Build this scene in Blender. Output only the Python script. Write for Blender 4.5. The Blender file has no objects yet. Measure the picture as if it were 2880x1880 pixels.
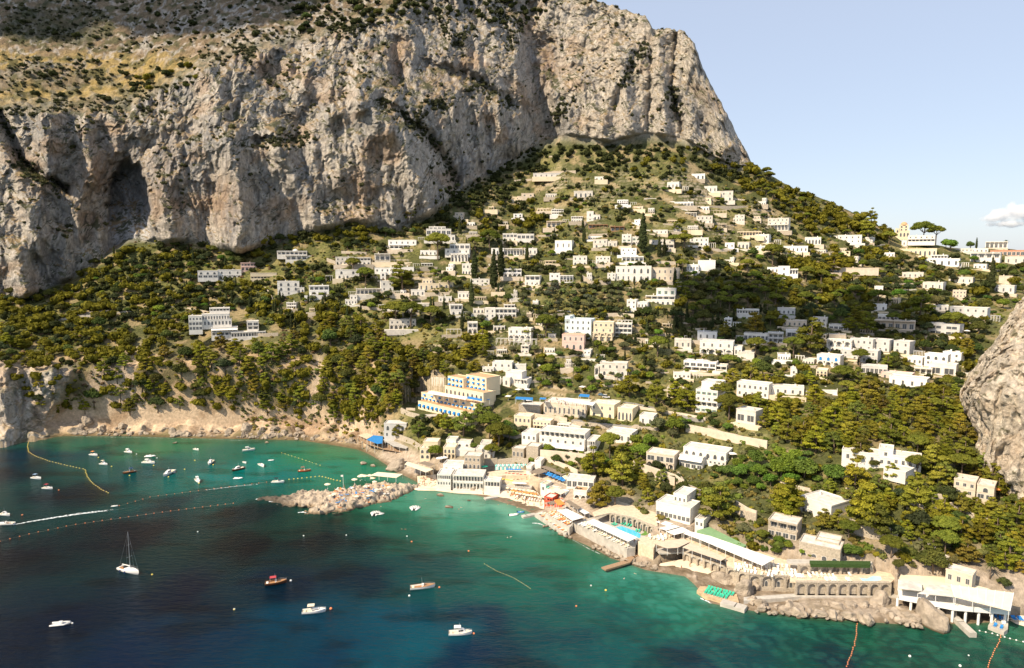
import bpy, bmesh, math, random
import numpy as np
from mathutils import Vector, Matrix
R = math.radians
SC = bpy.context.scene
# ---------------------------------------------------------------- camera
CAMH, PITCH, F = 120.0, R(6.36), 1920.0        # F = focal length in photo pixels (photo is 2880 wide)
cam = bpy.data.cameras.new('camera'); cam_o = bpy.data.objects.new('camera', cam); SC.collection.objects.link(cam_o)
cam.sensor_width = 36.0; cam.lens = 24.0; cam.clip_start = 1.0; cam.clip_end = 60000.0
cam_o.location = (0, 0, CAMH); cam_o.rotation_euler = (R(90)-PITCH, 0, 0); SC.camera = cam_o
# ---------------------------------------------------------------- light
SUN_EL, SUN_AZ = R(44), math.atan2(-0.79, -0.61)   # azimuth measured from +Y towards +X
sv = Vector((math.sin(SUN_AZ)*math.cos(SUN_EL), math.cos(SUN_AZ)*math.cos(SUN_EL), math.sin(SUN_EL)))
sl = bpy.data.lights.new('sun', 'SUN'); sl.energy = 5.0; sl.angle = R(0.6); sl.color = (1.0, 0.85, 0.64)
so = bpy.data.objects.new('sun', sl); SC.collection.objects.link(so); so.rotation_euler = sv.to_track_quat('Z', 'Y').to_euler()
w = bpy.data.worlds.new('World'); SC.world = w; w.use_nodes = True
nt = w.node_tree; nt.nodes.clear()
sky = nt.nodes.new('ShaderNodeTexSky'); sky.sky_type = 'NISHITA'; sky.sun_disc = False
sky.sun_elevation = SUN_EL; sky.sun_rotation = SUN_AZ % (2*math.pi); sky.altitude = 100; sky.air_density = 1.0; sky.dust_density = 0.8; sky.ozone_density = 1.0
bg = nt.nodes.new('ShaderNodeBackground'); bg.inputs['Strength'].default_value = 0.125
wo = nt.nodes.new('ShaderNodeOutputWorld')
mxs = nt.nodes.new('ShaderNodeMix'); mxs.data_type = 'RGBA'; mxs.inputs['Factor'].default_value = .64; mxs.inputs[7].default_value = (3.9, 4.3, 5.2, 1)
nt.links.new(sky.outputs[0], mxs.inputs[6]); nt.links.new(mxs.outputs[2], bg.inputs[0]); nt.links.new(bg.outputs[0], wo.inputs[0])
SC.view_settings.view_transform = 'Standard'; SC.view_settings.look = 'None'; SC.view_settings.exposure = 0.47; SC.view_settings.gamma = 1.0
SC.cycles.max_bounces = 8; SC.cycles.volume_bounces = 6; SC.cycles.volume_max_steps = 128; SC.cycles.diffuse_bounces = 2; SC.cycles.glossy_bounces = 2; SC.cycles.transmission_bounces = 2; SC.cycles.transparent_max_bounces = 4
SC.cycles.caustics_reflective = False; SC.cycles.caustics_refractive = False; SC.cycles.sample_clamp_indirect = 4.0
# ---------------------------------------------------------------- pixel <-> world (photo pixels; the terrain and things get real distances)
cp, sp = math.cos(PITCH), math.sin(PITCH)
K = 2880/2380.0
CROP = {'A': (480, 600, 720/2331), 'B': (960, 560, 720/2331), 'C': (1440, 560, 720/2331), 'D': (2160, 560, 720/2331), 'E': (960, 1000, 720/2331),
        'F': (1440, 1000, 720/2331), 'G': (2160, 1000, 720/2331), 'H': (1600, 1350, 640/2313), 'I': (2240, 1400, 640/2072), 'J': (960, 0, 960/2331),
        'Q': (1920, 300, 960/2331), 'L': (0, 640, 960/2331), 'M': (0, 1180, 900/2331), 'N': (680, 1200, 900/2057), 'P': (1240, 1040, 440/2358),
        'S': (1480, 1240, 440/2358), 'T': (700, 1320, 540/2380), 'U': (0, 1220, 640/2380), 'V': (640, 1600, 720/2380), 'X': (0, 0, 2880/2380)}
def px(c, x, y):
    o = CROP[c]; return o[0]+x*o[2], o[1]+y*o[2]
def tdir(x, y):                                   # slopes dX/dY, dZ/dY of the ray through photo pixel
    a = (x-1440.0)/F; b = -(y-940.0)/F; fw = cp+b*sp
    return a/fw, (b*cp-sp)/fw
def at(x, y, Y):
    k, m = tdir(x, y); return k*Y, Y, CAMH+m*Y
def atz(x, y, z):
    k, m = tdir(x, y); Y = (z-CAMH)/m; return k*Y, Y, z
def img(X, Y, Z):
    dz = Z-CAMH; d = Y*cp-dz*sp; u = Y*sp+dz*cp
    return 1440+F*X/d, 940-F*u/d
# ---------------------------------------------------------------- noise (numpy gradient noise)
_rs = np.random.RandomState(7)
PERM = _rs.permutation(512); GR = _rs.normal(size=(512, 3)); GR /= np.linalg.norm(GR, axis=1)[:, None]
def pn(x, y, z):
    xi = np.floor(x).astype(np.int64); yi = np.floor(y).astype(np.int64); zi = np.floor(z).astype(np.int64)
    xf = x-xi; yf = y-yi; zf = z-zi
    u = xf*xf*xf*(xf*(xf*6-15)+10); v = yf*yf*yf*(yf*(yf*6-15)+10); t = zf*zf*zf*(zf*(zf*6-15)+10)
    def g(a, b, c):
        h = PERM[(PERM[(PERM[(xi+a) & 511]+yi+b) & 511]+zi+c) & 511]; q = GR[h]
        return q[..., 0]*(xf-a)+q[..., 1]*(yf-b)+q[..., 2]*(zf-c)
    l = lambda p, q, k: p+k*(q-p)
    return l(l(l(g(0,0,0), g(1,0,0), u), l(g(0,1,0), g(1,1,0), u), v), l(l(g(0,0,1), g(1,0,1), u), l(g(0,1,1), g(1,1,1), u), v), t)*1.6
def fbm(x, y, z, n=4, gain=0.5):
    s = 0; a = 1; f = 1
    for i in range(n): s = s+a*pn(x*f+i*17.3, y*f+i*9.1, z*f-i*5.7); a *= gain; f *= 2.03
    return s
def ridged(x, y, z, n=4, gain=0.5):
    s = 0; a = 1; f = 1
    for i in range(n): s = s+a*(1-2*np.abs(pn(x*f+i*11.3, y*f-i*7.1, z*f+i*3.7))); a *= gain; f *= 2.07
    return s
def sstep(a, b, x):
    t = np.clip((x-a)/(b-a), 0, 1); return t*t*(3-2*t)
# ---------------------------------------------------------------- object helpers
COL = SC.collection
def tag(o, label=None, cat=None, group=None, kind=None):
    if label: o['label'] = label
    if cat: o['category'] = cat
    if group: o['group'] = group
    if kind: o['kind'] = kind
    return o
def link(name, me, parent=None):
    o = bpy.data.objects.new(name, me); COL.objects.link(o)
    if parent: o.parent = parent
    return o
def empty(name, loc, rz=0):
    o = bpy.data.objects.new(name, None); COL.objects.link(o); o.location = loc; o.rotation_euler = (0, 0, rz); o.empty_display_size = 0.5
    return o
def npmesh(name, V, Fq, mats, smooth=False, midx=None, cols=None):
    """V (n,3), Fq (m,k) with k = 3 or 4"""
    V = np.asarray(V, dtype=np.float32); Fq = np.asarray(Fq, dtype=np.int32)
    me = bpy.data.meshes.new(name); m, k = Fq.shape
    me.vertices.add(len(V)); me.vertices.foreach_set('co', V.ravel())
    me.loops.add(m*k); me.loops.foreach_set('vertex_index', Fq.ravel())
    me.polygons.add(m); me.polygons.foreach_set('loop_start', np.arange(0, m*k, k, dtype=np.int32)); me.polygons.foreach_set('loop_total', np.full(m, k, dtype=np.int32))
    for q in mats: me.materials.append(q)
    if midx is not None: me.polygons.foreach_set('material_index', np.asarray(midx, dtype=np.int32))
    me.polygons.foreach_set('use_smooth', np.full(m, smooth))
    me.update(calc_edges=True)
    if cols is not None:
        ca = me.color_attributes.new('Col', 'FLOAT_COLOR', 'POINT')
        c4 = np.ones((len(V), 4), dtype=np.float32); c4[:, :3] = cols; ca.data.foreach_set('color', c4.ravel())
    return me
class MB:
    """collects shapes, then makes ONE mesh"""
    def __init__(s): s.v = []; s.f = []; s.m = []
    def add(s, vs, fs, m=0):
        n = len(s.v); s.v += [tuple(p) for p in vs]; s.f += [tuple(i+n for i in f) for f in fs]; s.m += [m]*len(fs)
    def box(s, x0, x1, y0, y1, z0, z1, m=0):
        s.add([(x0,y0,z0),(x1,y0,z0),(x1,y1,z0),(x0,y1,z0),(x0,y0,z1),(x1,y0,z1),(x1,y1,z1),(x0,y1,z1)],
              [(0,3,2,1),(4,5,6,7),(0,1,5,4),(1,2,6,5),(2,3,7,6),(3,0,4,7)], m)
    def prism(s, pts, z0, z1, m=0):                   # pts ccw seen from above; z1 may be a list
        n = len(pts); zt = z1 if isinstance(z1, (list, tuple)) else [z1]*n; zb = z0 if isinstance(z0, (list, tuple)) else [z0]*n
        a = sum(pts[i][0]*pts[(i+1) % n][1]-pts[(i+1) % n][0]*pts[i][1] for i in range(n))
        if a < 0: pts = pts[::-1]; zt = zt[::-1]; zb = zb[::-1]
        s.add([(p[0], p[1], z) for p, z in zip(pts, zb)]+[(p[0], p[1], z) for p, z in zip(pts, zt)],
              [tuple(range(n-1, -1, -1)), tuple(range(n, 2*n))]+[(i, (i+1) % n, n+(i+1) % n, n+i) for i in range(n)], m)
    def tube(s, pts, r, n=6, m=0, caps=True):          # pts list of Vector, r float or list
        k = len(pts); rs = r if isinstance(r, (list, tuple)) else [r]*k; vs = []; fs = []
        for i in range(k):
            d = (Vector(pts[min(i+1, k-1)])-Vector(pts[max(i-1, 0)])).normalized()
            a = d.orthogonal().normalized() if abs(d.z) < .95 else Vector((1, 0, 0)); b = d.cross(a).normalized(); a = b.cross(d)
            for j in range(n):
                t = 2*math.pi*j/n; vs.append(Vector(pts[i])+a*math.cos(t)*rs[i]+b*math.sin(t)*rs[i])
        for i in range(k-1):
            for j in range(n): fs.append((i*n+j, i*n+(j+1) % n, (i+1)*n+(j+1) % n, (i+1)*n+j))
        if caps: fs += [tuple(range(n-1, -1, -1)), tuple(range((k-1)*n, k*n))]
        s.add(vs, fs, m)
    def dome(s, cx, cy, z, r, h, n=12, k=4, m=0):
        vs = []; fs = []
        for i in range(k):
            t = i/k*math.pi/2
            for j in range(n): q = 2*math.pi*j/n; vs.append((cx+r*math.cos(t)*math.cos(q), cy+r*math.cos(t)*math.sin(q), z+h*math.sin(t)))
        vs.append((cx, cy, z+h))
        for i in range(k-1):
            for j in range(n): fs.append((i*n+j, i*n+(j+1) % n, (i+1)*n+(j+1) % n, (i+1)*n+j))
        for j in range(n): fs.append(((k-1)*n+j, (k-1)*n+(j+1) % n, k*n))
        s.add(vs, fs, m)
    def mesh(s, name, mats, smooth=False):
        me = bpy.data.meshes.new(name); me.from_pydata(s.v, [], s.f)
        for q in (mats if isinstance(mats, (list, tuple)) else [mats]): me.materials.append(q)
        me.polygons.foreach_set('material_index', s.m)
        if smooth: me.polygons.foreach_set('use_smooth', [True]*len(s.f))
        me.update(); return me
    def build(s, name, mats, parent=None, smooth=False):
        return link(name, s.mesh(name, mats, smooth), parent)
# ---------------------------------------------------------------- materials
MATS = {}
def mat(name, col, rough=0.8, var=0.12, scale=0.6, spec=0.3, metal=0.0, bump=0.0, bscale=4.0):
    if name in MATS: return MATS[name]
    m = bpy.data.materials.new(name); m.use_nodes = True; n = m.node_tree; b = n.nodes['Principled BSDF']
    b.inputs['Roughness'].default_value = rough; b.inputs['Metallic'].default_value = metal; b.inputs['Specular IOR Level'].default_value = spec
    g = n.nodes.new('ShaderNodeNewGeometry')
    t = n.nodes.new('ShaderNodeTexNoise'); t.inputs['Scale'].default_value = scale; t.inputs['Detail'].default_value = 5; n.links.new(g.outputs['Position'], t.inputs['Vector'])
    mr = n.nodes.new('ShaderNodeMapRange'); mr.inputs[1].default_value = .3; mr.inputs[2].default_value = .7; mr.inputs[3].default_value = 1-var; mr.inputs[4].default_value = 1+var*.6
    n.links.new(t.outputs['Fac'], mr.inputs[0])
    mx = n.nodes.new('ShaderNodeVectorMath'); mx.operation = 'SCALE'; mx.inputs[0].default_value = col; n.links.new(mr.outputs[0], mx.inputs['Scale']); n.links.new(mx.outputs[0], b.inputs['Base Color'])
    if bump:
        t2 = n.nodes.new('ShaderNodeTexNoise'); t2.inputs['Scale'].default_value = bscale; t2.inputs['Detail'].default_value = 6; n.links.new(g.outputs['Position'], t2.inputs['Vector'])
        bp = n.nodes.new('ShaderNodeBump'); bp.inputs['Strength'].default_value = bump; bp.inputs['Distance'].default_value = .3; n.links.new(t2.outputs['Fac'], bp.inputs['Height']); n.links.new(bp.outputs[0], b.inputs['Normal'])
    MATS[name] = m; return m
def colmat(name, rough, s1, s2, v, bump, bd, zs=1.0):
    """material driven by the mesh's own colour attribute plus fine noise"""
    m = bpy.data.materials.new(name); m.use_nodes = True; n = m.node_tree; b = n.nodes['Principled BSDF']
    b.inputs['Roughness'].default_value = rough; b.inputs['Specular IOR Level'].default_value = .15
    a = n.nodes.new('ShaderNodeVertexColor'); a.layer_name = 'Col'
    g = n.nodes.new('ShaderNodeNewGeometry'); mp = n.nodes.new('ShaderNodeMapping'); mp.inputs['Scale'].default_value = (1, 1, zs); n.links.new(g.outputs['Position'], mp.inputs['Vector'])
    t = n.nodes.new('ShaderNodeTexNoise'); t.inputs['Scale'].default_value = s1; t.inputs['Detail'].default_value = 8; t.inputs['Roughness'].default_value = .65; n.links.new(mp.outputs[0], t.inputs['Vector'])
    mr = n.nodes.new('ShaderNodeMapRange'); mr.inputs[1].default_value = .3; mr.inputs[2].default_value = .7; mr.inputs[3].default_value = 1-v; mr.inputs[4].default_value = 1+v; n.links.new(t.outputs['Fac'], mr.inputs[0])
    mx = n.nodes.new('ShaderNodeVectorMath'); mx.operation = 'SCALE'; n.links.new(a.outputs['Color'], mx.inputs[0]); n.links.new(mr.outputs[0], mx.inputs['Scale']); n.links.new(mx.outputs[0], b.inputs['Base Color'])
    t2 = n.nodes.new('ShaderNodeTexNoise'); t2.inputs['Scale'].default_value = s2; t2.inputs['Detail'].default_value = 9; t2.inputs['Roughness'].default_value = .7; n.links.new(mp.outputs[0], t2.inputs['Vector'])
    bp = n.nodes.new('ShaderNodeBump'); bp.inputs['Strength'].default_value = bump; bp.inputs['Distance'].default_value = bd; n.links.new(t2.outputs['Fac'], bp.inputs['Height']); n.links.new(bp.outputs[0], b.inputs['Normal'])
    return m
# ================================================================ TERRAIN: one sheet from the sea bed over the hillside and the cliff to the mountain
# columns: display x; [shore y], then (y, z) x3 below the horizon or (y, Y), then cliff base / mid / top / upper as (y, Y)
TC = [
 (-700, 1040, (1000,6),(865,45),(700,-520), (640,560),(480,585),(200,620),(-250,900)),
 (-250, 1035, (1000,6),(865,45),(715,-520), (690,560),(480,585),(235,620),(-250,900)),
 (0,    1030, (990,10),(840,52),(770,-500), (695,545),(480,560),(262,590),(-60,860)),
 (60,   1022, (990,8),(860,45),(765,-505),  (692,548),(480,565),(265,600),(-60,860)),
 (150,  1014, (988,4),(860,44),(740,-525),  (655,580),(450,592),(262,625),(-60,860)),
 (300,  1014, (990,4),(850,46),(700,-540),  (560,600),(400,610),(252,640),(-60,860)),
 (450,  1019, (990,4),(850,46),(700,-540),  (562,600),(350,612),(168,655),(-60,830)),
 (560,  1021, (990,4),(850,47),(700,-535),  (588,590),(330,605),(118,660),(-60,800)),
 (700,  1024, (992,4),(860,44),(700,-530),  (545,605),(330,615),(100,680),(-60,790)),
 (830,  1045, (1010,3),(870,42),(700,-530), (515,610),(320,615),(50,680),(-70,790)),
 (920,  1098, (1052,4),(900,36),(720,-520), (535,615),(300,622),(20,700),(-80,800)),
 (1000, 1139, (1086,5),(930,32),(720,-515), (500,630),(280,645),(0,720),(-90,810)),
 (1100, 1150, (1088,6),(930,32),(720,-515), (425,680),(230,690),(-20,750),(-100,830)),
 (1200, 1178, (1105,6),(930,33),(720,-515), (370,725),(200,725),(-20,775),(-120,850)),
 (1260, 1205, (1125,6.5),(930,33),(720,-515), (330,750),(180,745),(-10,785),(-120,860)),
 (1320, 1250, (1150,7.5),(940,32),(720,-515),(315,728),(170,745),(0,780),(-100,860)),
 (1420, 1298, (1195,7.5),(950,32),(720,-512),(332,708),(180,722),(12,770),(60,860)),
 (1500, 1325, (1215,8),(960,32),(720,-510),(312,708),(180,718),(42,750),(90,840)),
 (1505, 1326, (1212,10),(960,32),(720,-510), (312,708),(180,718),(46,750),(90,840)),
 (1517, 1328, (1215,10),(961,32),(720,-510), (313,708),(180,718),(71,745),(120,840)),
 (1580, 1338, (1235,8.5),(970,32),(720,-508),(322,705),(190,715),(72,735),(130,830)),
 (1592, 1340, (1240,9),(971,32),(720,-508), (326,705),(200,715),(76,735),(140,830)),
 (1615, 1360, (1245,9),(972,32),(720,-507), (338,705),(220,714),(104,732),(180,828)),
 (1632, 1380, (1250,9),(973,32),(720,-506), (350,705),(245,713),(158,730),(220,825)),
 (1650, 1402, (1255,9.5),(975,33),(720,-505),(362,705),(270,712),(192,725),(260,820)),
 (1700, 1412, (1275,10),(980,34),(720,-505),(382,706),(335,716),(288,728),(350,820)),
 (1748, 1420, (1285,10),(990,35),(720,-503),(388,706),(386,716),(384,728),(430,820)),
 (1850, 1433, (1295,10),(1000,36),(720,-500),(442,700),(440,715),(444,735),(510,830)),
 (2000, 1445, (1320,10),(1020,38),(730,-490),(506,690),(504,705),(508,730),(570,850)),
 (2100, 1452, (1325,10),(1040,38),(740,-480),(565,670),(562,700),(566,740),(620,900)),
 (2250, 1450, (1330,10),(1050,36),(760,-460),(584,650),(581,700),(585,760),(640,950)),
 (2380, 1442, (1335,10),(1060,36),(770,-450),(586,640),(583,700),(588,760),(650,950)),
 (2700, 1440, (1335,10),(1060,36),(770,-450),(586,640),(583,700),(588,760),(650,950)),
 (3150, 1440, (1335,10),(1060,36),(770,-450),(586,640),(583,700),(588,760),(650,950)),
]
def _kn():
    xs = []; ys = []; Ys = []
    for c in TC:
        x = c[0]*K; xs.append(x); yy = [c[1]*K]; YY = [atz(x, c[1]*K, 0)[1]]
        for i, k in enumerate(c[2:]):
            y = k[0]*K; yy.append(y)
            YY.append(atz(x, y, k[1])[1] if (i < 3 and k[1] > 0) else abs(k[1]))
        ys.append(yy); Ys.append(YY)
    return np.array(xs), np.array(ys), np.array(Ys)
KX, KY, KD = _kn()
def colinterp(x, A):                                # smooth-ish interpolation across columns
    return np.stack([np.interp(x, KX, A[:, k]) for k in range(A.shape[1])], axis=-1)
x_in = np.linspace(-30*K, 2410*K, 900); xg = np.concatenate([np.linspace(-700*K, -36*K, 60), x_in, np.linspace(2416*K, 3150*K, 60)])
ky = colinterp(xg, KY); kd = colinterp(xg, KD)
ker = np.ones(21)/21
for A in (kd,):
    for k in range(1, A.shape[1]): A[:, k] = np.convolve(np.pad(A[:, k], 10, mode='edge'), ker, mode='valid')
# rows
segn = [34, 100, 120, 150, 190, 190, 130]
yr = []; dr = []; sr = []
# below water first
for t in (1.0, 0.5):
    yr.append(ky[:, 0]+t*0); dr.append(kd[:, 0]-25*t); sr.append(np.full(len(xg), -t))
for s in range(7):
    for j in range(segn[s]):
        t = j/segn[s]; yr.append(ky[:, s]*(1-t)+ky[:, s+1]*t)
        # depth: blend of linear and smooth slope
        d0, d1 = kd[:, s], kd[:, s+1]; dr.append(d0*(1-t)+d1*t); sr.append(np.full(len(xg), s+t))
yr.append(ky[:, 7]); dr.append(kd[:, 7]); sr.append(np.full(len(xg), 7.0))
YI = np.array(yr); DI = np.array(dr); SI = np.array(sr); XI = np.broadcast_to(xg, YI.shape).copy()
# soften kinks of the depth profile
for _ in range(6): DI[3:-3] = (DI[2:-4]+2*DI[3:-3]+DI[4:-2])/4
a = (XI-1440)/F; b = -(YI-940)/F; fw = cp+b*sp; KXr = a/fw; MR = (b*cp-sp)/fw
P = np.stack([KXr*DI, DI, CAMH+MR*DI], axis=-1)
P[0, :, 2] = -14; P[1, :, 2] = -6
xd = XI/K; yd = YI/K                                    # display coordinates for the masks
def seg_dist(pts):
    d = np.full(XI.shape, 1e9)
    for (x0, y0), (x1, y1) in zip(pts[:-1], pts[1:]):
        vx, vy = x1-x0, y1-y0; t = np.clip(((xd-x0)*vx+(yd-y0)*vy)/(vx*vx+vy*vy), 0, 1)
        d = np.minimum(d, np.hypot(xd-x0-t*vx, yd-y0-t*vy))
    return d
cliff = sstep(3.93, 4.06, SI)*(1-sstep(5.93, 6.15, SI))*(1-sstep(1730, 1755, xd))
upper = sstep(5.95, 6.15, SI)*(1-sstep(1730, 1755, xd))
lcl = (1-sstep(130, 175, xd+0.35*(yd-900)))*sstep(835, 870, yd)*(SI < 4)        # sea cliff at the far left
bare = sstep(0.0, 1.0, SI)*(1-sstep(1.0, 1.6, SI))*(1-sstep(840, 880, xd))*(1-lcl)   # sandy bank above the boulders
# --- relief by hand: (polyline, radius, depth in metres; negative comes forward)
FEAT = [([(482,140),(500,250),(545,400),(560,585)], 46, -13), ([(830,185),(832,262)], 16, -9), ([(640,320),(720,480),(760,530)], 30, -8),
 ([(848,235),(930,330),(1005,490)], 34, -15), ([(1436,110),(1450,200),(1465,300)], 22, -8), ([(1532,95),(1545,310)], 16, -8), ([(1610,110),(1640,200),(1690,340)], 22, -7),
 ([(1350,190),(1400,320)], 26, -8), ([(1502,95),(1470,150),(1430,240)], 9, 9), ([(1571,82),(1560,210),(1585,300)], 6, 12), ([(1513,120),(1505,300)], 5, 10),
 ([(0,262),(50,380),(150,440)], 14, 12), ([(322,180),(335,262)], 9, 12), ([(880,235),(1000,320),(1060,420)], 15, 8), ([(110,265),(115,420)], 30, -12), ([(270,285),(390,300)], 30, -6),
 ([(145,560),(150,640)], 26, -9), ([(40,600),(60,690)], 30, -12), ([(230,540),(240,640)], 20, -8), ([(1230,20),(1240,180),(1290,330)], 26, 14), ([(920,100),(925,180)], 16, 8), ([(1270,110),(1285,170)], 26, 12),
 ([(1000,150),(1120,190),(1180,240)], 14, 7), ([(1085,60),(1090,200)], 8, -7), ([(1000,20),(1060,110)], 10, 6), ([(1160,20),(1190,110)], 10, 7), ([(750,150),(770,260)], 30, -8), ([(380,430),(400,560)], 26, -9),
 ([(690,250),(720,160)], 20, -7), ([(1150,250),(1190,330)], 30, -8), ([(600,330),(690,320)], 14, 7), ([(60,420),(90,560)], 34, -8), ([(200,270),(215,420)], 16, -6)]
off = np.zeros(XI.shape); jy = fbm(xd/17, yd/17, 0*xd+9, 3)*5
for pts, rad, dep in FEAT:
    d = seg_dist(pts); off += dep*(1.75 if rad > 12 else .75)*np.exp(-((d+jy*(1 if rad < 13 else 0))/rad)**2*1.1)*cliff
def ell(cx, cy, rx, ry, p=2.0): return np.abs((xd-cx)/rx)**p+np.abs((yd-cy)/ry)**p
jx = fbm(xd/26, yd/26, 0*xd+3, 3)*7
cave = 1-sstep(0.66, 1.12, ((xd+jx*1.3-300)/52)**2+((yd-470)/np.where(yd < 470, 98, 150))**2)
alcove = 1-sstep(0.5, 1.25, ((xd+jx-268)/78)**2+((yd-500)/np.where(yd < 500, 150, 160))**2)
off += cave*36*(1-sstep(440, 560, yd)*.9)*cliff + alcove*13*cliff
off += 10*np.exp(-(ell(522, 466, 36, 44)+jx*.05)*1.2)*cliff + 8*np.exp(-(ell(832, 468, 44, 20)+jx*.05))*cliff + 5*np.exp(-ell(566,404,10,12))*cliff
# --- fractal relief on rock
X3, Y3, Z3 = P[..., 0], P[..., 1], P[..., 2]
wx = X3+6*pn(X3/22, Y3/22, Z3/40); wy = Y3
n1 = fbm(wx/85+3, wy/85, Z3/190, 3); wz = Z3+.55*wx; n2 = ridged(wx/30, wy/34, wz/58+4, 3); n3 = ridged(wx/9.5, wy/12, wz/15+9, 4, .58); n4 = fbm(wx/2.6, wy/3, Z3/4.4, 3)
col_ = ridged(wx/46+1.3, wy/60, Z3/420+2, 2, .6); n5 = ridged(wx/4.2, wy/5, Z3/8.5+3, 3, .6); blk = np.abs(pn(wx/17+5, wy/20, wz/20))*1.3+np.abs(pn(wx/7+15, wy/8, Z3/9))*.5
rock = np.clip(cliff+lcl*.8, 0, 1)
smoothband = sstep(.1, .5, pn(xd/90+2, yd/70, 0*xd+7.7))             # smooth tall faces of the walls
rr = 1-.45*smoothband
off += rock*(-n1*10.0 - (col_-.5)*7.5 - (n2-.6)*6.2*rr - (n3-.7)*2.3*rr - (n5-.7)*.95 - n4*.8 - blk*3.0*rr)
off += upper*(-(ridged(X3/22, Y3/25, Z3/25, 3)-.6)*2.6*sstep(-.2,.35,pn(X3/70,Y3/70,Z3/70+3)) - fbm(X3/60, Y3/60, Z3/60, 2)*6)
off += lcl*14*sstep(60,150,xd)*0
DI2 = DI+off
P = np.stack([KXr*DI2, DI2, CAMH+MR*DI2], axis=-1); P[0, :, 2] = -14; P[1, :, 2] = -6
# --- hillside relief (vertical), quiet where the shore clubs stand
hs = (1-rock)*(1-upper)*sstep(0.0, .25, SI)
coast = (1-sstep(1.0, 1.7, SI))*sstep(830, 900, xd)
wild = sstep(0, .4, SI)*(1-sstep(1.9, 2.6, SI))*(1-sstep(860, 960, xd))
gul = np.exp(-(seg_dist([(735,760),(742,850),(725,960)])/13)**2)+np.exp(-(seg_dist([(290,720),(330,800),(250,960)])/16)**2)*.7+np.exp(-(seg_dist([(960,790),(900,830)])/22)**2)*.6
hz = fbm(X3/38, Y3/38, 0*X3, 4)*2.4*(1-coast) + wild*(ridged(X3/26, Y3/40, Z3/30, 3)-.7)*3.2 - gul*4.0*wild + bare*(ridged(X3/9, Y3/9, Z3/9, 3)-.6)*1.2
P[..., 2] += hs*hz*sstep(.0, .6, SI)
P[..., 2] += np.clip(rock+upper, 0, 1)*(fbm(X3/6, Y3/6, Z3/9+7, 3)*2.2+(ridged(X3/14, Y3/14, Z3/30, 2)-.6)*2.4)*sstep(4.0, 4.4, np.where(SI > 3, SI, 4.4))
# terraces on the inhabited slope
terr = hs*sstep(860, 980, xd-0.2*(yd-700))*sstep(1.55, 2.0, SI)*(1-sstep(3.7, 3.95, SI))
zz = P[..., 2]+fbm(X3/30, Y3/30, 0*X3+5, 2)*1.3; st = 3.3; fr = (zz/st) % 1.0
P[..., 2] += terr*(np.floor(zz/st)*st+st*sstep(.55, .95, fr)-zz)*.62*sstep(-.35,.25,fbm(X3/60+3,Y3/40,0*X3,2))
# level ground for the clubs: (name, label, crop, outline, top z, thickness, material)
PLAT = [
 ('hut_terrace','E',[(1330,1062),(1500,1040),(1720,1046),(1720,1096),(1500,1092),(1345,1112)],7.2),
 ('umbrella_terrace','E',[(1345,1112),(1400,1082),(1720,1096),(1760,1150),(1600,1160),(1440,1140)],5.4),
 ('lower_terrace','E',[(1440,1140),(1600,1160),(1760,1156),(1730,1205),(1600,1200),(1445,1182)],3.8),
 ('blue_umbrella_terrace','E',[(1700,1085),(1850,1062),(2075,1150),(2050,1192),(1830,1118),(1710,1110)],8.0),
 ('red_deck','S',[(285,1100),(460,1040),(730,1228),(650,1312)],4.0),
 ('sun_deck','S',[(125,1098),(250,1060),(300,1110),(650,1330),(600,1402),(560,1385)],1.6),
 ('pool_terrace','H',[(50,425),(220,385),(420,340),(650,385),(905,500),(880,560),(700,600),(672,688),(590,700)],5.0),
 ('flower_terrace','H',[(240,330),(500,215),(880,330),(905,470),(650,378),(420,336),(260,372)],9.0),
 ('corner_terrace','H',[(700,600),(880,560),(1120,590),(880,655),(860,700),(705,640)],6.6),
 ('dining_terrace','H',[(880,700),(1160,670),(1240,660),(1600,830),(1590,880),(1160,735),(920,745)],5.0),
 ('long_terrace','H',[(1165,600),(1330,520),(2130,790),(2330,850),(2330,985),(1830,950),(1605,880),(1600,820),(1250,650)],6.6),
 ('arcade_terrace','I',[(-60,690),(690,692),(700,660),(860,690),(900,740),(858,773),(0,766),(-60,760)],6.6),
 ('green_court','H',[(1300,515),(1430,478),(1805,665),(1740,702)],9.6),
 ('upper_terrace','I',[(10,560),(690,575),(690,612),(20,606),(-90,590),(-90,560)],9.8),
 ('restaurant_floor','I',[(920,830),(1420,860),(1960,960),(1945,1040),(1440,1000),(935,900)],5.2),
 ('upper_court','I',[(940,700),(1320,720),(1760,830),(1400,850),(930,790)],7.4)]
LOWG = [('I',[(-480,965),(0,872),(860,872),(930,905),(1130,1010),(1150,1120),(700,1100),(0,1100),(-480,1010)],1.5),('H',[(880,920),(930,838),(1160,800),(1590,935),(1830,1030),(2335,1110),(2335,1330),(1830,1310),(1300,1130),(1290,980),(1000,985)],.7),
 ('E',[(640,1260),(690,1150),(700,1108),(870,1088),(1015,1238),(1310,1245),(1455,1265),(1450,1192),(1730,1212),(1865,1300),(1850,1430),(1500,1400)],.1),('H',[(-20,500),(50,490),(590,752),(700,712),(730,800),(560,850),(0,660)],.5),('E',[(560,440),(640,425),(1250,515),(1400,520),(1300,620),(900,600),(560,530)],24.2),('E',[(600,428),(660,330),(1300,425),(1260,515)],28.0),('I',[(940,960),(1440,1050),(1950,1100),(2100,1120),(2100,1260),(1400,1180),(1130,1100)],.2)]
def pinside(X, Y, poly):
    r = np.zeros(X.shape, bool); n = len(poly)
    for i in range(n):
        (x1, y1), (x2, y2) = poly[i][:2], poly[i-1][:2]
        if y1 == y2: continue
        r ^= ((y1 > Y) != (y2 > Y)) & (X < (x2-x1)*(Y-y1)/(y2-y1)+x1)
    return r
PW = {}
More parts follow.
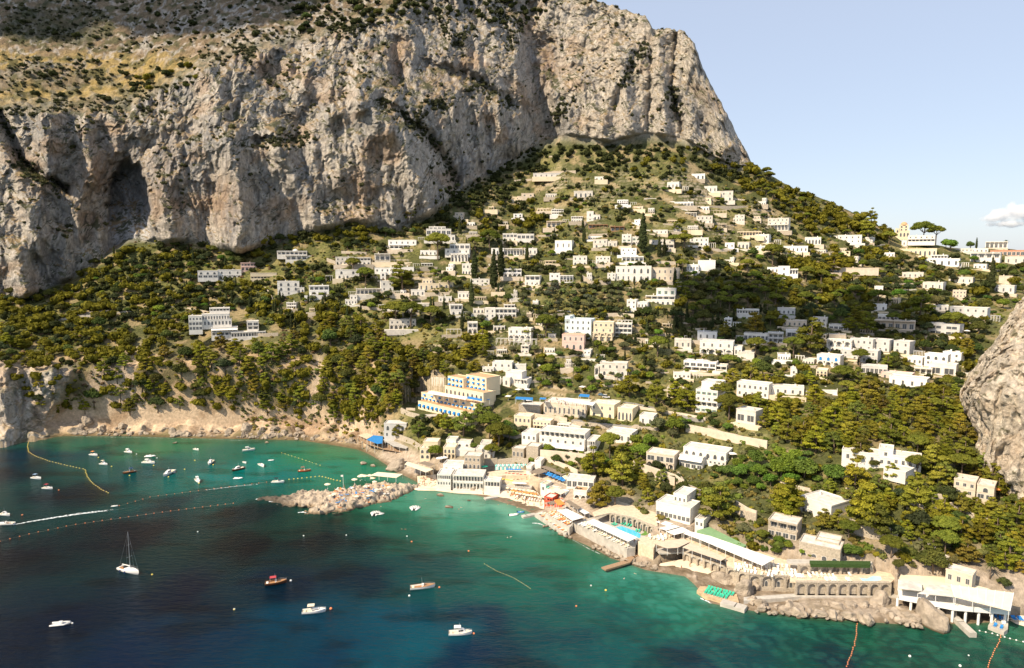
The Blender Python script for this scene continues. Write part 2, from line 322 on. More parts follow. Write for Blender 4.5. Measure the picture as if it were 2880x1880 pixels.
for nm, c_, pts, z_ in PLAT:
    wpts = [atz(*px(c_, x, y), z_) for x, y in pts]; PW[nm] = wpts
    cx = sum(p[0] for p in wpts)/len(wpts); cy = sum(p[1] for p in wpts)/len(wpts)
    big = [(cx+(p[0]-cx)*1.04, cy+(p[1]-cy)*1.06) for p in wpts]
    ins = pinside(P[..., 0], P[..., 1], big); P[..., 2] = np.where(ins & (P[..., 2] > z_-.4), z_-.4, P[..., 2])
for c_, pts, z_ in LOWG:
    wpts = [atz(*px(c_, x, y), z_)[:2] for x, y in pts]; ins = pinside(P[..., 0], P[..., 1], wpts); P[..., 2] = np.where(ins & (P[..., 2] > z_), z_+.15*fbm(P[..., 0]/3, P[..., 1]/3, 0*P[..., 0], 2), P[..., 2])
NR, NCOL = XI.shape
idx = np.arange(NR*NCOL).reshape(NR, NCOL)
Q = np.stack([idx[:-1, :-1], idx[:-1, 1:], idx[1:, 1:], idx[1:, :-1]], axis=-1)
# normals for colouring
du = np.gradient(P, axis=1); dv = np.gradient(P, axis=0); N = np.cross(du, dv); N /= np.linalg.norm(N, axis=-1, keepdims=True)+1e-9
nz = N[..., 2]
X3, Y3, Z3 = P[..., 0], P[..., 1], P[..., 2]
def c3(*c): return np.array(c)
def mixc(A, B, t): return A*(1-t[..., None])+B*t[..., None]
f1 = fbm(X3/14, Y3/14, Z3/14+2, 4); f2 = fbm(X3/45+9, Y3/45, Z3/45, 3); f3 = fbm(X3/4, Y3/4, Z3/4, 3)
# rock colour: pale limestone, grey weathering, ochre and brown stains running down
C = np.empty(XI.shape+(3,)); C[:] = c3(.50, .45, .39)
C = mixc(C, c3(.31, .30, .29), sstep(-.1, .55, fbm(wx/20, wy/24, Z3/60+8, 4))*.85)
streak = fbm(wx/3.2, wy/4, Z3/24+1, 4)
C = mixc(C, c3(.58, .52, .43), sstep(.05, .5, streak)*.6)
C = mixc(C, c3(.13, .125, .125), sstep(.1, .7, fbm(wx/2.2+7, wy/3, Z3/30, 3))*.55)
och = sstep(.15, .6, fbm(wx/38+4, wy/40, Z3/30+6, 3))
C = mixc(C, c3(.43, .30, .20), och*.6)
brown = np.exp(-ell(230,400,60,70))+np.exp(-ell(520,470,40,60))+np.exp(-ell(925,150,22,50))+np.exp(-ell(1270,150,28,60))+np.exp(-ell(835,440,50,30))+np.exp(-ell(380,400,50,90))*.5+np.exp(-ell(1060,180,60,50))*.5
C = mixc(C, c3(.36, .25, .17), np.clip(brown*(.75+.6*streak), 0, .8)*rock)
C = mixc(C, c3(.58, .51, .42), sstep(1290, 1400, xd)*cliff*.45)
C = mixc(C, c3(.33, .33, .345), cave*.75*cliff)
C = mixc(C, c3(.52, .50, .48), (1-sstep(.4, 1.1, ell(318, 530, 34, 42)+f3*.5))*.9*cliff)
# cracks
crk = sstep(.9, 1.0, 1-np.abs(pn(wx/11, wy/13, Z3/26))*1.0)*.35
C = C*(1-crk[..., None])
C = np.clip(C*1.10, 0, .8)
rockC = C.copy()
# plant cover on ledges
ledge = sstep(.46, .66, nz+f1*.16)*rock
C = mixc(C, mixc(np.broadcast_to(c3(.30,.215,.11), C.shape), c3(.07,.075,.03), sstep(-.15,.2,f1)), ledge*.9)
# upper mountain slope: dry grass, scrub, rock ribs
tan = mixc(np.broadcast_to(c3(.25, .185, .115), C.shape), c3(.40, .29, .11), sstep(-.1, .3, -seg_dist([(0,190),(420,195)])/85+.95+f2*.3))
uc = mixc(tan, c3(.21, .165, .11), sstep(-.1, .5, f2)*.8)
uc = mixc(uc, c3(.085, .09, .04), sstep(.05, .40, f1+.12)*.75)
dkm = sstep(.0,.5, .9-ell(120,60,200,60)+f2*.8)*.75
uc = mixc(uc, c3(.05,.06,.028), dkm*.85)
uc = mixc(uc, rockC*.95, sstep(.22, .5, ridged(X3/16, Y3/18, Z3/16, 3)-.75+f2*.25)*.85*(1-dkm)*(1-.75*np.exp(-(seg_dist([(0,195),(440,200)])/55)**2)))
C = mixc(C, uc, upper)
f4 = fbm(X3/1.7, Y3/1.7, Z3/1.7, 2)
# hillside ground
gr = mixc(np.broadcast_to(c3(.29, .225, .12), C.shape), c3(.10, .105, .035), sstep(-.32, .15, f1+.12))
gr = mixc(gr, c3(.20, .19, .06), sstep(.0, .5, f2)*.6)
gr = mixc(gr, c3(.50, .41, .31), sstep(.72, .55, nz)*terr*.85 if False else (1-sstep(.55, .74, nz))*terr*.85)
gr = mixc(gr, c3(.055, .06, .022), sstep(.1, .5, f4+.35*f1)*.75)
wl = mixc(np.broadcast_to(c3(.46, .33, .20), C.shape), c3(.17, .14, .07), sstep(-.3, .3, f1+.05))
gr = mixc(gr, c3(.055, .06, .022), sstep(.1, .5, f4+.35*f1)*.75)
wl = mixc(wl, c3(.55, .42, .30), np.clip(gul+.8*sstep(.2, .6, f2), 0, 1))
gr = mixc(gr, wl, wild)
gr = mixc(gr, mixc(np.broadcast_to(c3(.56,.43,.30), C.shape), c3(.40,.28,.18), sstep(0,.5,f1)), np.clip(bare*1.2, 0, 1))
gr = mixc(gr, mixc(np.broadcast_to(c3(.42,.34,.26), C.shape), c3(.30,.24,.17), sstep(0,.4,f1)), coast*(1-sstep(1.05,1.35,SI)))
gr = gr*(1+.22*np.clip(f4, -1, 1))[..., None]
C = mixc(C, gr, (1-rock)*(1-upper))
wet = (1-sstep(.2, 1.6, Z3+f3*.8))
C = mixc(C, c3(.15, .105, .06), wet*.75)
m_rock = colmat('limestone', .92, .35, .8, .42, 1.0, 2.8, .85)
m_soil = colmat('hill_soil', .95, .6, 1.2, .28, .8, 1.0)
def rows(a0, a1, name, m, smooth=True):
    V = P[a0:a1+1].reshape(-1, 3); n = a1-a0+1; id2 = np.arange(n*NCOL).reshape(n, NCOL)
    q = np.stack([id2[:-1, :-1], id2[:-1, 1:], id2[1:, 1:], id2[1:, :-1]], axis=-1).reshape(-1, 4)
    o = link(name, npmesh(name, V, q, [m], smooth, None, C[a0:a1+1].reshape(-1, 3))); tag(o, kind='structure'); return o
r4 = 2+sum(segn[:4]); r6 = 2+sum(segn[:6])
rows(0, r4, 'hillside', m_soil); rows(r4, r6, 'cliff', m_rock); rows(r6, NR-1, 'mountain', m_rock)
# projected rows for placing things: first visible hit of a photo pixel
d_ = P[..., 1]*cp-(P[..., 2]-CAMH)*sp; PIY = 940-F*(P[..., 1]*sp+(P[..., 2]-CAMH)*cp)/d_; PIX = 1440+F*P[..., 0]/d_
def ground(x, y):
    j = int(np.clip(np.searchsorted(xg, x), 1, NCOL-1)); col = PIY[2:, j]; h = np.nonzero(col <= y)[0]
    if not len(h): i = int(np.argmin(col))+2; return tuple(float(v) for v in P[i, j])
    i = h[0]+2; Yv = P[i, j, 1]; return at(x, y, float(Yv))
# height map from above for standing things anywhere
HX0, HY0, HC = -700, 200, 2.0
HM = np.full((int(1500/HC), int(900/HC)), np.nan)
_sel = P.reshape(-1, 3)[(SI.reshape(-1) > 0) & (SI.reshape(-1) < 6.9)]
_ix = ((_sel[:, 0]-HX0)/HC).astype(int); _iy = ((_sel[:, 1]-HY0)/HC).astype(int); _ok = (_ix >= 0) & (_ix < HM.shape[0]) & (_iy >= 0) & (_iy < HM.shape[1])
_o = np.argsort(_sel[_ok, 2]); HM[_ix[_ok][_o], _iy[_ok][_o]] = _sel[_ok][_o, 2]
for _ in range(30):
    nn = np.isnan(HM)
    if not nn.any(): break
    for ax, s_ in ((0, 1), (0, -1), (1, 1), (1, -1)):
        rl = np.roll(HM, s_, ax); k_ = np.isnan(HM) & ~np.isnan(rl); HM[k_] = rl[k_]
def hz_at(X, Y):
    i = int(np.clip((X-HX0)/HC, 0, HM.shape[0]-1)); j = int(np.clip((Y-HY0)/HC, 0, HM.shape[1]-1)); v = HM[i, j]
    return 0.0 if v != v else float(v)
# ---------------------------------------------------------------- the near rock wall at the right edge
RW = [(690,2380,2700),(735,2346,2700),(770,2322,2700),(800,2308,2700),(850,2268,2700),(890,2240,2700),(925,2228,2700),(960,2245,2700),(1000,2262,2700),(1060,2262,2700),(1100,2266,2700),(1130,2292,2700),(1145,2300,2700),(1190,2310,2700)]
ry = np.linspace(655, 1190, 330); rl_ = np.interp(ry, [640]+[r[0] for r in RW], [2420]+[r[1] for r in RW])
nu = 260; u = np.linspace(0, 1, nu)
RX = rl_[:, None]+(2800-rl_[:, None])*(u[None, :]**1.5); RY = np.broadcast_to(ry[:, None], RX.shape)
t_ = np.linspace(0, 1, len(ry))[:, None]
dd = (RX-rl_[:, None])
RD = 292-40*t_+ 46*np.exp(-dd/28)-14*sstep(60, 300, dd)
sub = np.exp(-((RX-2255)/40)**4)*sstep(985, 950, RY) if False else (1-sstep(2262, 2284, RX+.35*(RY-900)))*(1-sstep(945, 975, RY))
RD = RD+sub*16
def raypts(RX, RY, RD):
    a = (RX*K-1440)/F; b = -(RY*K-940)/F; fw = cp+b*sp; return np.stack([a/fw*RD, RD, CAMH+(b*cp-sp)/fw*RD], axis=-1)
Pw = raypts(RX, RY, RD); x_, y_, z_ = Pw[..., 0], Pw[..., 1], Pw[..., 2]
RD = RD-(fbm(x_/24, y_/24, z_/70, 3)*3.4+(ridged(x_/11, y_/13, z_/60+.2*x_/11, 3)-.6)*3.4+(ridged(x_/4.5, y_/6, z_/20, 4)-.7)*1.5+fbm(x_/1.6, y_/1.6, z_/2.4, 3)*.3)
Pw = raypts(RX, RY, RD); Pw[..., 0] += (ridged(y_/7, z_/13, x_/7, 3)-.7)*1.5; Pw[..., 2] += (ridged(x_/5, y_/5, z_/6, 3)-.7)*.9
# back rows so that the wall is a closed mass
back = Pw[:, 0].copy(); B = []
for k_ in range(1, 7): B.append(np.stack([back[:, 0]*(1+.035*k_)+5*k_, back[:, 1]*(1+.035*k_), back[:, 2]-k_*5.0], axis=-1))
Pw = np.concatenate([np.stack(B[::-1], axis=1), Pw], axis=1)
top = Pw[0]; T = [np.stack([top[:, 0]*(1+.03*k_), top[:, 1]*(1+.03*k_), top[:, 2]-k_*7.0], axis=-1) for k_ in range(7, 0, -1)]
Pw = np.concatenate([np.stack(T, axis=0), Pw], axis=0)
x_, y_, z_ = Pw[..., 0], Pw[..., 1], Pw[..., 2]
rc = np.empty(Pw.shape); rc[:] = c3(.76, .66, .53)
rc = mixc(rc, c3(.52, .45, .37), sstep(0, .6, fbm(x_/8, y_/8, z_/18, 4))*.8); rc = mixc(rc, c3(.66, .52, .38), sstep(.1, .5, fbm(x_/12+4, y_/12, z_/9, 3))*.6)
rc = mixc(rc, c3(.15, .14, .07), sstep(.5, .7, fbm(x_/5+9, y_/5, z_/6, 4))*.8)
ii = np.arange(Pw.shape[0]*Pw.shape[1]).reshape(Pw.shape[:2]); qq = np.stack([ii[:-1, :-1], ii[1:, :-1], ii[1:, 1:], ii[:-1, 1:]], axis=-1).reshape(-1, 4)
tag(link('rock_wall', npmesh('rock_wall', Pw.reshape(-1, 3), qq, [m_rock], True, None, rc.reshape(-1, 3))), kind='structure')
# ================================================================ WATER
WC = [(0,1500,3,22,42),(0,1300,3,16,30),(0,1100,4,26,42),(60,1060,3,40,60),(200,1035,40,92,80),(400,1035,50,110,82),(350,1100,6,66,76),(180,1150,4,26,40),(150,1060,4,60,74),(560,1060,18,92,84),
 (500,1110,0,112,112),(620,1070,6,120,112),(700,1060,30,118,90),(780,1050,70,130,92),(760,1090,14,124,106),(850,1075,45,128,96),(640,1110,2,110,110),(430,1090,6,88,92),(520,1150,4,66,72),(400,1180,4,44,58),(300,1250,3,18,32),(560,1200,4,28,38),
 (720,1220,16,40,42),(600,1270,5,12,24),(750,1260,6,18,30),(850,1240,12,48,54),(900,1205,28,84,74),(960,1170,70,142,112),(1050,1165,120,185,150),(1150,1170,130,196,160),(1210,1200,120,190,155),(1100,1200,40,124,102),(1000,1230,16,80,74),(1150,1250,28,100,86),
 (1000,1320,6,58,66),(850,1330,3,30,50),(700,1350,2,28,50),(400,1400,2,20,40),(150,1450,2,22,44),(500,1500,2,40,66),(700,1450,0,52,78),(300,1540,1,30,58),(900,1450,0,62,88),(950,1500,0,74,96),(1100,1440,2,40,66),(1080,1540,0,36,66),(800,1540,0,44,74),(1200,1500,2,42,64),(1200,1350,14,84,82),(1300,1290,36,100,80),
 (1350,1400,18,84,84),(1500,1380,30,112,100),(1560,1345,80,165,135),(1600,1365,100,180,148),(1600,1420,36,120,104),(1400,1500,10,70,84),(1700,1500,10,64,78),(1850,1500,14,76,74),(2000,1490,20,84,70),(2100,1500,14,66,64),(2250,1510,22,78,70),(2350,1470,60,110,90),(2380,1540,18,60,64),(2000,1550,4,36,62),(1600,1550,6,46,70),(1800,1550,4,40,64),(1450,1450,14,80,88),(1300,1450,6,58,76)]
def wgrid():
    x = np.concatenate([np.linspace(-1500, -20, 20), np.linspace(-10, 2390, 480), np.linspace(2400, 3900, 20)]); y = np.concatenate([np.linspace(1000, 1570, 300), np.linspace(1600, 3600, 20)])
    return np.meshgrid(x, y)
GX, GY = wgrid()
a = (GX*K-1440)/F; b = -(GY*K-940)/F; fw = cp+b*sp; Yw = -CAMH*fw/(b*cp-sp); WP = np.stack([a/fw*Yw, Yw, 0*Yw], axis=-1)
wp = np.array([[p[0], p[1]] for p in WC], float); wc = (np.array([p[2:] for p in WC], float)/255)**2.2
WPx = WP[..., 0]; WPy = WP[..., 1]
pc = np.array([atz(p[0]*K, p[1]*K, 0)[:2] for p in WC])
jxx = fbm(WPx/22, WPy/22, 0*WPx, 4)*11; jyy = fbm(WPx/22+50, WPy/22, 0*WPx, 4)*11
num = 0; den = 0
for (qx, qy), c in zip(pc, wc):
    r2 = (WPx+jxx-qx)**2+(WPy+jyy-qy)**2; wgt = 1/(r2+60)**1.7; num = num+wgt[..., None]*c; den = den+wgt
WCol = num/den[..., None]
# sea bed seen through the shallows: boulders and weed
rk = sstep(1180, 1500, GX+.9*(GY-1350)); rk *= 1-sstep(60, 150, np.interp(GX, KX/K, KY[:, 0]/K)*-1+GY-30)*0.55
vor = 1.15*np.abs(pn(WPx/5.5, WPy/5.5, 0*WPx))+.6*np.abs(pn(WPx/2.6+8, WPy/2.6, 0*WPx)); bl = sstep(.20, .75, vor+.3*fbm(WPx/9, WPy/9, 0*WPx, 3))*rk
WCol = WCol*(1-.22*(rk*(1-bl))[..., None])+bl[..., None]*np.array([.012, .026, .014])
weed = sstep(.05, .6, fbm(WPx/30+3, WPy/13, 0*WPx+4, 5)); WCol *= (1-.42*weed*(1-rk*.6))[..., None]
WCol *= np.array([.78, .92, .84])
sh = np.interp(GX, KX/K, KY[:, 0]/K); nearsh = np.exp(-np.clip(GY-sh, 0, 200)/6.0)
WCol = WCol*(1-.5*nearsh[..., None])+np.array([.16, .17, .08])*.5*nearsh[..., None]
WCol = (WCol/(1+1.1*WCol.mean(axis=-1, keepdims=True))*(np.array([.60, .98, .86])*(1-sstep(.02, .16, WCol.mean(axis=-1)))[..., None]+np.array([.84, .84, 1.0])*sstep(.02, .16, WCol.mean(axis=-1))[..., None])*1.0).astype(np.float32)
mw = bpy.data.materials.new('sea_water'); mw.use_nodes = True; n = mw.node_tree; bs = n.nodes['Principled BSDF']
vc = n.nodes.new('ShaderNodeVertexColor'); vc.layer_name = 'Col'; n.links.new(vc.outputs[0], bs.inputs['Base Color'])
bs.inputs['Roughness'].default_value = .16; bs.inputs['IOR'].default_value = 1.33; bs.inputs['Specular IOR Level'].default_value = .2
g = n.nodes.new('ShaderNodeNewGeometry'); mp = n.nodes.new('ShaderNodeMapping'); mp.inputs['Rotation'].default_value = (0, 0, R(12)); mp.inputs['Scale'].default_value = (.55, 1.25, 1); n.links.new(g.outputs['Position'], mp.inputs[0])
t1 = n.nodes.new('ShaderNodeTexNoise'); t1.inputs['Scale'].default_value = .42; t1.inputs['Detail'].default_value = 7; t1.inputs['Roughness'].default_value = .62; n.links.new(mp.outputs[0], t1.inputs['Vector'])
t2 = n.nodes.new('ShaderNodeTexNoise'); t2.inputs['Scale'].default_value = 1.5; t2.inputs['Detail'].default_value = 5; t2.inputs['Roughness'].default_value = .6; n.links.new(mp.outputs[0], t2.inputs['Vector']); ma_ = n.nodes.new('ShaderNodeMath'); ma_.operation = 'MULTIPLY_ADD'; ma_.inputs[1].default_value = .35; n.links.new(t2.outputs['Fac'], ma_.inputs[0]); n.links.new(t1.outputs['Fac'], ma_.inputs[2])
bp = n.nodes.new('ShaderNodeBump'); bp.inputs['Strength'].default_value = .9; bp.inputs['Distance'].default_value = .8; n.links.new(ma_.outputs[0], bp.inputs['Height']); n.links.new(bp.outputs[0], bs.inputs['Normal'])
ii = np.arange(GX.size).reshape(GX.shape); qq = np.stack([ii[:-1, :-1], ii[1:, :-1], ii[1:, 1:], ii[:-1, 1:]], axis=-1).reshape(-1, 4)
tag(link('sea', npmesh('sea', WP.reshape(-1, 3), qq, [mw], True, None, WCol.reshape(-1, 3))), kind='structure')
# far sea sheet out to the horizon, a little below the near one
bmw = MB(); bmw.prism([(-30000,-3000),(30000,-3000),(30000,40000),(-30000,40000)], -16, -15); mfar = mat('deep_sea', (.01, .05, .09), .2, .1, .01)
tag(bmw.build('open_sea', mfar), kind='structure')
# ================================================================ LABELS: one phrase per thing, from its look and the landmark beside it
LM = [('the dark sea cave', 302, 470), ('the terraced pink-white hotel', 500, 750), ('the white villa with big arches', 678, 668), ('the domed white villa', 685, 590), ('the yellow hotel with blue awnings', 1060, 910),
 ('the grey cliff foot', 980, 500), ('the white portico villa', 1165, 727), ('the pale blue block', 1345, 760), ('the white palace villa', 1460, 632), ('the stepped white villa', 1535, 690), ('the cream classical villa', 1005, 662),
 ('the small tower villa', 1375, 500), ('the peak foot', 1600, 340), ('the orange-domed tower', 2090, 530), ('the dark umbrella pine wood', 1800, 690), ('the white four-storey block', 1640, 930), ('the long white seaside hotel', 1330, 1020),
 ('the cream convent-like villa', 1430, 950), ('the arched stone-front villa', 1590, 1065), ('the blue-windowed arcade villa', 1925, 835), ('the pink house', 2090, 885), ('the cloud-shaded cube houses', 2020, 800), ('the flat white modern villa', 1905, 1190),
 ('the round white villa', 2090, 1110), ('the rock wall at the right edge', 2260, 1000), ('the round-ended stone villa', 2280, 1150), ('the white beach restaurant', 2220, 1370), ('the kidney pool', 1450, 1235), ('the green lawn by the pines', 1710, 1160),
 ('the red beach platform', 1290, 1175), ('the ivy tower house', 1160, 1085), ('the blue-roofed pier', 870, 1022), ('the bare yellow bank', 400, 950), ('the gully on the left slope', 730, 850), ('the far left sea cliff', 60, 900), ('the viaduct arch', 285, 720),
 ('the skyline pines', 1900, 480), ('the long low skyline villa', 2290, 590), ('the upper right villas', 2150, 680), ('the white block under the pines', 2000, 760), ('the arcaded white villa', 1680, 800), ('the summit', 1500, 60), ('the grassy cliff shelf', 150, 200), ('the cliff gully', 1240, 200)]
PEND = []
def later(o, adj, cat, x, y, group=None, rank='left'): PEND.append((o, adj, cat, x/K, y/K, group))
ORD = ['', 'first', 'second', 'third', 'fourth', 'fifth', 'sixth', 'seventh', 'eighth', 'ninth', 'tenth', 'eleventh', 'twelfth', 'thirteenth', 'fourteenth', 'fifteenth', 'sixteenth', 'seventeenth', 'eighteenth', 'nineteenth', 'twentieth']
def nth(i):
    if i <= 20: return ORD[i]
    t = {2: 'twenty', 3: 'thirty', 4: 'forty', 5: 'fifty', 6: 'sixty', 7: 'seventy', 8: 'eighty', 9: 'ninety'}; q, r = divmod(i, 10)
    return (t.get(q, 'far')+('-'+ORD[r] if r else 'th'))
SHORT = [(', ', ' ')]
def fit(t):
    for a_, b_ in ((' two-storey', ''), (' with small windows', ''), (' with wide glass', ''), (' retaining', ''), ('the ', '')):
        if len(t.replace(',', '').split()) <= 16: break
        t = t.replace(a_, b_)
    return t
def finish_labels():
    D = {}
    for o, adj, cat, x, y, g in PEND:
        ph, lx, ly = min(LM, key=lambda l: (l[1]-x)**2+1.7*(l[2]-y)**2); dx, dy = x-lx, y-ly
        rel = ('left of' if dx < 0 else 'right of') if abs(dx) > 2*abs(dy) else ('above' if dy < 0 else 'below') if abs(dy) > 1.2*abs(dx) else ('up' if dy < 0 else 'down')+' and '+('left' if dx < 0 else 'right')+' of'
        D.setdefault(('%s %s %s' % (adj, rel, ph)), []).append((x, y, o, cat, g))
    for k, L in D.items():
        L.sort(key=lambda q: q[0])
        for i, (x, y, o, cat, g) in enumerate(L):
            t = k if len(L) == 1 else '%s, %s from left' % (k, nth(i+1))
            tag(o, fit(t[0].lower()+t[1:]), cat, g)
# ================================================================ MATERIALS
WALL = {'white': mat('white_plaster', (.76,.72,.65), .85, .14, .3), 'offwhite': mat('weathered_white_plaster', (.66,.61,.53), .88, .2, .4), 'bright': mat('fresh_white_plaster', (.84,.81,.76), .8, .08, .3), 'cream': mat('cream_plaster', (.74,.62,.44), .85, .1, .25), 'yellow': mat('yellow_plaster', (.78,.67,.46), .85, .08, .25), 'pink': mat('pink_plaster', (.70,.50,.43), .85, .1, .3),
 'stone': mat('stone_masonry', (.47,.40,.31), .9, .3, 1.6, bump=.5, bscale=3), 'blue': mat('pale_blue_plaster', (.66,.76,.78), .85, .08, .3), 'grey': mat('grey_and_shaded_plaster', (.58,.56,.53), .85, .12, .3), 'beige': mat('beige_plaster', (.64,.54,.42), .9, .15, .4),  # grey: on the right-hand villas it paints cloud shade into the walls
 'brick': mat('brick_red', (.55,.27,.17), .9, .15, .8), 'brown': mat('brown_wood', (.28,.16,.09), .8, .2, 2), 'red': mat('red_paint', (.62,.10,.05), .7, .15, 1)}
M_ROOF = mat('roof_white', (.66,.61,.54), .9, .28, .5); M_ROOFT = mat('terracotta_roof', (.62,.36,.20), .9, .2, 1.2); M_ROOFG = mat('roof_grey', (.45,.42,.38), .9, .2, .6)
M_GLASS = mat('window_glass', (.09,.095,.10), .2, .1, .5, spec=.6); M_FRAME = mat('window_frame', (.6,.57,.52), .7, .1); M_DARK = mat('shaded_interior', (.10,.085,.07), .9, .2, 1); M_SHUT = mat('green_shutter', (.05,.22,.14), .7, .1)
M_BLUE = mat('blue_canvas', (.03,.22,.55), .8, .12, .8); M_CANV = mat('white_canvas', (.82,.78,.72), .85, .06, .4); M_BEIGE = mat('beige_canvas', (.62,.50,.38), .9, .1, .5); M_WOOD = mat('timber', (.35,.23,.14), .8, .25, 2); M_IVY = None
# window meshes, one metre square, scaled per window
def win_mesh(name, arch=False, mglass=M_GLASS, shut=None):
    b = MB()
    if not arch:
        b.box(-.5,.5,-.06,.02,0,1,0); b.box(-.41,.41,-.075,-.055,.07,.93,1); b.box(-.02,.02,-.09,-.07,.07,.93,0)
    else:
        def ring(r, top, y0, y1, m):
            pts = [(-r, 0)]+[(r*math.cos(t), top-r+ (r*math.sin(t))) for t in [math.pi*(1-i/8) for i in range(9)]]+[(r, 0)]
            n = len(pts); b.add([(p[0], y0, p[1]) for p in pts]+[(p[0], y1, p[1]) for p in pts], [tuple(range(n)), tuple(range(2*n-1, n-1, -1))]+[((i+1) % n, i, n+i, n+(i+1) % n) for i in range(n)], m)
        ring(.5, 1.0, -.06, .02, 0); ring(.41, .92, -.075, -.055, 1)
    if shut: b.box(-.85,-.52,-.05,.02,.02,.98,2); b.box(.52,.85,-.05,.02,.02,.98,2)
    return b.mesh(name, [M_FRAME, mglass]+([shut] if shut else []))
WIN = win_mesh('window'); WINA = win_mesh('arched_window', True); WING = win_mesh('shuttered_window', False, M_GLASS, M_SHUT); WINB = win_mesh('blue_arched_window', True, M_BLUE)
def awn_mesh(name, m):
    b = MB(); pts = [(0,1.0)]+[(-math.sin(t)*1.0, .1+.9*math.cos(t)) for t in [i/5*math.pi/2 for i in range(1, 6)]]
    vs = [(x, p[0]-.02, p[1]) for x in (-.5, .5) for p in pts]; n = len(pts)
    b.add(vs, [(i, i+1, n+i+1, n+i) for i in range(n-1)], 0); b.add([(x, y+.03, z-.03) for x, y, z in vs], [(n+i, n+i+1, i+1, i) for i in range(n-1)], 0)
    b.add([(-.5,-.02,.1)]+vs[:n], [tuple(range(n, -1, -1))], 0); b.add([(.5,-.02,.1)]+vs[n:], [tuple(range(n+1))], 0); return b.mesh(name, m)
AWN = awn_mesh('awning', M_BLUE); AWNW = awn_mesh('white_awning', M_CANV)
def put(name, me, parent, loc, sc=(1,1,1), rz=0):
    o = link(name, me, parent); o.location = loc; o.scale = sc; o.rotation_euler = (0, 0, rz); return o
OCC = []                                               # what houses cover in the photo: x0, y0, x1, y1, distance
FOOT = []                                              # footprints: x, y, radius
rnd = random.Random(3)
_CM = {}
def colmesh(m):
    if m.name not in _CM:
        b = MB(); b.box(-.13, .13, -.14, .14, 0, 1); b.box(-.19, .19, -.16, .16, .93, .999); _CM[m.name] = b.mesh('column', m)
    return _CM[m.name]
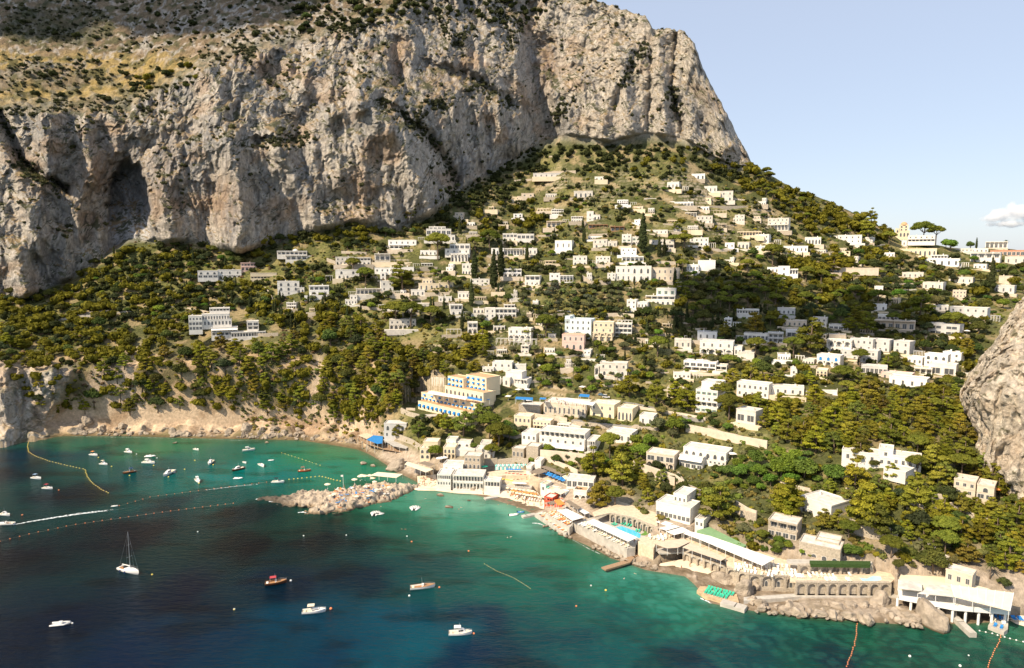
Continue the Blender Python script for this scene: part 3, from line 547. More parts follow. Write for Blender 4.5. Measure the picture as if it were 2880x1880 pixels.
class House:
    def __init__(s, name, loc, rz, wall='white', roof=None):
        s.o = empty(name, loc, rz); s.w = MB(); s.r = MB(); s.c = MB(); s.wm = WALL[wall]; s.rm = roof or M_ROOF; s.wall = wall
    def arcade(s, xa, xb, z0, z1, y, n, th=.4, frac=.72):
        W = (xb-xa)/n; ow = W*frac; hh = min((z1-z0)*.88, (z1-z0)-.25); rr = min(ow/2, hh*.8); b = s.w
        for i in range(n):
            a0 = xa+i*W; a1 = a0+W; c = (a0+a1)/2; sp_ = z0+hh-rr
            arc = [(c-ow/2, z0), (c-ow/2, sp_)]+[(c-ow/2*math.cos(t), sp_+rr*math.sin(t)) for t in [k/8*math.pi for k in range(1, 8)]]+[(c+ow/2, sp_), (c+ow/2, z0)]
            out = [(a0, z0), (a0, sp_)]+[(a0+(a1-a0)*k/8, z1) for k in range(1, 8)]+[(a1, sp_), (a1, z0)]
            m = len(arc); vs = [(p[0], y, p[1]) for p in arc]+[(p[0], y, p[1]) for p in out]+[(p[0], y+th, p[1]) for p in arc]
            fs = [(j, j+1, m+j+1, m+j) for j in range(m-1)]+[(j+1, j, 2*m+j, 2*m+j+1) for j in range(m-1)]
            b.add(vs, [f[::-1] for f in fs])
        b.box(xa, xb, y+.002, y+th, z1-.2, z1)
    def block(s, xa, xb, y, D, z0, z1, rows, parapet=.5, flat=True, roofm=None):
        rows = rows.split('/'); n = len(rows); H = (z1-z0)/n
        for k, rw in enumerate(rows):
            a = z1-(k+1)*H; t = z1-k*H; c = rw[0]; q = int(rw[1:] or 1)
            lo = a if k < n-1 else a-3.0
            if c in 'wdAugbBGvx':
                s.w.box(xa, xb, y, y+D, lo, t)
                if c != 'b':
                    W = (xb-xa)/q
                    for i in range(q):
                        cx = xa+(i+.5)*W
                        if c == 'w' or c == 'u' or c == 'G': ww, hh, zb = min(1.25, W*.5), H*.48, a+H*.25
                        elif c == 'd': ww, hh, zb = min(1.3, W*.55), H*.72, a+.05
                        elif c == 'g': ww, hh, zb = W*.86, H*.66, a+H*.12
                        elif c in 'vx': ww, hh, zb = W*.80, H*.55, a+H*.14
                        else: ww, hh, zb = min(1.9, W*.6), H*.68, a+H*.08
                        if c == 'A' or c == 'B': hh = max(hh, ww*.9)
                        put('window', {'A': WINA, 'B': WINB, 'G': WING}.get(c, WIN), s.o, (cx, y, zb), (ww, 1, hh))
                        if c == 'u': put('awning', AWN, s.o, (cx, y-.02, zb+hh*.35), (ww*1.35, 1.1, hh*.75))
                        if c == 'v': put('awning', AWNW, s.o, (cx, y-.02, zb+hh*.5), (W*.98, 1.8, hh*.6))
            elif c == 'l':
                s.w.box(xa, xb, y+1.9, y+D, lo, t); s.w.box(xa, xb, y-.003, y+1.9, t-.32, t-.001); s.w.box(xa, xb, y, y+1.9, lo, a+.12); s.w.box(xa, xb, y+.03, y+.16, a+.12, a+.85)
                for i in range(q+1): cx = xa+.17+(xb-xa-.34)*i/q; put('column', colmesh(s.wm), s.o, (cx, y+.16, a+.12), (1, 1, t-.44-a))
                for i in range(q): cx = xa+(i+.5)*(xb-xa)/q; put('window', WIN, s.o, (cx, y+1.9, a+.15), ((xb-xa)/q*.66, 1, H*.68))
            elif c == 'a':
                s.w.box(xa, xb, y+1.7, y+D, lo, t); s.w.box(xa, xb, y, y+1.7, lo, a); s.arcade(xa, xb, a, t, y, q); s.w.box(xa, xa+.3, y+.4, y+1.7, a, t); s.w.box(xb-.3, xb, y+.4, y+1.7, a, t); s.w.box(xa+.3, xb-.3, y+.41, y+1.7, t-.2, t-.01)
                for i in range(q): cx = xa+(i+.5)*(xb-xa)/q; put('window', WIN, s.o, (cx, y+1.7, a+.1), (min(1.6, (xb-xa)/q*.5), 1, H*.6))
            elif c == 'p':
                s.pergola(xa, xb, y, min(D, 4), a, t, q)
            if k and c != 'p': s.w.box(xa-.06, xb+.06, y-.09, y+.3, t-.12, t+.06)
        if rows[0][0] != 'p':
            rm = s.r; rm.box(xa+.25, xb-.25, y+.25, y+D-.25, z1-.05, z1+.06)
            if parapet:
                p = parapet
                s.w.box(xa-.08, xb+.08, y-.08, y+.22, z1-.15, z1+p); s.w.box(xa-.08, xb+.08, y+D-.22, y+D+.08, z1-.15, z1+p); s.w.box(xa-.08, xa+.22, y+.22, y+D-.22, z1-.15, z1+p); s.w.box(xb-.22, xb+.08, y+.22, y+D-.22, z1-.15, z1+p)
    def pergola(s, xa, xb, y, D, a, t, q=5):
        b = MB()
        for i in range(q+1):
            cx = xa+(xb-xa)*i/q; b.box(cx-.12, cx+.12, y, y+.24, a-1.5, t); b.box(cx-.12, cx+.12, y+D-.24, y+D, a-1.5, t)
        b.box(xa-.3, xb+.3, y-.1, y+.1, t, t+.2); b.box(xa-.3, xb+.3, y+D-.1, y+D+.1, t, t+.2)
        for i in range(int((xb-xa)/.9)+1): cx = xa+i*.9; b.box(cx-.06, cx+.06, y-.4, y+D+.4, t+.2, t+.32)
        b.build('pergola', [s.wm], s.o)
    def done(s, chim=True, dome=None):
        wl = s.w.build('wall', [s.wm], s.o) if s.w.f else None
        rf = s.r.build('roof', [s.rm], s.o) if s.r.f else None
        if dome: b = MB(); b.dome(dome[0], dome[1], dome[2], dome[3], dome[4], 14, 5); b.build('dome', [dome[5]], rf, True)
        return wl, rf
HOUSES = []
ADJ = {'white': 'white', 'offwhite': 'cream-white', 'bright': 'bright white', 'cream': 'cream', 'yellow': 'yellow', 'pink': 'pink', 'stone': 'stone', 'blue': 'pale blue', 'grey': 'light grey', 'beige': 'beige', 'brick': 'brick-red', 'brown': 'brown timber', 'red': 'red'}
def house(lab, crop, wall, yaw, blocks, roof=None, dep=9.0, name='villa', cat='house', z=None, chim=True, dome=None, dmat=None):
    bl = [(px(crop, b[0], b[1])+px(crop, b[2], b[3])+(b[4], b[5] if len(b) > 5 else 0)) for b in blocks]
    if lab is None and wall == 'white': wall = rnd.choice(['white', 'white', 'offwhite', 'bright'])
    low = max(bl, key=lambda b: b[3]); xc = (low[0]+low[2])/2; yb = low[3]
    X, Y, Z = ground(xc, yb) if z is None else atz(xc, yb, z)
    rz = -math.atan2(X, Y)+R(yaw); h = House(name, (X, Y, Z), rz, wall, roof); d = Y*cp-(Z-CAMH)*sp; s = d/F
    for (x0, y0, x1, y1, rows, dy) in bl:
        Yb = Y+dy; q = s*(Yb/Y); cw = math.cos(R(yaw)); side = abs(math.sin(R(yaw)))*dep*.6
        xa = (x0-xc)*q/max(cw, .6); xb = (x1-xc)*q/max(cw, .6); 
        if yaw < 0: xb -= min(side, (xb-xa)*.3)
        elif yaw > 0: xa += min(side, (xb-xa)*.3)
        z1 = at(xc, y0, Yb)[2]-Z; z0 = at(xc, y1, Yb)[2]-Z; ylow = 0 if dy == 0 else dy
        h.block(xa, xb, ylow, dep, z0, z1, rows, .45 if rows[0] != 'p' else 0)
        OCC.append((x0, y0, x1, y1, Y+dy)); 
        for t in (0.0, .5, 1.0):
            lx = xa+(xb-xa)*t; ly = ylow+dep/2; FOOT.append((X+lx*math.cos(rz)-ly*math.sin(rz), Y+lx*math.sin(rz)+ly*math.cos(rz), max(dep/2, (xb-xa)/4)*.95))
        if chim and rows[0] != 'p' and rnd.random() < .65:
            b = MB(); cx = xa+(xb-xa)*rnd.uniform(.2, .8); cy = ylow+dep*rnd.uniform(.3, .8); ch = rnd.uniform(.9, 1.5); b.box(cx-.35, cx+.35, cy-.35, cy+.35, z1, z1+ch); b.box(cx-.45, cx+.45, cy-.45, cy+.45, z1+ch, z1+ch+.15); h.w.v; b.build('chimney', [h.wm], h.o)
    if lab is None:                                    # garden terrace in front, sometimes a vine pergola beside the house
        wx0 = (low[0]-xc)*s-rnd.uniform(0, 4); wx1 = (low[2]-xc)*s+rnd.uniform(0, 4); tb = MB(); tb.box(wx0, wx1, -rnd.uniform(2.5, 5), -.01, -4, .05); tb.box(wx0, wx1, -5.2, -5, -4, .5) if rnd.random() < .4 else None
        tb.build('terrace', [rnd.choice([WALL['beige'], WALL['stone'], WALL['cream'], h.wm])], h.o)
        if rnd.random() < .38: sd_ = rnd.choice((-1, 1)); h.pergola(*(sorted((( wx1 if sd_ > 0 else wx0), (wx1+5 if sd_ > 0 else wx0-5)))), .5, 3, 0, 2.5, 3)
    dm = None
    if dome: dxx, dyy = px(crop, dome[0], dome[1]); dm = ((dxx-xc)*s, dep/2, at(xc, dyy, Y)[2]-Z, dome[2], dome[3], dmat or h.wm)
    h.done(dome=dm)
    if lab: tag(h.o, lab, cat, None)
    else:
        nr = max(len(b[4].split('/')) for b in bl); cs = ''.join(b[4] for b in bl)
        ft = ' with arches' if 'a' in cs else ' with arched windows' if 'A' in cs else ' with open loggia' if 'l' in cs else ' with wide glass' if 'g' in cs else ' with small windows' if 'w' in cs else ''
        later(h.o, '%s %s villa%s' % (ADJ[wall], {1: 'low', 2: 'two-storey', 3: 'three-storey'}.get(nr, 'tall'), ft), cat, xc, (low[1]+low[3])/2, 'villas on the hillside')
    HOUSES.append(h); return h
W_ = 'white'
house('white villa with roof dome and verandahs, uppermost at left below the cliff', 'A', W_, 0, [(980,348,1240,386,'l7'),(1050,386,1240,432,'l4',-2),(1240,392,1300,430,'g1'),(1300,400,1410,432,'l4')], dome=(1140,346,2.2,2.0))
house('pink two-storey villa with colonnaded porches and red roof terrace', 'A', 'pink', 0, [(645,455,780,522,'l5/a4')], roof=M_ROOFT)
house('long white villa with shell-shaped gables and arcade beside the pink villa', 'A', W_, 0, [(275,528,440,588,'A3/g4'),(440,520,640,608,'w3/a5',1)])
house('ochre terrace house with flower-covered front below the pink villa', 'A', 'cream', 0, [(735,548,960,602,'b/l8')], roof=M_ROOFT)
house('white villa with big arched windows on three floors above the cypresses', 'A', W_, 0, [(980,625,1170,750,'A3/A3/w1'),(1150,682,1212,735,'A2')])
for q in [('A',0,[(1265,665,1440,750,'l4/w3')]),('A',0,[(1505,402,1665,470,'w4/d5')]),('A',0,[(1668,408,1820,470,'l5/A4')]),('A',0,[(1860,372,2000,440,'l3'),(1838,428,2160,452,'p8',-3)]),('A',-8,[(1980,248,2240,290,'w5',2),(1990,290,2170,330,'l4')]),
  ('A',0,[(1505,518,1715,597,'A2/A3')]),('A',0,[(2000,495,2215,562,'A4'),(1862,500,2000,540,'w3',1)]),('A',0,[(1908,542,1960,610,'A1/w1')]),('A',6,[(1910,622,2028,715,'w2/w2')]),('A',0,[(1692,690,1910,745,'l6')]),
  ('B',0,[(800,256,950,276,'g4',4),(775,276,1000,332,'g5'),(790,332,1035,378,'A7',-2)]),('B',-6,[(985,412,1172,458,'g4',3),(945,458,1172,500,'w4'),(1000,500,1160,572,'a5',-3)]),('B',0,[(720,472,870,520,'w4')]),('B',-8,[(1100,592,1212,695,'w3/A4')]),
  ('B',0,[(1470,318,1600,385,'g4/w3'),(1600,322,1755,366,'g4')]),('B',0,[(1365,452,1480,520,'A3')]),('B',0,[(1484,455,1650,520,'l6')]),('B',0,[(1662,452,1782,515,'w3')]),('B',0,[(1475,642,1640,712,'l4/a4')]),('B',-14,[(1945,382,2110,465,'w3')]),
  ('B',0,[(1175,732,1350,800,'w4/w4')]),('B',-10,[(1670,702,1815,792,'l3/w3')]),('B',0,[(1895,682,1990,765,'w2/w2'),(1990,700,2110,765,'l4')]),
  ('B',0,[(635,830,760,890,'w3')]),('B',0,[(580,958,800,1035,'w3/w4')]),('B',8,[(985,968,1105,1062,'l3/A2')]),('B',0,[(440,1102,680,1185,'w5/a6')]),
  ('B',0,[(885,892,1005,940,'w3')]),('B',0,[(1062,852,1165,910,'w3')]),('B',0,[(1200,1000,1300,1040,'A3')]),('B',0,[(1480,965,1580,1000,'l3')]),('B',0,[(960,1190,1090,1235,'p4')]),('B',0,[(1150,1130,1240,1230,'l2/a2')])]:
    house(None, q[0], W_, q[1], q[2])
house('terraced pink-white hotel stepping down the left cliff edge with many balconies', 'A', W_, 0, [(395,862,560,892,'l6',8),(330,914,555,962,'d10',5),(222,928,330,1050,'w4/g4/g4',1),(310,962,572,1008,'d9',3),(400,1036,620,1112,'v5/l6',-1),(562,1085,856,1132,'l12',-3),(700,988,800,1068,'g2/l2',1)], cat='hotel', name='hotel', dep=8)
house('white villa with upstairs portico, arcade below and orange flower bushes before it', 'B', W_, 0, [(1400,1002,1592,1090,'l5/a5'),(1305,1000,1400,1085,'w2/w2',.5)])
house('white villa with tall arched front behind a long white pergola', 'B', W_, -12, [(1520,1182,1740,1292,'w4/a4'),(1425,1278,1800,1312,'p9',-6)])
house('cream classical villa with pediment door and arched windows above stone walls', 'B', 'cream', 0, [(705,772,892,832,'d4'),(892,765,1020,832,'A3',1),(740,735,830,772,'w3',5)])
house('pale blue four-storey block with roof room, beside the pink arcade house', 'C', 'blue', -16, [(480,1098,740,1255,'w5/w5/w4'),(482,1075,545,1100,'b')], dep=11)
house('pink villa with three dark arches below the pale blue block', 'C', 'pink', -8, [(455,1240,665,1308,'w4'),(475,1308,665,1375,'A3',-1)], roof=M_ROOFT)
house('cream villa with big ground-floor arches right of the pale blue block', 'C', 'cream', -6, [(740,1125,928,1220,'w4/w3'),(735,1220,920,1300,'a3',-1)])
house('white villa with three floors of glazed loggias and rooftop pergola', 'C', W_, -4, [(935,1140,1092,1262,'l4/l4/l4'),(960,1108,1092,1140,'p4')])
house('stepped white villa with green shutters on three floors above the olive wood', 'C', W_, -6, [(1305,818,1482,885,'G3',6),(1215,885,1482,922,'l5',2),(1215,922,1492,968,'A6')])
house('large white palace villa with central arched bay and stone base', 'C', W_, 0, [(1085,615,1265,752,'A3/A3'),(945,618,1085,752,'w3/w3',1),(870,680,945,736,'w2/w2')], dep=10)
house('small white villa with square tower high on the right slope', 'C', W_, 0, [(680,115,742,175,'w1'),(742,148,802,196,'A2'),(680,175,742,196,'w1',-.5)])
house('long red-brown timber villa behind vines on the upper slope', 'C', 'brown', 0, [(695,236,870,272,'l5')], roof=M_ROOFT)
house('small red-brown pergola house on the upper slope', 'C', 'brown', 0, [(895,252,1022,300,'l3')], roof=M_ROOFT)
for q in [('C',-10,[(1045,922,1140,1002,'w2/w2'),(1140,942,1240,998,'w3')],W_),('C',-5,[(1270,632,1520,752,'w5/w5')],'beige'),('C',0,[(1592,600,1695,662,'w4'),(1690,562,1842,640,'b',3)],W_),('C',0,[(1000,325,1085,430,'w2/G2/l2'),(1088,348,1175,430,'G2/a2',1)],W_),
  ('C',-6,[(738,372,872,446,'w3/A2'),(872,388,960,442,'w2')],W_),('C',0,[(692,345,820,372,'g6')],W_),('C',0,[(990,452,1132,512,'w3/w2')],W_),('C',0,[(762,526,892,592,'w4/w3')],W_),('C',0,[(1000,526,1195,580,'l5')],W_),('C',0,[(555,522,682,610,'w3/A3')],W_),
  ('C',-4,[(1252,376,1475,452,'w3/l5')],W_),('C',0,[(1620,356,1785,430,'w4/A4')],W_),('C',0,[(1516,96,1600,166,'w2',4),(1580,125,1682,192,'l4'),(1682,157,1822,226,'w4/w3',-1)],W_),('C',0,[(1345,25,1480,62,'A4',1),(1480,30,1648,72,'g6')],W_),
  ('C',0,[(1690,74,1792,106,'A4')],W_),('C',0,[(1722,106,1945,134,'p8')],'beige'),('C',0,[(1225,286,1415,318,'w5')],W_),('C',0,[(1868,230,1950,266,'l2')],'beige'),('C',0,[(2055,300,2265,342,'l8')],'cream'),('C',-12,[(2212,326,2345,402,'w3/w3')],W_),
  ('C',0,[(1940,402,2022,452,'w2')],W_),('C',-8,[(2055,396,2162,458,'A3')],W_),('C',0,[(1555,30,1640,72,'w2',3)],W_),('C',0,[(1480,1286,1628,1366,'w3')],W_),('C',0,[(1690,1216,1862,1286,'w3')],W_),('C',-5,[(2115,1232,2340,1292,'g6')],W_),('C',0,[(2055,1400,2200,1450,'b')],W_),
  ('B',0,[(1868,205,2042,266,'l4')],'beige'),('J',0,[(1310,1185,1600,1215,'w8')],'grey'),('J',0,[(1588,1308,1716,1352,'A4')],W_),('J',0,[(1730,1210,1790,1236,'A2')],W_),('J',-10,[(2225,1246,2310,1298,'w3')],W_),
  ('Q',0,[(62,462,150,498,'A3')],W_),('Q',0,[(148,546,232,592,'w3')],W_),('Q',0,[(218,580,340,645,'w3/A3')],W_),('Q',0,[(0,655,70,685,'w4')],W_)]:
    house(None, q[0], q[3], q[1], q[2])
house('long low white arcade under the dark umbrella pines', 'C', W_, 0, [(2050,1012,2242,1050,'l8'),(2070,1050,2242,1090,'b',-.5)])
house('white villa with four big ground arches and side wing', 'C', W_, -6, [(1712,1300,2012,1430,'w4/a4'),(2012,1342,2085,1424,'w2',1)], dep=11)
D_ = [(-10,[(0,178,188,236,'w5/w4'),(0,236,188,292,'l6',-2)],W_),(0,[(145,432,352,492,'w6')],W_),(0,[(340,352,475,416,'A5')],W_),(-4,[(520,338,642,402,'b'),(642,332,842,406,'w4/w4')],W_),(-6,[(1265,338,1480,396,'w5/l7'),(1218,382,1265,430,'w1')],W_),
 (0,[(1298,454,1515,520,'A6'),(1208,456,1298,492,'b')],'cream'),(-6,[(1490,514,1622,546,'l5',4),(1450,546,1722,606,'A5')],W_),(-8,[(1860,494,2092,592,'l4/A3')],W_),(-8,[(1880,596,1985,642,'w3')],W_),
 (-5,[(2172,526,2345,600,'w3')],W_),(0,[(1232,672,1400,722,'w4')],W_),(-12,[(1660,716,1856,772,'w4')],W_),(-14,[(1420,762,1592,832,'w3')],W_),(-10,[(2065,792,2232,862,'w3')],'grey'),(0,[(2110,706,2212,780,'b')],'beige'),
 (0,[(0,626,98,682,'w3'),(95,616,192,706,'w1/A1',-1),(192,642,262,692,'l3')],W_),(0,[(548,642,662,676,'g1'),(662,632,960,662,'b',1)],'beige'),(-12,[(1675,992,1976,1086,'w5/w4')],'grey'),(0,[(1460,972,1626,1022,'w4')],W_),
 (-16,[(1475,1142,1738,1242,'x2/x2')],'grey'),(0,[(1010,1062,1172,1112,'g5')],W_),(0,[(960,966,1072,1026,'w2')],W_),(-16,[(755,1278,960,1382,'w4/w3')],'grey'),(-16,[(950,1288,1112,1396,'w2/w3')],'grey'),(-20,[(1150,1302,1302,1412,'w2/A2')],'grey'),
 (-6,[(540,1292,752,1400,'a3/A2')],W_),(-8,[(670,1382,832,1462,'w2/w2')],'grey'),(-12,[(842,1386,1002,1492,'w2/w2')],'grey'),(-12,[(1410,1406,1600,1502,'A3/w3'),(1275,1448,1410,1512,'w3')],W_),(-12,[(1600,1402,1758,1502,'w2/w2')],W_),
 (-6,[(402,1086,532,1162,'w3/w3')],W_),(0,[(140,1112,342,1166,'w5')],'beige'),(0,[(0,1226,132,1312,'l3/l3')],'grey'),(0,[(165,1202,262,1262,'g1')],W_),(0,[(980,1112,1312,1192,'l6')],'beige'),(0,[(1858,455,1990,490,'w4')],W_),
 (0,[(1995,392,2160,452,'l5')],W_),(0,[(1700,455,1850,480,'w5')],W_),(0,[(1060,492,1145,530,'w3')],W_),(0,[(560,1150,720,1200,'g4')],W_),(0,[(970,800,1040,870,'w2')],W_),(0,[(90,1000,240,1060,'w4')],'grey'),(0,[(560,1240,700,1282,'b')],'beige')]
for yw, bl, wl in D_: house(None, 'D', wl, yw, bl)  # grey villas here carry the cloud shade as wall colour
house('tower villa with orange dome and arched windows on the skyline', 'D', 'cream', 0, [(1192,238,1262,292,'A2/A2',2),(1160,272,1196,345,'A1/w1',2),(1192,292,1275,348,'A3')], dome=(1227,238,3.3,3.6), dmat=M_ROOFT)
house('long brick-red building at the right skyline', 'D', 'brick', -4, [(2052,470,2345,522,'g9')])
house('white arcade villa with two blue arched windows', 'D', W_, -14, [(450,1428,662,1530,'B3/a3')])
G_ = [(0,[(860,104,1070,172,'g6')],'grey'),(-10,[(1120,208,1432,296,'w4')],W_),(0,[(0,292,312,362,'w5')],W_),(0,[(470,322,622,352,'b')],W_),(0,[(205,128,262,180,'w1')],W_),(-8,[(1480,82,1700,186,'x2')],W_),(0,[(1340,120,1480,182,'l3')],W_)]
for yw, bl, wl in G_: house(None, 'G', wl, yw, bl)
house('pink flat-roofed house with two windows behind a white bungalow', 'G', 'pink', -10, [(1045,168,1302,232,'w4')])
house('white villa with square two-window tower among pines near the rock wall', 'G', W_, 0, [(1030,886,1146,1032,'w1/w2'),(1146,930,1372,1046,'w4'),(725,942,1030,1032,'w3')])
house('round white villa with sunlit terrace roof', 'G', W_, -20, [(1062,1062,1278,1102,'b'),(1130,1102,1278,1202,'g3',.8)])
house('round-ended stone villa below the rock wall with a pale tower', 'G', 'beige', -6, [(1702,1146,1880,1282,'w3/w2'),(1880,1160,2020,1282,'A1/g2',-1)])
house('flat white modern villa with curved wall on a lawn above the arcades', 'G', W_, -34, [(300,1345,642,1492,'b/w4')], dep=13)
F_ = [(-6,[(800,74,1052,188,'w4/A3'),(750,112,800,184,'a1',.5)],W_),(-10,[(1565,62,1862,152,'g5/l4')],W_),(-8,[(1850,98,1962,142,'l2')],W_),(0,[(1470,168,1622,212,'w4')],W_),(-14,[(2050,260,2345,382,'w6/w5')],W_),(-24,[(2042,506,2246,622,'x2')],W_),(-14,[(1160,556,1308,642,'w2')],W_),(-4,[(1410,312,1562,392,'w4/l4')],'cream')]
for yw, bl, wl in F_: house(None, 'F', wl, yw, bl)
house('tall white four-storey block with dark shutters and roof room', 'F', W_, -16, [(1672,322,1890,528,'G4/w4/l4/G4'),(1702,248,1892,322,'b',4)], dep=11)
house('white villa with hillside terraces above the yellow hotel, upper of two', 'E', W_, -10, [(1370,66,1560,112,'w3',2),(1285,112,1400,158,'w3')])
house('small white garden house above the sculptural white villa', 'E', W_, 0, [(1580,88,1682,132,'b')])
house('sculptural white villa with barrel roofs right of the yellow hotel', 'E', W_, -22, [(1480,152,1652,215,'b',3),(1470,205,1560,292,'w1'),(1395,228,1475,292,'g1'),(1560,212,1705,262,'l4',2)])
def inside_x(x, y):
    if y < 560 and x > 1640+(y-420)*2.2: return True
    return x < 1240-(y-430)*2.6 or (y > 740 and x < 1130) or (1690 < x and y > 880) or (1560 < x < 2050 and 640 < y < 750) or (1240 < x < 1480 and 660 < y < 740) or (y > 860 and x < 1500) or (x > 2180 and y > 760)
# ---------------------------------------------------------------- stone retaining walls along the terraces
M_STW = WALL['stone']
def wall_run(lab, crop, pts, h, z=None, th=.6, m=None, name='stone_wall', cat='wall', cap=False):
    W3 = []
    for x, y in pts:
        q = px(crop, x, y); W3.append(ground(*q) if z is None else atz(q[0], q[1], z))
    b = MB()
    for (p, q) in zip(W3[:-1], W3[1:]):
        d = Vector((q[0]-p[0], q[1]-p[1])); L = d.length or 1; n = Vector((-d.y, d.x))/L*th
        b.prism([(p[0], p[1]), (q[0], q[1]), (q[0]+n.x, q[1]+n.y), (p[0]+n.x, p[1]+n.y)], [p[2]-4, q[2]-4, q[2]-4, p[2]-4], [p[2]+h, q[2]+h, q[2]+h, p[2]+h])
    o = b.build(name, [m or M_STW])
    xm, ym = px(crop, *pts[len(pts)//2])
    if lab: tag(o, lab, cat)
    else: later(o, 'stone retaining wall', cat, xm, ym, 'retaining walls on the terraces')
    return o
M_STL = WALL['beige']
for c, pts, h in [('B',[(440,905),(530,912),(620,908)],4.5),('B',[(760,892),(880,893),(985,888)],3.5),('B',[(160,1000),(300,1015),(440,1030)],2.5),('B',[(0,500),(120,506),(230,510)],2.5),('B',[(0,610),(150,622)],1.8),('A',[(1420,440),(1500,470)],3),('A',[(2140,860),(2330,905)],2),
  ('A',[(855,690),(900,740),(925,790)],1.5),('B',[(1240,360),(1400,330)],1.5),('C',[(230,350),(420,345)],2),('C',[(700,345),(900,335)],2.2),('C',[(640,745),(720,800),(900,790)],4.5),('C',[(280,1095),(480,1075)],3),('C',[(800,1080),(960,1075),(1110,1085)],3),('C',[(290,1470),(520,1455),(700,1420)],2),('C',[(1100,1300),(1240,1310)],3),
  ('C',[(1590,700),(1700,695)],3),('C',[(1210,1240),(1490,1250)],1.6),('D',[(540,640),(700,628),(960,655)],1.6),('D',[(1200,800),(1430,800)],3),('D',[(760,440),(1100,430)],2),('D',[(560,1200),(760,1230)],2),('D',[(1830,1160),(1900,1200)],3),('J',[(1310,1210),(1450,1195),(1600,1190)],3.5),('J',[(1180,1245),(1300,1235)],2),('J',[(1420,1075),(1600,1085)],1.5),
  ('C',[(1720,270),(1940,285)],1.8),('C',[(1260,590),(1590,600)],2.4),('C',[(860,600),(1240,605)],2),('C',[(1820,470),(2060,480)],1.8),('Q',[(0,590),(140,585)],1.4),('Q',[(340,640),(440,650)],1.8),('Q',[(180,690),(440,690)],1.6),('F',[(0,280),(300,235),(540,220)],1.6),('F',[(860,210),(960,235)],3),
  ('F',[(1580,700),(1800,745),(2060,810),(2320,860)],4.5),('F',[(1780,680),(1900,735),(2050,765)],2.5),('F',[(1300,1140),(1480,1190)],4),('F',[(1010,470),(1300,520),(1560,560),(1760,600)],2),('G',[(100,1190),(320,1240),(540,1290)],2),('G',[(700,1290),(850,1320),(950,1350)],4),('G',[(1490,1370),(1620,1380)],5),('G',[(1530,1490),(1760,1440)],3),('G',[(1740,1400),(1850,1490),(2000,1540)],1.2),
  ('G',[(2030,1180),(2230,1220)],2),('I',[(480,300),(560,350),(700,385),(920,400)],5),('H',[(1740,400),(1900,440)],4),('L',[(1280,560),(1440,590)],1.5),('L',[(430,620),(560,600),(740,585)],2.2),('L',[(940,430),(1040,435)],1.6),('L',[(1500,745),(1800,748),(1900,742)],2.5),('L',[(1000,540),(1150,545),(1290,560)],.8)]:
    wall_run(None, c, pts, h, m=(M_STW if rnd.random() < .5 else M_STL))
nh = 0
for _ in range(3000):
    if nh >= 62: break
    x, y = rnd.uniform(620, 2240), rnd.uniform(455, 900)
    if inside_x(x, y) or any(b[0]-26 < x*K < b[2]+10 and b[1]-16 < y*K < b[3]+22 for b in OCC): continue
    w_ = rnd.uniform(13, 30); h_ = rnd.uniform(6, 8.5)*(1 if y < 640 else 1.35); u_ = rnd.random(); n_ = rnd.randint(2, 5)
    bl = [(x, y-h_, x+w_, y, 'wldAa'[rnd.randrange(5)]+str(n_))] if u_ < .5 else [(x, y-h_*1.75, x+w_, y, 'wAl'[rnd.randrange(3)]+str(n_)+'/'+'wal'[rnd.randrange(3)]+str(n_))] if u_ < .75 else [(x, y-h_, x+w_, y, 'w%d' % n_), (x+w_*rnd.uniform(.1, .5), y-h_*1.9, x+w_, y-h_, 'w2', 2)]
    if any(b[0] < (x+w_)*K and b[2] > x*K and b[1]-6 < y*K < b[3]+16 for b in OCC): continue
    house(None, 'X', rnd.choice(['white', 'white', 'white', 'beige', 'cream']), rnd.uniform(-14, 8), bl); nh += 1
for _ in range(120):
    x, y = rnd.uniform(880, 2230), rnd.uniform(430, 960)
    if y < 560 and x > 1640+(y-420)*2.2: continue
    if x < 1240-(y-430)*1.6 or (1690 < x and y > 900) or (1560 < x < 2050 and 620 < y < 750) or any(b[0]-20 < x*K < b[2]+20 and b[1]-10 < y*K < b[3]+14 for b in OCC): continue
    w_ = rnd.uniform(16, 44); wall_run(None, 'X', [(x, y), (x+w_*.5, y+rnd.uniform(-1.2, 1.2)), (x+w_, y+rnd.uniform(-2, 2))], rnd.uniform(.9, 2.2), m=rnd.choice([M_STW, M_STL, M_STL, WALL['offwhite']]))
# ================================================================ THE SHORE CLUBS
M_SAND = mat('sand', (.74,.62,.47), .95, .12, .3); M_TILE = mat('terrace_tiles', (.66,.53,.38), .9, .2, .8); M_CONC = mat('concrete', (.50,.46,.40), .9, .22, .5, bump=.3); M_TURF = mat('turf', (.13,.26,.05), .95, .2, 1); M_COURT = mat('green_court', (.22,.36,.18), .9, .12, .4)
M_POOL = mat('pool_water', (.10,.52,.72), .08, .08, .5, spec=.5); M_RED = WALL['red']; M_ORANGE = mat('orange_canvas', (.80,.28,.07), .85, .15, 2); M_YEL = mat('yellow_canvas', (.80,.62,.12), .85, .1, 1); M_GREENC = mat('green_canvas', (.04,.42,.26), .85, .1, 1); M_BROWNR = mat('brown_matting', (.25,.20,.15), .95, .25, 1.5)
M_WHITE = mat('white_paint', (.84,.82,.78), .5, .05, .5); M_TURQ = mat('turquoise_paint', (.25,.60,.58), .7, .08, 1); M_CREAMC = mat('cream_canvas', (.78,.68,.50), .9, .08, .5)
def slab(name, lab, cat, pts, z, th, m, kind=None, group=None):
    b = MB(); b.prism([(p[0], p[1]) for p in pts], [zz-th for zz in ([z]*len(pts) if not isinstance(z, list) else z)], z if not isinstance(z, list) else z)
    o = b.build(name, [m]); tag(o, lab, cat, group, kind); return o
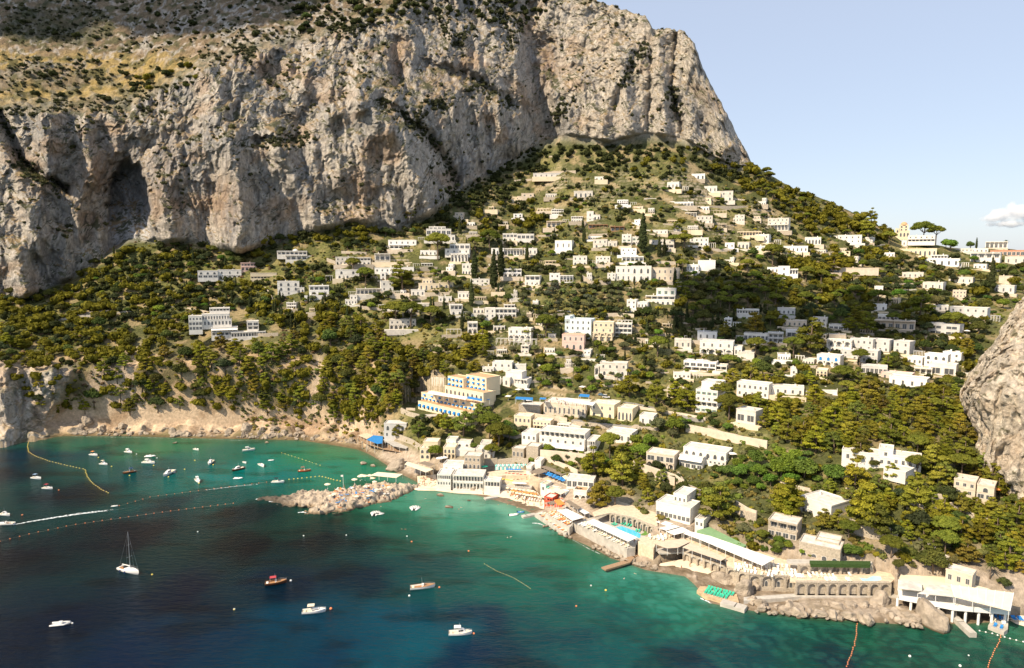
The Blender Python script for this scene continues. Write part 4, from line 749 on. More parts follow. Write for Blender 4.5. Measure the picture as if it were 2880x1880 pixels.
def W(c, pts, z): return [atz(*px(c, x, y), zz) for (x, y), zz in zip(pts, z if isinstance(z, list) else [z]*len(pts))]
def terr(nm, lab, th, m, cat='terrace'):
    z = next(p[3] for p in PLAT if p[0] == nm); return slab('terrace', lab, cat, PW[nm], z, th, m)
terr('hut_terrace', 'sunny concrete terrace carrying the row of turquoise bathing huts', 5, M_TILE); terr('umbrella_terrace', 'curved beige terrace lined with red umbrellas above the beach', 5, M_TILE)
terr('lower_terrace', 'low stone terrace with yellow umbrellas directly above the beach', 4, M_CONC); terr('blue_umbrella_terrace', 'upper terrace with double row of blue umbrellas', 7, M_TILE)
terr('red_deck', 'raised sun deck with red and orange loungers above the sea deck', 3.6, M_CONC); terr('sun_deck', 'narrow sea-level sun deck with orange mats by the wall', 3, M_CONC)
terr('pool_terrace', 'stone sea-wall terrace holding the swimming pool and long awning', 6.5, M_CONC); terr('flower_terrace', 'planted upper terrace above the curved wall with doors', .6, M_TILE)
terr('corner_terrace', 'round-cornered terracotta sun terrace beside the green lawn', 7, M_TILE); terr('dining_terrace', 'stone dining terrace under beige canopies above the small beach', .6, M_CONC)
terr('long_terrace', 'long terrace full of white loungers beneath the longest white awning', .6, M_TILE); terr('arcade_terrace', 'terracotta terrace with small pool on top of the arched sea wall', .6, M_TILE)
terr('green_court', 'green painted court beside the long white awning', 4, M_COURT, 'sports court'); terr('upper_terrace', 'upper planted terrace above the seven-arch wall', .6, M_CONC)
terr('restaurant_floor', 'white floor deck of the right-hand beach restaurant on pillars', .5, M_WHITE); terr('upper_court', 'cream paved court behind the right-hand beach restaurant', 2.5, M_CREAMC)
slab('pool', 'curved blue swimming pool beside the long awning', 'pool', W('H', [(478,478),(540,472),(610,497),(680,520),(730,552),(725,590),(650,585),(590,560),(530,520)], 5.04), 5.04, .3, M_POOL)
slab('lawn', 'small bright green kidney-shaped lawn beside the pool', 'lawn', W('H', [(762,492),(840,486),(900,522),(870,545),(770,566),(722,560),(765,535)], 5.05), 5.05, .3, M_TURF)
slab('pool', 'small pale kidney pool on the arcade terrace', 'pool', W('I', [(572,730),(640,738),(700,712),(768,720),(776,748),(720,762),(600,756)], 6.64), 6.64, .3, mat('pale_pool', (.45,.72,.80), .1, .08, .5))
# arched sea walls
def arch_wall(lab, c, p0, p1, zt, zb, n, m, th=1.0, depth=1.6, name='arcade_wall'):
    a = Vector(atz(*px(c, *p0), zt)); b_ = Vector(atz(*px(c, *p1), zt)); d = b_-a; L = d.length; rz = math.atan2(d.y, d.x)
    h = House(name, (a.x, a.y, zb), rz, 'stone'); h.wm = m; h.arcade(0, L, 0, zt-zb, 0, n, .5, .74); h.w.box(0, L, .9, depth, -3, zt-zb-.02); h.w.box(0, L, 0, .9, -3, 0); h.w.box(0, L, -.12, .6, zt-zb-.18, zt-zb+.12)
    for i in range(n+1): x = L*i/n; h.w.box(x-.22, x+.22, -.14, 0, -2, zt-zb-.18)
    h.w.build('masonry', [m], h.o)
    if 'doors' in lab or 'red' in lab:
        for i in range(n): put('door', WINA, h.o, (L*(i+.5)/n, .9, 0), (1.2, 1, 2.3))
    tag(h.o, lab, 'wall'); return h.o
arch_wall('long sea wall of nine blind stone arches below the small kidney pool', 'I', (0,772), (860,778), 6.7, 2.0, 9, M_STW)
arch_wall('low wall of seven blind stone arches under the dark green hedge', 'I', (28,618), (690,618), 9.9, 6.6, 7, M_STW)
arch_wall('stone arches with red doors at the left end of the sea wall', 'H', (1830,962), (2330,985), 6.6, 2.0, 4, M_STW)
arch_wall('shallow stone arches below the end of the long white awning', 'H', (1605,888), (1830,962), 6.6, 2.4, 2, M_STW)
arch_wall('stone wall of blind arches facing the small sandy beach', 'H', (1165,735), (1590,880), 5.0, .8, 6, M_STW)
arch_wall('curved stone wall with doors behind the pool', 'H', (650,385), (905,500), 8.9, 5.0, 5, M_STW); arch_wall('curved stone wall with doors and arches left of the pool', 'H', (420,340), (650,385), 8.9, 5.0, 4, M_STW)
slab('promenade', 'narrow stone promenade along the foot of the arched sea wall', 'path', W('I', [(-480,905),(0,872),(860,868),(930,880),(930,910),(860,900),(0,905),(-480,940)], 2.0), 2.0, 2.6, M_CONC)
slab('hedge', 'clipped dark green hedge on top of the seven-arch wall', 'hedge', W('I', [(120,572),(675,578),(672,612),(130,604)], 10.9), 10.9, 1.2, mat('hedge_green', (.045,.09,.02), .95, .4, 3, bump=1, bscale=5))
# awnings on posts
def awning(lab, c, pts, z, fl, m, name='awning', nper=4.0, th=.12, group=None):
    w = W(c, pts, z); zz = [p[2] for p in w]; r = empty(name, (w[0][0], w[0][1], fl)); b = MB(); ox, oy = w[0][0], w[0][1]
    b.prism([(p[0]-ox, p[1]-oy) for p in w], [q-fl-th for q in zz], [q-fl for q in zz]); cl = b.build('canopy', [m], r)
    n = len(w); pm = MB(); pm.box(-.07, .07, -.07, .07, 0, 1); PM = pm.mesh('post', M_WHITE); cx = sum(p[0] for p in w)/n; cy = sum(p[1] for p in w)/n
    for i in range(n):
        p, q = Vector(w[i]), Vector(w[(i+1) % n]); k = max(1, int((q-p).length/nper))
        for j in range(k):
            s_ = p.lerp(q, j/k); xx = s_.x+(cx-s_.x)*.03-ox; yy = s_.y+(cy-s_.y)*.05-oy; put('post', PM, r, (xx, yy, 0), (1, 1, s_.z-fl-th))
    k = 0
    tag(r, lab, 'awning', group); return r
awning('long white awning over loungers along the sea wall beside the pool', 'H', [(178,428),(250,398),(700,585),(605,628)], 8.2, 5.0, M_CANV)
awning('longest white awning running along the lounger terrace', 'H', [(1330,605),(1440,572),(2095,800),(1968,872)], [10,10.4,10.4,10], 6.6, M_CANV)
awning('curved white awning joining the long awning at its upper left', 'H', [(1165,545),(1215,520),(1440,572),(1330,605)], [9.6,10,10.4,10], 6.6, M_CANV)
awning('beige canopy over diners at the corner above the small beach', 'H', [(885,655),(950,625),(1165,595),(1232,632),(1110,688),(1000,695)], 8.0, 5.0, M_BEIGE); awning('long beige canopy over the beachfront dining terrace', 'H', [(1155,685),(1242,636),(1600,792),(1548,822)], 8.1, 5.0, M_BEIGE)
for lab, pts in [('white striped pergola roof nearest the white club building', [(885,425),(950,410),(1062,445),(1000,470)]), ('white striped pergola roof in the middle of three by the club building', [(920,490),(1060,455),(1130,475),(990,515)]), ('largest white striped pergola roof above the terracotta terrace', [(990,525),(1150,480),(1232,520),(1070,560)])]:
    awning(lab, 'H', pts, 9.6, 6.6, M_CANV, name='pergola')
awning('broad white awning over the red sun deck', 'S', [(458,1046),(600,1018),(880,1152),(695,1205)], 6.9, 4.0, M_CANV); awning('dark grey narrow canopy behind the broad white awning', 'S', [(580,905),(650,895),(830,1005),(775,1040)], 8.4, 5.0, M_BROWNR); awning('small white canopy behind the broad white awning', 'S', [(700,1000),(780,985),(955,1085),(885,1108)], 7.4, 4.6, M_CANV)
awning('orange-red awning on top of the red beach platform', 'S', [(418,892),(505,880),(592,955),(480,975)], 9.4, 6.6, M_ORANGE); awning('grey awning on the red beach platform', 'S', [(310,925),(400,905),(455,945),(370,962)], 8.8, 6.6, M_BROWNR)
awning('brown matting roof nearest the row of bathing huts', 'E', [(1710,1062),(1800,1025),(1885,1052),(1800,1082)], 10.6, 8.0, M_BROWNR); awning('long brown matting roof behind the blue umbrellas', 'E', [(1795,1008),(1865,998),(2060,1072),(2000,1092)], 11.0, 8.0, M_BROWNR)
awning('cream canopy right of the long brown matting roof', 'E', [(2000,1092),(2060,1078),(2120,1100),(2040,1130)], 10.4, 8.0, M_CREAMC)
awning('white sloping roof below the blue umbrellas', 'S', [(255,590),(350,560),(595,690),(520,740),(330,700)], [7.4,8.0,8.0,7,7], 4.5, M_CREAMC); awning('bright green awning left of the white sloping roof', 'S', [(205,640),(250,615),(360,690),(335,722)], 7.8, 5.4, M_GREENC)
awning('grey-beige canopy above the orange loungers', 'S', [(375,745),(450,705),(620,760),(520,810)], 8.6, 6.0, M_CREAMC)
awning('beige shelter roof over the rocks at the root of the headland', 'E', [(575,992),(600,968),(840,1035),(770,1065)], 7.4, 4.4, M_CREAMC); awning('straw-edged cream shelter on the headland', 'E', [(262,1092),(330,1062),(560,1080),(500,1115)], 7.4, 5.2, M_CREAMC)
awning('grey-brown roof behind the beige shelter at the beach', 'E', [(700,980),(760,962),(850,990),(800,1010)], 9, 6, M_BROWNR)
awning('bright blue roof of the restaurant on stilts', 'E', [(232,768),(292,727),(380,737),(372,800),(330,806)], 9.0, 5.6, M_BLUE)
awning('grey slatted roof beside the blue-roofed restaurant on stilts', 'E', [(375,765),(470,752),(620,828),(590,850),(470,826)], 8.6, 5.6, M_ROOFG); awning('wooden terrace shade left of the blue roof', 'E', [(150,725),(235,708),(292,727),(232,762)], 7.4, 5.6, M_TILE)
# stilts deck
d_ = W('E', [(150,745),(240,722),(620,838),(610,885),(380,848),(230,800)], 5.6); rr_ = empty('pier_deck', (d_[0][0], d_[0][1], 0)); b = MB(); b.prism([(p[0]-d_[0][0], p[1]-d_[0][1]) for p in d_], 5.0, 5.6); b.build('deck', [M_WOOD], rr_)
pm = MB(); pm.tube([Vector((0,0,-2)), Vector((0,0,5))], .22, 8); PILE = pm.mesh('pile', M_CONC)
for i in range(6):
    for t in (i/6, (i+.5)/6):
        p = Vector(d_[i]).lerp(Vector(d_[(i+1) % 6]), (t*6) % 1); put('pile', PILE, rr_, (p.x-d_[0][0], p.y-d_[0][1], 0))
tag(rr_, 'timber deck on stilts under the blue-roofed restaurant', 'pier')
# right-hand restaurant roofs
awning('white slatted roof at the left end of the right-hand restaurant', 'I', [(925,742),(1140,772),(1145,852),(928,828)], 8.8, 5.2, M_ROOF, 'restaurant_roof'); awning('white slatted roof in the middle of the right-hand restaurant', 'I', [(1148,855),(1205,795),(1412,800),(1442,905),(1100,872)], 8.6, 5.2, M_ROOF, 'restaurant_roof')
r_ = awning('long white ribbed roof of the right-hand restaurant over the water', 'I', [(1408,792),(1978,868),(1945,1032),(1440,905)], [10.2,10.2,8.8,8.8], 5.2, M_CREAMC, 'restaurant_roof')
w0, w1, w2, w3 = [Vector(q) for q in W('I', [(1408,792),(1978,868),(1945,1032),(1440,905)], [10.25,10.25,8.85,8.85])]; o_ = Vector((w0.x, w0.y, 5.2))
for i in range(8):
    b = MB(); a_, c_ = w0.lerp(w1, i/7)-o_, w3.lerp(w2, i/7)-o_; b.tube([a_, c_], .13, 5); b.build('rib', [M_WHITE], r_)
fl = W('I', [(935,905),(1440,1003),(1945,1043)], 5.6)
rr_ = empty('parapet', (fl[0][0], fl[0][1], 0)); b = MB()
for p, q in zip(fl[:-1], fl[1:]):
    d = Vector((q[0]-p[0], q[1]-p[1])); n = Vector((-d.y, d.x)).normalized()*.2; b.prism([(p[0]-fl[0][0], p[1]-fl[0][1]), (q[0]-fl[0][0], q[1]-fl[0][1]), (q[0]-fl[0][0]+n.x, q[1]-fl[0][1]+n.y), (p[0]-fl[0][0]+n.x, p[1]-fl[0][1]+n.y)], 4.6, 6.3)
b.build('balustrade', [M_WHITE], rr_)
pm = MB(); pm.tube([Vector((0,0,-2)), Vector((0,0,4.6))], .42, 8); PIL = pm.mesh('pillar', M_WHITE)
for i in range(9):
    p = Vector(fl[0]).lerp(Vector(fl[1]), i/4) if i < 4 else Vector(fl[1]).lerp(Vector(fl[2]), (i-4)/4.2); put('pillar', PIL, rr_, (p.x-fl[0][0], p.y-fl[0][1]+.8, 0))
tag(rr_, 'white balustrade and round pillars along the right-hand restaurant', 'balustrade')
# ---------------------------------------------------------------- buildings with true heights: top edge of the front given at height zt
def complexb(lab, cat, wall, c, blocks, roof=None, name='building', dome=None, grp=None):
    a = Vector(atz(*px(c, *blocks[0][0]), blocks[0][2])); b_ = Vector(atz(*px(c, *blocks[0][1]), blocks[0][2])); rz = math.atan2(b_.y-a.y, b_.x-a.x)
    zb = min(b[3] for b in blocks); h = House(name, (a.x, a.y, zb), rz, wall, roof); ca, sa = math.cos(rz), math.sin(rz)
    for p0, p1, zt, z0, dep, rows in blocks:
        q = [atz(*px(c, *p), zt) for p in (p0, p1)]; l = [((v[0]-a.x)*ca+(v[1]-a.y)*sa, -(v[0]-a.x)*sa+(v[1]-a.y)*ca) for v in q]; y = (l[0][1]+l[1][1])/2
        h.block(l[0][0], l[1][0], y, dep, z0-zb, zt-zb-.45, rows, .45); i0, i1 = img(*q[0]), img(*q[1]); OCC.append((i0[0], min(i0[1], i1[1]), i1[0], max(i0[1], i1[1])+(zt-z0)*F/q[0][1], q[0][1]))
        for t in (0, .5, 1): lx = l[0][0]+(l[1][0]-l[0][0])*t; ly = y+dep/2; FOOT.append((a.x+lx*ca-ly*sa, a.y+lx*sa+ly*ca, max(dep/2, (l[1][0]-l[0][0])/4)))
    h.done(); tag(h.o, lab, cat, grp); return h
complexb('yellow stepped hotel with rows of blue awnings and terracotta terraces', 'hotel', 'yellow', 'E', [((942,274),(1293,342),39.5,34,9,'A9'),((622,428),(1255,505),29.6,24,7,'u12'),((675,342),(1285,428),34,29,8,'u7/u14'),((972,186),(1108,212),45,38,9,'u4/u4'),((1132,174),(1325,204),47,38,12,'u4/u4/u5'),((1293,342),(1392,322),38.5,30,6,'b')], roof=M_ROOFT, name='hotel')
awning('white canopy along the dining terrace of the yellow hotel', 'E', [(780,345),(800,322),(1150,378),(1130,402)], 36.6, 34, M_CANV); awning('blue dining awning at the right end of the yellow hotel', 'E', [(1140,392),(1160,372),(1285,398),(1275,415)], 36.6, 34, M_BLUE)
awning('small blue awning at the side entrance of the yellow hotel', 'E', [(1298,405),(1310,388),(1365,380),(1350,402)], 35, 32, M_BLUE)
def H2(lab, c, wall, yaw, bl, dep=8, roof=None, z=None, cat='building', name='building', chim=False): return house(lab, c, wall, yaw, bl, roof, dep, name, cat, z, chim)
H2('grey stone house with arched upper windows above the stilts restaurant', 'E', 'grey', -14, [(392,625,610,752,'A3/w4')]); H2('pale yellow house with stair arches left of the leafy tree', 'E', 'cream', -12, [(750,790,895,852,'b/A4'),(722,848,830,942,'A2/A2',-2)])
H2('pale yellow arcaded wing behind the leafy tree', 'E', 'cream', -12, [(930,842,1052,945,'A3/a3')]); H2('low white twin-gabled house behind the arcaded wing', 'E', 'white', -12, [(955,778,1060,850,'A2'),(1040,790,1190,855,'A2',1)])
H2('white curved-roof hall between the arcaded wing and the ivy tower', 'E', 'white', -10, [(1040,862,1225,922,'b')]); H2('white terraced tower house below the great umbrella pine', 'E', 'white', -8, [(1262,808,1365,885,'b',2),(1225,862,1292,940,'w1'),(1290,885,1400,950,'w2',1)])
H2('stone ivy tower house with arched windows', 'E', 'stone', -14, [(1120,922,1285,1088,'w4/A4/G3')], dep=8, z=5.5); H2('white terrace building with planted roof left of the ivy tower', 'E', 'white', -14, [(928,1000,1125,1082,'w3')], z=6)
H2('long white glazed restaurant on rocks with arcade above the beach', 'E', 'white', -12, [(1015,1090,1310,1212,'l10/a9'),(872,1092,1016,1236,'l6/w5/b',.6)], dep=10, z=.3, cat='restaurant'); H2('open white-roofed bar on a stone base right of the arcaded restaurant', 'E', 'white', -10, [(1300,1150,1455,1262,'l5/b')], dep=7, z=.5)
H2('white cabin with blue windows between pines and the red platform', 'E', 'white', -10, [(2050,1130,2310,1215,'g5')], dep=7); H2('small white garden house with terracotta roof and arched door', 'F', 'white', -14, [(560,1235,695,1310,'b/a2')], roof=M_ROOFT, dep=6)
H2('long white seaside hotel with awnings, red rooftop canopy and glazed ground floor', 'F', 'white', -17, [(80,748,250,815,'w3'),(246,705,690,868,'l9/w6/v6',0),(690,755,790,862,'l3/l3',-2)], dep=12, cat='hotel'); H2('white cube villa right of the long seaside hotel', 'F', 'white', -20, [(860,705,1118,800,'w4')], dep=10)
H2('small white rooftop pavilion above the long seaside hotel', 'F', 'white', -14, [(400,640,520,690,'l4',3),(510,650,625,700,'l3',2)], dep=5)
H2('round stone rampart house left under the long seaside hotel', 'F', 'stone', -20, [(130,822,262,925,'b'),(0,855,132,945,'w3')]); H2('long beige terrace wall building with small windows and beach bar roof terrace', 'F', 'beige', -16, [(285,445,706,565,'w9')], dep=16)
H2('square stone terrace block with umbrellas on top', 'F', 'stone', -14, [(60,460,280,545,'b')], dep=11); H2('yellow villa with white-framed arched windows beside three tall palms', 'F', 'yellow', -18, [(705,470,960,598,'w3/A3'),(960,488,1125,600,'A4')], dep=11)
H2('low cream house with vine-covered front below the terrace wall', 'F', 'cream', -16, [(15,572,190,640,'w4'),(190,600,370,682,'w5/l5')], dep=8)
awning('long white canopy on the beach bar roof terrace', 'F', [(425,398),(500,384),(760,432),(735,458)], 40.5, 37.2, M_CANV); awning('bright blue canopy on the terrace block', 'F', [(28,398),(36,376),(192,384),(188,408)], 37.6, 34.6, M_BLUE); awning('short blue canopy right of the bright blue canopy', 'F', [(250,398),(258,382),(312,386),(306,402)], 38, 35, M_BLUE)
awning('pair of blue canopies by the car park', 'F', [(606,372),(622,350),(708,358),(700,380)], 42, 39.4, M_BLUE)
H2('arched stone-front villa with white upper floor, awnings and roof pool', 'F', 'white', -18, [(1535,850,1940,935,'A6',4),(1525,928,1765,1035,'v3/g4',0),(1762,925,1945,965,'w4',3)], dep=11); H2('beige arched basement wing of the roof-pool villa', 'F', 'beige', -16, [(1222,905,1500,1045,'g3/a4')], dep=10)
H2('white club building with roof terrace, grey verandah and glass front above the pool', 'H', 'white', -20, [(1000,205,1185,300,'w3',7),(880,330,1285,470,'b/g8'),(1285,415,1408,490,'w2',-.5)], dep=11, z=9.2)
H2('brown stone ruin house with three arched windows and white shade sails', 'I', 'stone', -8, [(32,450,395,570,'b/A4'),(150,395,362,450,'A3',5)], dep=9, z=9.6); H2('small beige kiosk with slatted white roof above the right-hand restaurant', 'I', 'beige', -10, [(1372,690,1592,800,'w3')], dep=6, z=8)
H2('stone villa terrace with white verandah above the green court', 'H', 'stone', -12, [(2030,440,2331,600,'l3/g4')], dep=9); H2('red two-deck beach platform with railings', 'S', 'red', -26, [(268,900,440,1030,'l3/l3'),(440,950,600,1040,'l3/b',-1)], dep=6, z=2.2)
H2('white beach bar wall with orange doorway left of the red platform', 'S', 'white', -30, [(212,700,330,810,'w1'),(330,760,520,860,'b',-2)], dep=6, z=3.4, roof=M_TILE); H2('pale turquoise cabin on the white terrace by the red platform', 'S', 'blue', -26, [(500,790,622,850,'g3')], dep=4, z=6)
H2('white terrace building with pergola above the bathing huts', 'S', 'white', -18, [(0,395,110,480,'w4'),(100,300,230,400,'b',3)], dep=7, z=8.2)
for lab, c_, pts, h_, m_ in [('pale rough retaining wall below the long white seaside hotel', 'F', [(255,950),(420,965),(600,985),(700,1000)], 5.5, M_STL),('stone parapet wall along the road in front of the long seaside hotel', 'F', [(250,868),(450,880),(700,905)], 1.2, M_STL),
 ('curved stone wall under the car apron of the yellow hotel', 'E', [(740,600),(900,600),(1060,600),(1250,560)], 3.0, M_STW),('stone wall above the road behind the long seaside hotel', 'F', [(560,640),(760,660),(940,690),(1160,700)], 2.6, M_STW),('stone wall of the terrace left of the yellow villa', 'F', [(130,560),(300,590),(500,615)], 3.0, M_STL),
 ('rough stone wall behind the bathing huts', 'E', [(1400,1000),(1550,985),(1700,990)], 3.0, M_STW),('stone wall behind the blue umbrellas', 'E', [(1880,975),(2050,1040),(2150,1090)], 2.5, M_STL),('tall stone wall behind the pier restaurant', 'E', [(380,735),(500,760),(640,815),(720,870)], 3.4, M_STW),('stone wall between the ivy tower and the great umbrella pine', 'E', [(1300,1000),(1360,1010),(1420,1000)], 4, M_STW),
 ('mossy stone wall under the hotel gardens', 'E', [(540,520),(620,560),(740,590)], 3, M_STW),('long garden wall left of the arched stone-front villa', 'F', [(1100,1040),(1300,1110),(1480,1170),(1560,1230)], 4.5, M_STL),('rocky retaining wall under the club lawn', 'H', [(1100,0),(1180,120),(1330,190)], 4, M_STW),('stone wall below the pines right of the club', 'H', [(1690,330),(1800,400),(1900,440)], 5, M_STL),
 ('stone garden wall at the far right by the stairs', 'I', [(1000,110),(1250,160),(1480,110)], 3.5, M_STL),('zigzag parapet of the cliff path at the right edge', 'I', [(1490,110),(1600,170),(1740,220),(1900,330),(2040,470)], 1.2, M_STL),('white stair parapet down to the right-hand restaurant', 'I', [(1080,370),(1240,470),(1400,590),(1560,700)], 1.3, WALL['offwhite'])]:
    wall_run(lab, c_, pts, h_, m=m_)
# ---------------------------------------------------------------- beaches, jetties
def sheet(name, c, pts, zs, m, lab=None):
    w = W(c, pts, zs); b = MB(); n = len(w); b.add([tuple(p) for p in w], [tuple(range(n))]); o = b.build(name, [m])
    if o.data.polygons[0].normal.z < 0: o.data.flip_normals()
    tag(o, kind='structure'); return o
sheet('beach', 'E', [(640,1215),(700,1205),(880,1210),(1020,1232),(1440,1228),(1560,1215),(1780,1240),(1850,1330),(1846,1400),(1700,1372),(1540,1310),(1300,1268),(1050,1256),(850,1232),(700,1230)], [.4,1.2,1.4,1.2,1.2,1.8,2,1.8,.12,.1,.1,.1,.1,.1,.1], M_SAND)
sheet('beach', 'E', [(690,1100),(860,1085),(880,1210),(700,1205)], [2.4,2.4,1.4,1.2], M_SAND)
sheet('beach', 'H', [(890,890),(930,850),(1160,805),(1300,850),(1480,925),(1400,965),(1290,970),(1150,955),(1020,920)], [.3,1.0,1.5,1.5,1.3,.5,.1,.1,.1], M_SAND)
sheet('beach', 'I', [(1940,1060),(2100,1080),(2100,1180),(2000,1150),(1930,1110)], [.9,1.2,.2,.12,.12], M_SAND)
def deckrun(lab, c, pts, z, wd, m, zb=-2, name='jetty'):
    w = [Vector(p) for p in W(c, pts, z)]; b = MB()
    for p, q in zip(w[:-1], w[1:]):
        d = q-p; n = Vector((-d.y, d.x, 0)).normalized()*wd/2; o_ = d.normalized()*.3; b.prism([(p.x-n.x-o_.x, p.y-n.y-o_.y), (q.x-n.x, q.y-n.y), (q.x+n.x, q.y+n.y), (p.x+n.x-o_.x, p.y+n.y-o_.y)], zb, z)
    o = b.build(name, [m]); tag(o, lab, 'jetty'); return w
deckrun('wooden jetty pointing into the bay from the small beach', 'H', [(722,738),(640,775),(590,830),(352,900)], 1.5, 2.6, M_WOOD, .9); deckrun('concrete jetty beyond the tallest boulder at the right', 'I', [(1432,1068),(1500,1130),(1610,1232)], 1.6, 2.2, M_CONC)
deckrun('stone breakwater jetty at the red platform', 'S', [(130,1100),(0,1125),(-60,1135)], .9, 2.5, M_CONC); deckrun('short stone jetty below the white-roofed bar', 'E', [(1310,1300),(1420,1280)], .8, 2.4, M_CONC); deckrun('blunt concrete pier at the end of the green lounger rock', 'H', [(1560,1232),(1700,1270),(1800,1300)], 1.3, 3.4, M_CONC)
slab('bathing_platform', 'flat rock platform carrying rows of green loungers', 'platform', W('H', [(1300,1125),(1335,1080),(1490,1090),(1705,1160),(1730,1245),(1560,1235),(1390,1185)], 1.2), 1.2, 3, mat('tan_rock', (.56,.40,.24), .95, .3, .8, bump=.6))
slab('road', None, None, W('E', [(1290,700),(1480,690),(1790,650),(1900,700),(1640,730),(1560,800),(1480,790),(1560,720)], [22]*8), 21, .3, M_CONC, 'structure') if False else None
# car park strip below the hotel and coast road
def road(c, pts, wd, m, name='road'):
    w = [Vector(ground(*px(c, x, y))) for x, y in pts]; b = MB(); L = []
    for i, p in enumerate(w):
        d = (w[min(i+1, len(w)-1)]-w[max(i-1, 0)]); n = Vector((-d.y, d.x, 0)).normalized()*wd/2; L.append((p-n, p+n))
    vs = []; 
    for a_, c_ in L: vs += [(a_.x, a_.y, (a_.z+c_.z)/2+.5), (c_.x, c_.y, (a_.z+c_.z)/2+.5)]
    b.add(vs, [(2*i, 2*i+2, 2*i+3, 2*i+1) for i in range(len(L)-1)]); b.add([(x, y, z-4) for x, y, z in vs]+vs, [(2*i, 2*i+2, 2*len(L)+2*i+2, 2*len(L)+2*i) for i in range(len(L)-1)])
    o = b.build(name, [m]); tag(o, kind='structure')
M_ASPH = mat('asphalt', (.30,.28,.25), .95, .2, .5)
road('E', [(740,555),(900,550),(1080,552),(1260,545)], 6, M_CONC); road('F', [(560,590),(760,620),(960,640),(1160,660)], 5, M_ASPH); road('E', [(1480,720),(1600,735),(1700,700),(1800,690)], 5, M_ASPH); road('G', [(1470,470),(1560,500),(1660,500)], 5, M_ASPH); road('F', [(1020,430),(1260,480),(1500,540),(1760,590)], 4.5, M_ASPH)
road('F', [(260,850),(440,868),(640,890),(760,890)], 4, M_CONC, 'promenade_road'); road('L', [(380,632),(540,606),(740,590),(900,570)], 3.5, M_CONC, 'lane')
# ---------------------------------------------------------------- boulders
def rock_mesh(seed):
    rs = np.random.RandomState(seed); bm = bmesh.new(); bmesh.ops.create_icosphere(bm, subdivisions=4, radius=1); V = np.array([v.co[:] for v in bm.verts])
    pl = rs.normal(size=(14, 3)); pl /= np.linalg.norm(pl, axis=1)[:, None]; dd = rs.uniform(.5, .86, 14); sc = np.ones(len(V))
    for p, d in zip(pl, dd): k = V@p; sc = np.where(k > d, np.minimum(sc, d/np.maximum(k, 1e-6)), sc)
    V2 = V*sc[:, None]; V2 *= (1+.10*fbm(V2[:, 0]*1.6+seed, V2[:, 1]*1.6, V2[:, 2]*1.6, 4)+.05*ridged(V2[:, 0]*4, V2[:, 1]*4, V2[:, 2]*4+seed, 2))[:, None]
    for v, q in zip(bm.verts, V2): v.co = q
    me = bpy.data.meshes.new('boulder'); bm.to_mesh(me); bm.free(); me.materials.append(M_ROCKB); return me
M_ROCKB = mat('boulder_rock', (.37,.305,.235), .95, .38, .45, bump=.9, bscale=1.6)
nn = M_ROCKB.node_tree; g_ = nn.nodes.new('ShaderNodeNewGeometry'); sx_ = nn.nodes.new('ShaderNodeSeparateXYZ'); nn.links.new(g_.outputs['Position'], sx_.inputs[0]); r_ = nn.nodes.new('ShaderNodeMapRange'); r_.inputs[1].default_value = .25; r_.inputs[2].default_value = .9; nn.links.new(sx_.outputs['Z'], r_.inputs[0])
mx_ = nn.nodes.new('ShaderNodeMix'); mx_.data_type = 'RGBA'; mx_.inputs[6].default_value = (.10, .07, .04, 1); b_ = nn.nodes['Principled BSDF']; nn.links.new(b_.inputs['Base Color'].links[0].from_socket, mx_.inputs[7]); nn.links.new(r_.outputs[0], mx_.inputs['Factor']); nn.links.new(mx_.outputs[2], b_.inputs['Base Color'])
RM = [rock_mesh(i) for i in range(7)]; rb = random.Random(9)
def rock(x, y, rx, rz=None, z=None, lab=None, ry=None):
    if z is None:
        p = ground(x, y) if y < 99999 else None
        w0 = atz(x, y, 0)
        p = p if p[1] < w0[1]+400 and p[2] > 0 else w0
    else: p = atz(x, y, z)
    o = link('boulder', rb.choice(RM)); o.location = (p[0], p[1]+rx*.3, p[2]+(rz or rx*.7)*.25); o.rotation_euler = (rb.uniform(-.3, .3), rb.uniform(-.3, .3), rb.uniform(0, 6.3)) if lab is None else (0, 0, rb.uniform(0, 6.3)); o.scale = (rx, ry or rx*rb.uniform(.7, 1.1), rz or rx*rb.uniform(.6, .85))
    if lab: tag(o, lab, 'boulder')
    else: later(o, 'pale weathered boulder' if rx > 1.6 else 'small pale boulder', 'boulder', x, y, 'boulders along the waterline')
for x, y, r in [(1175,1235,3.6),(1130,1210,2.6),(1250,1180,4.2),(1200,1190,2)]: pass
for k in range(150):
    x = rb.uniform(165, 835); y = np.interp(x, [150,560,760,840],[1013,1019,1026,1036])-abs(rb.gauss(0, 9)); rock(x*K, y*K, rb.choice([1.1,1.4,1.7,2.2,3.0]))
for x, y, r in [(200,985,6),(170,1008,5),(285,995,4.5),(235,1005,4),(575,1000,5.5),(605,1010,4.5),(640,1000,3.5),(500,1008,3),(330,1000,3.5),(400,1005,3),(690,1005,3),(815,1028,3.4)]: rock(x*K, y*K, r)
for k in range(46):
    t = rb.random(); x, y = (1262+t*170, 1225+t*72) if rb.random() < .5 else (1435+t*100, 1302+t*26); rock(x*K, (y-rb.uniform(-2, 6))*K, rb.uniform(.7, 1.6), z=.2)
for k in range(130):
    x = rb.uniform(1745, 2160); y0 = np.interp(x, [1745,1850,2000,2100,2160],[1422,1433,1445,1452,1462]); rock(x*K, (y0-rb.uniform(-3, 42)*(.8 if x > 1900 else .5))*K, rb.choice([.8,1.0,1.3,1.8,2.4]), z=rb.uniform(.1, 1.2))
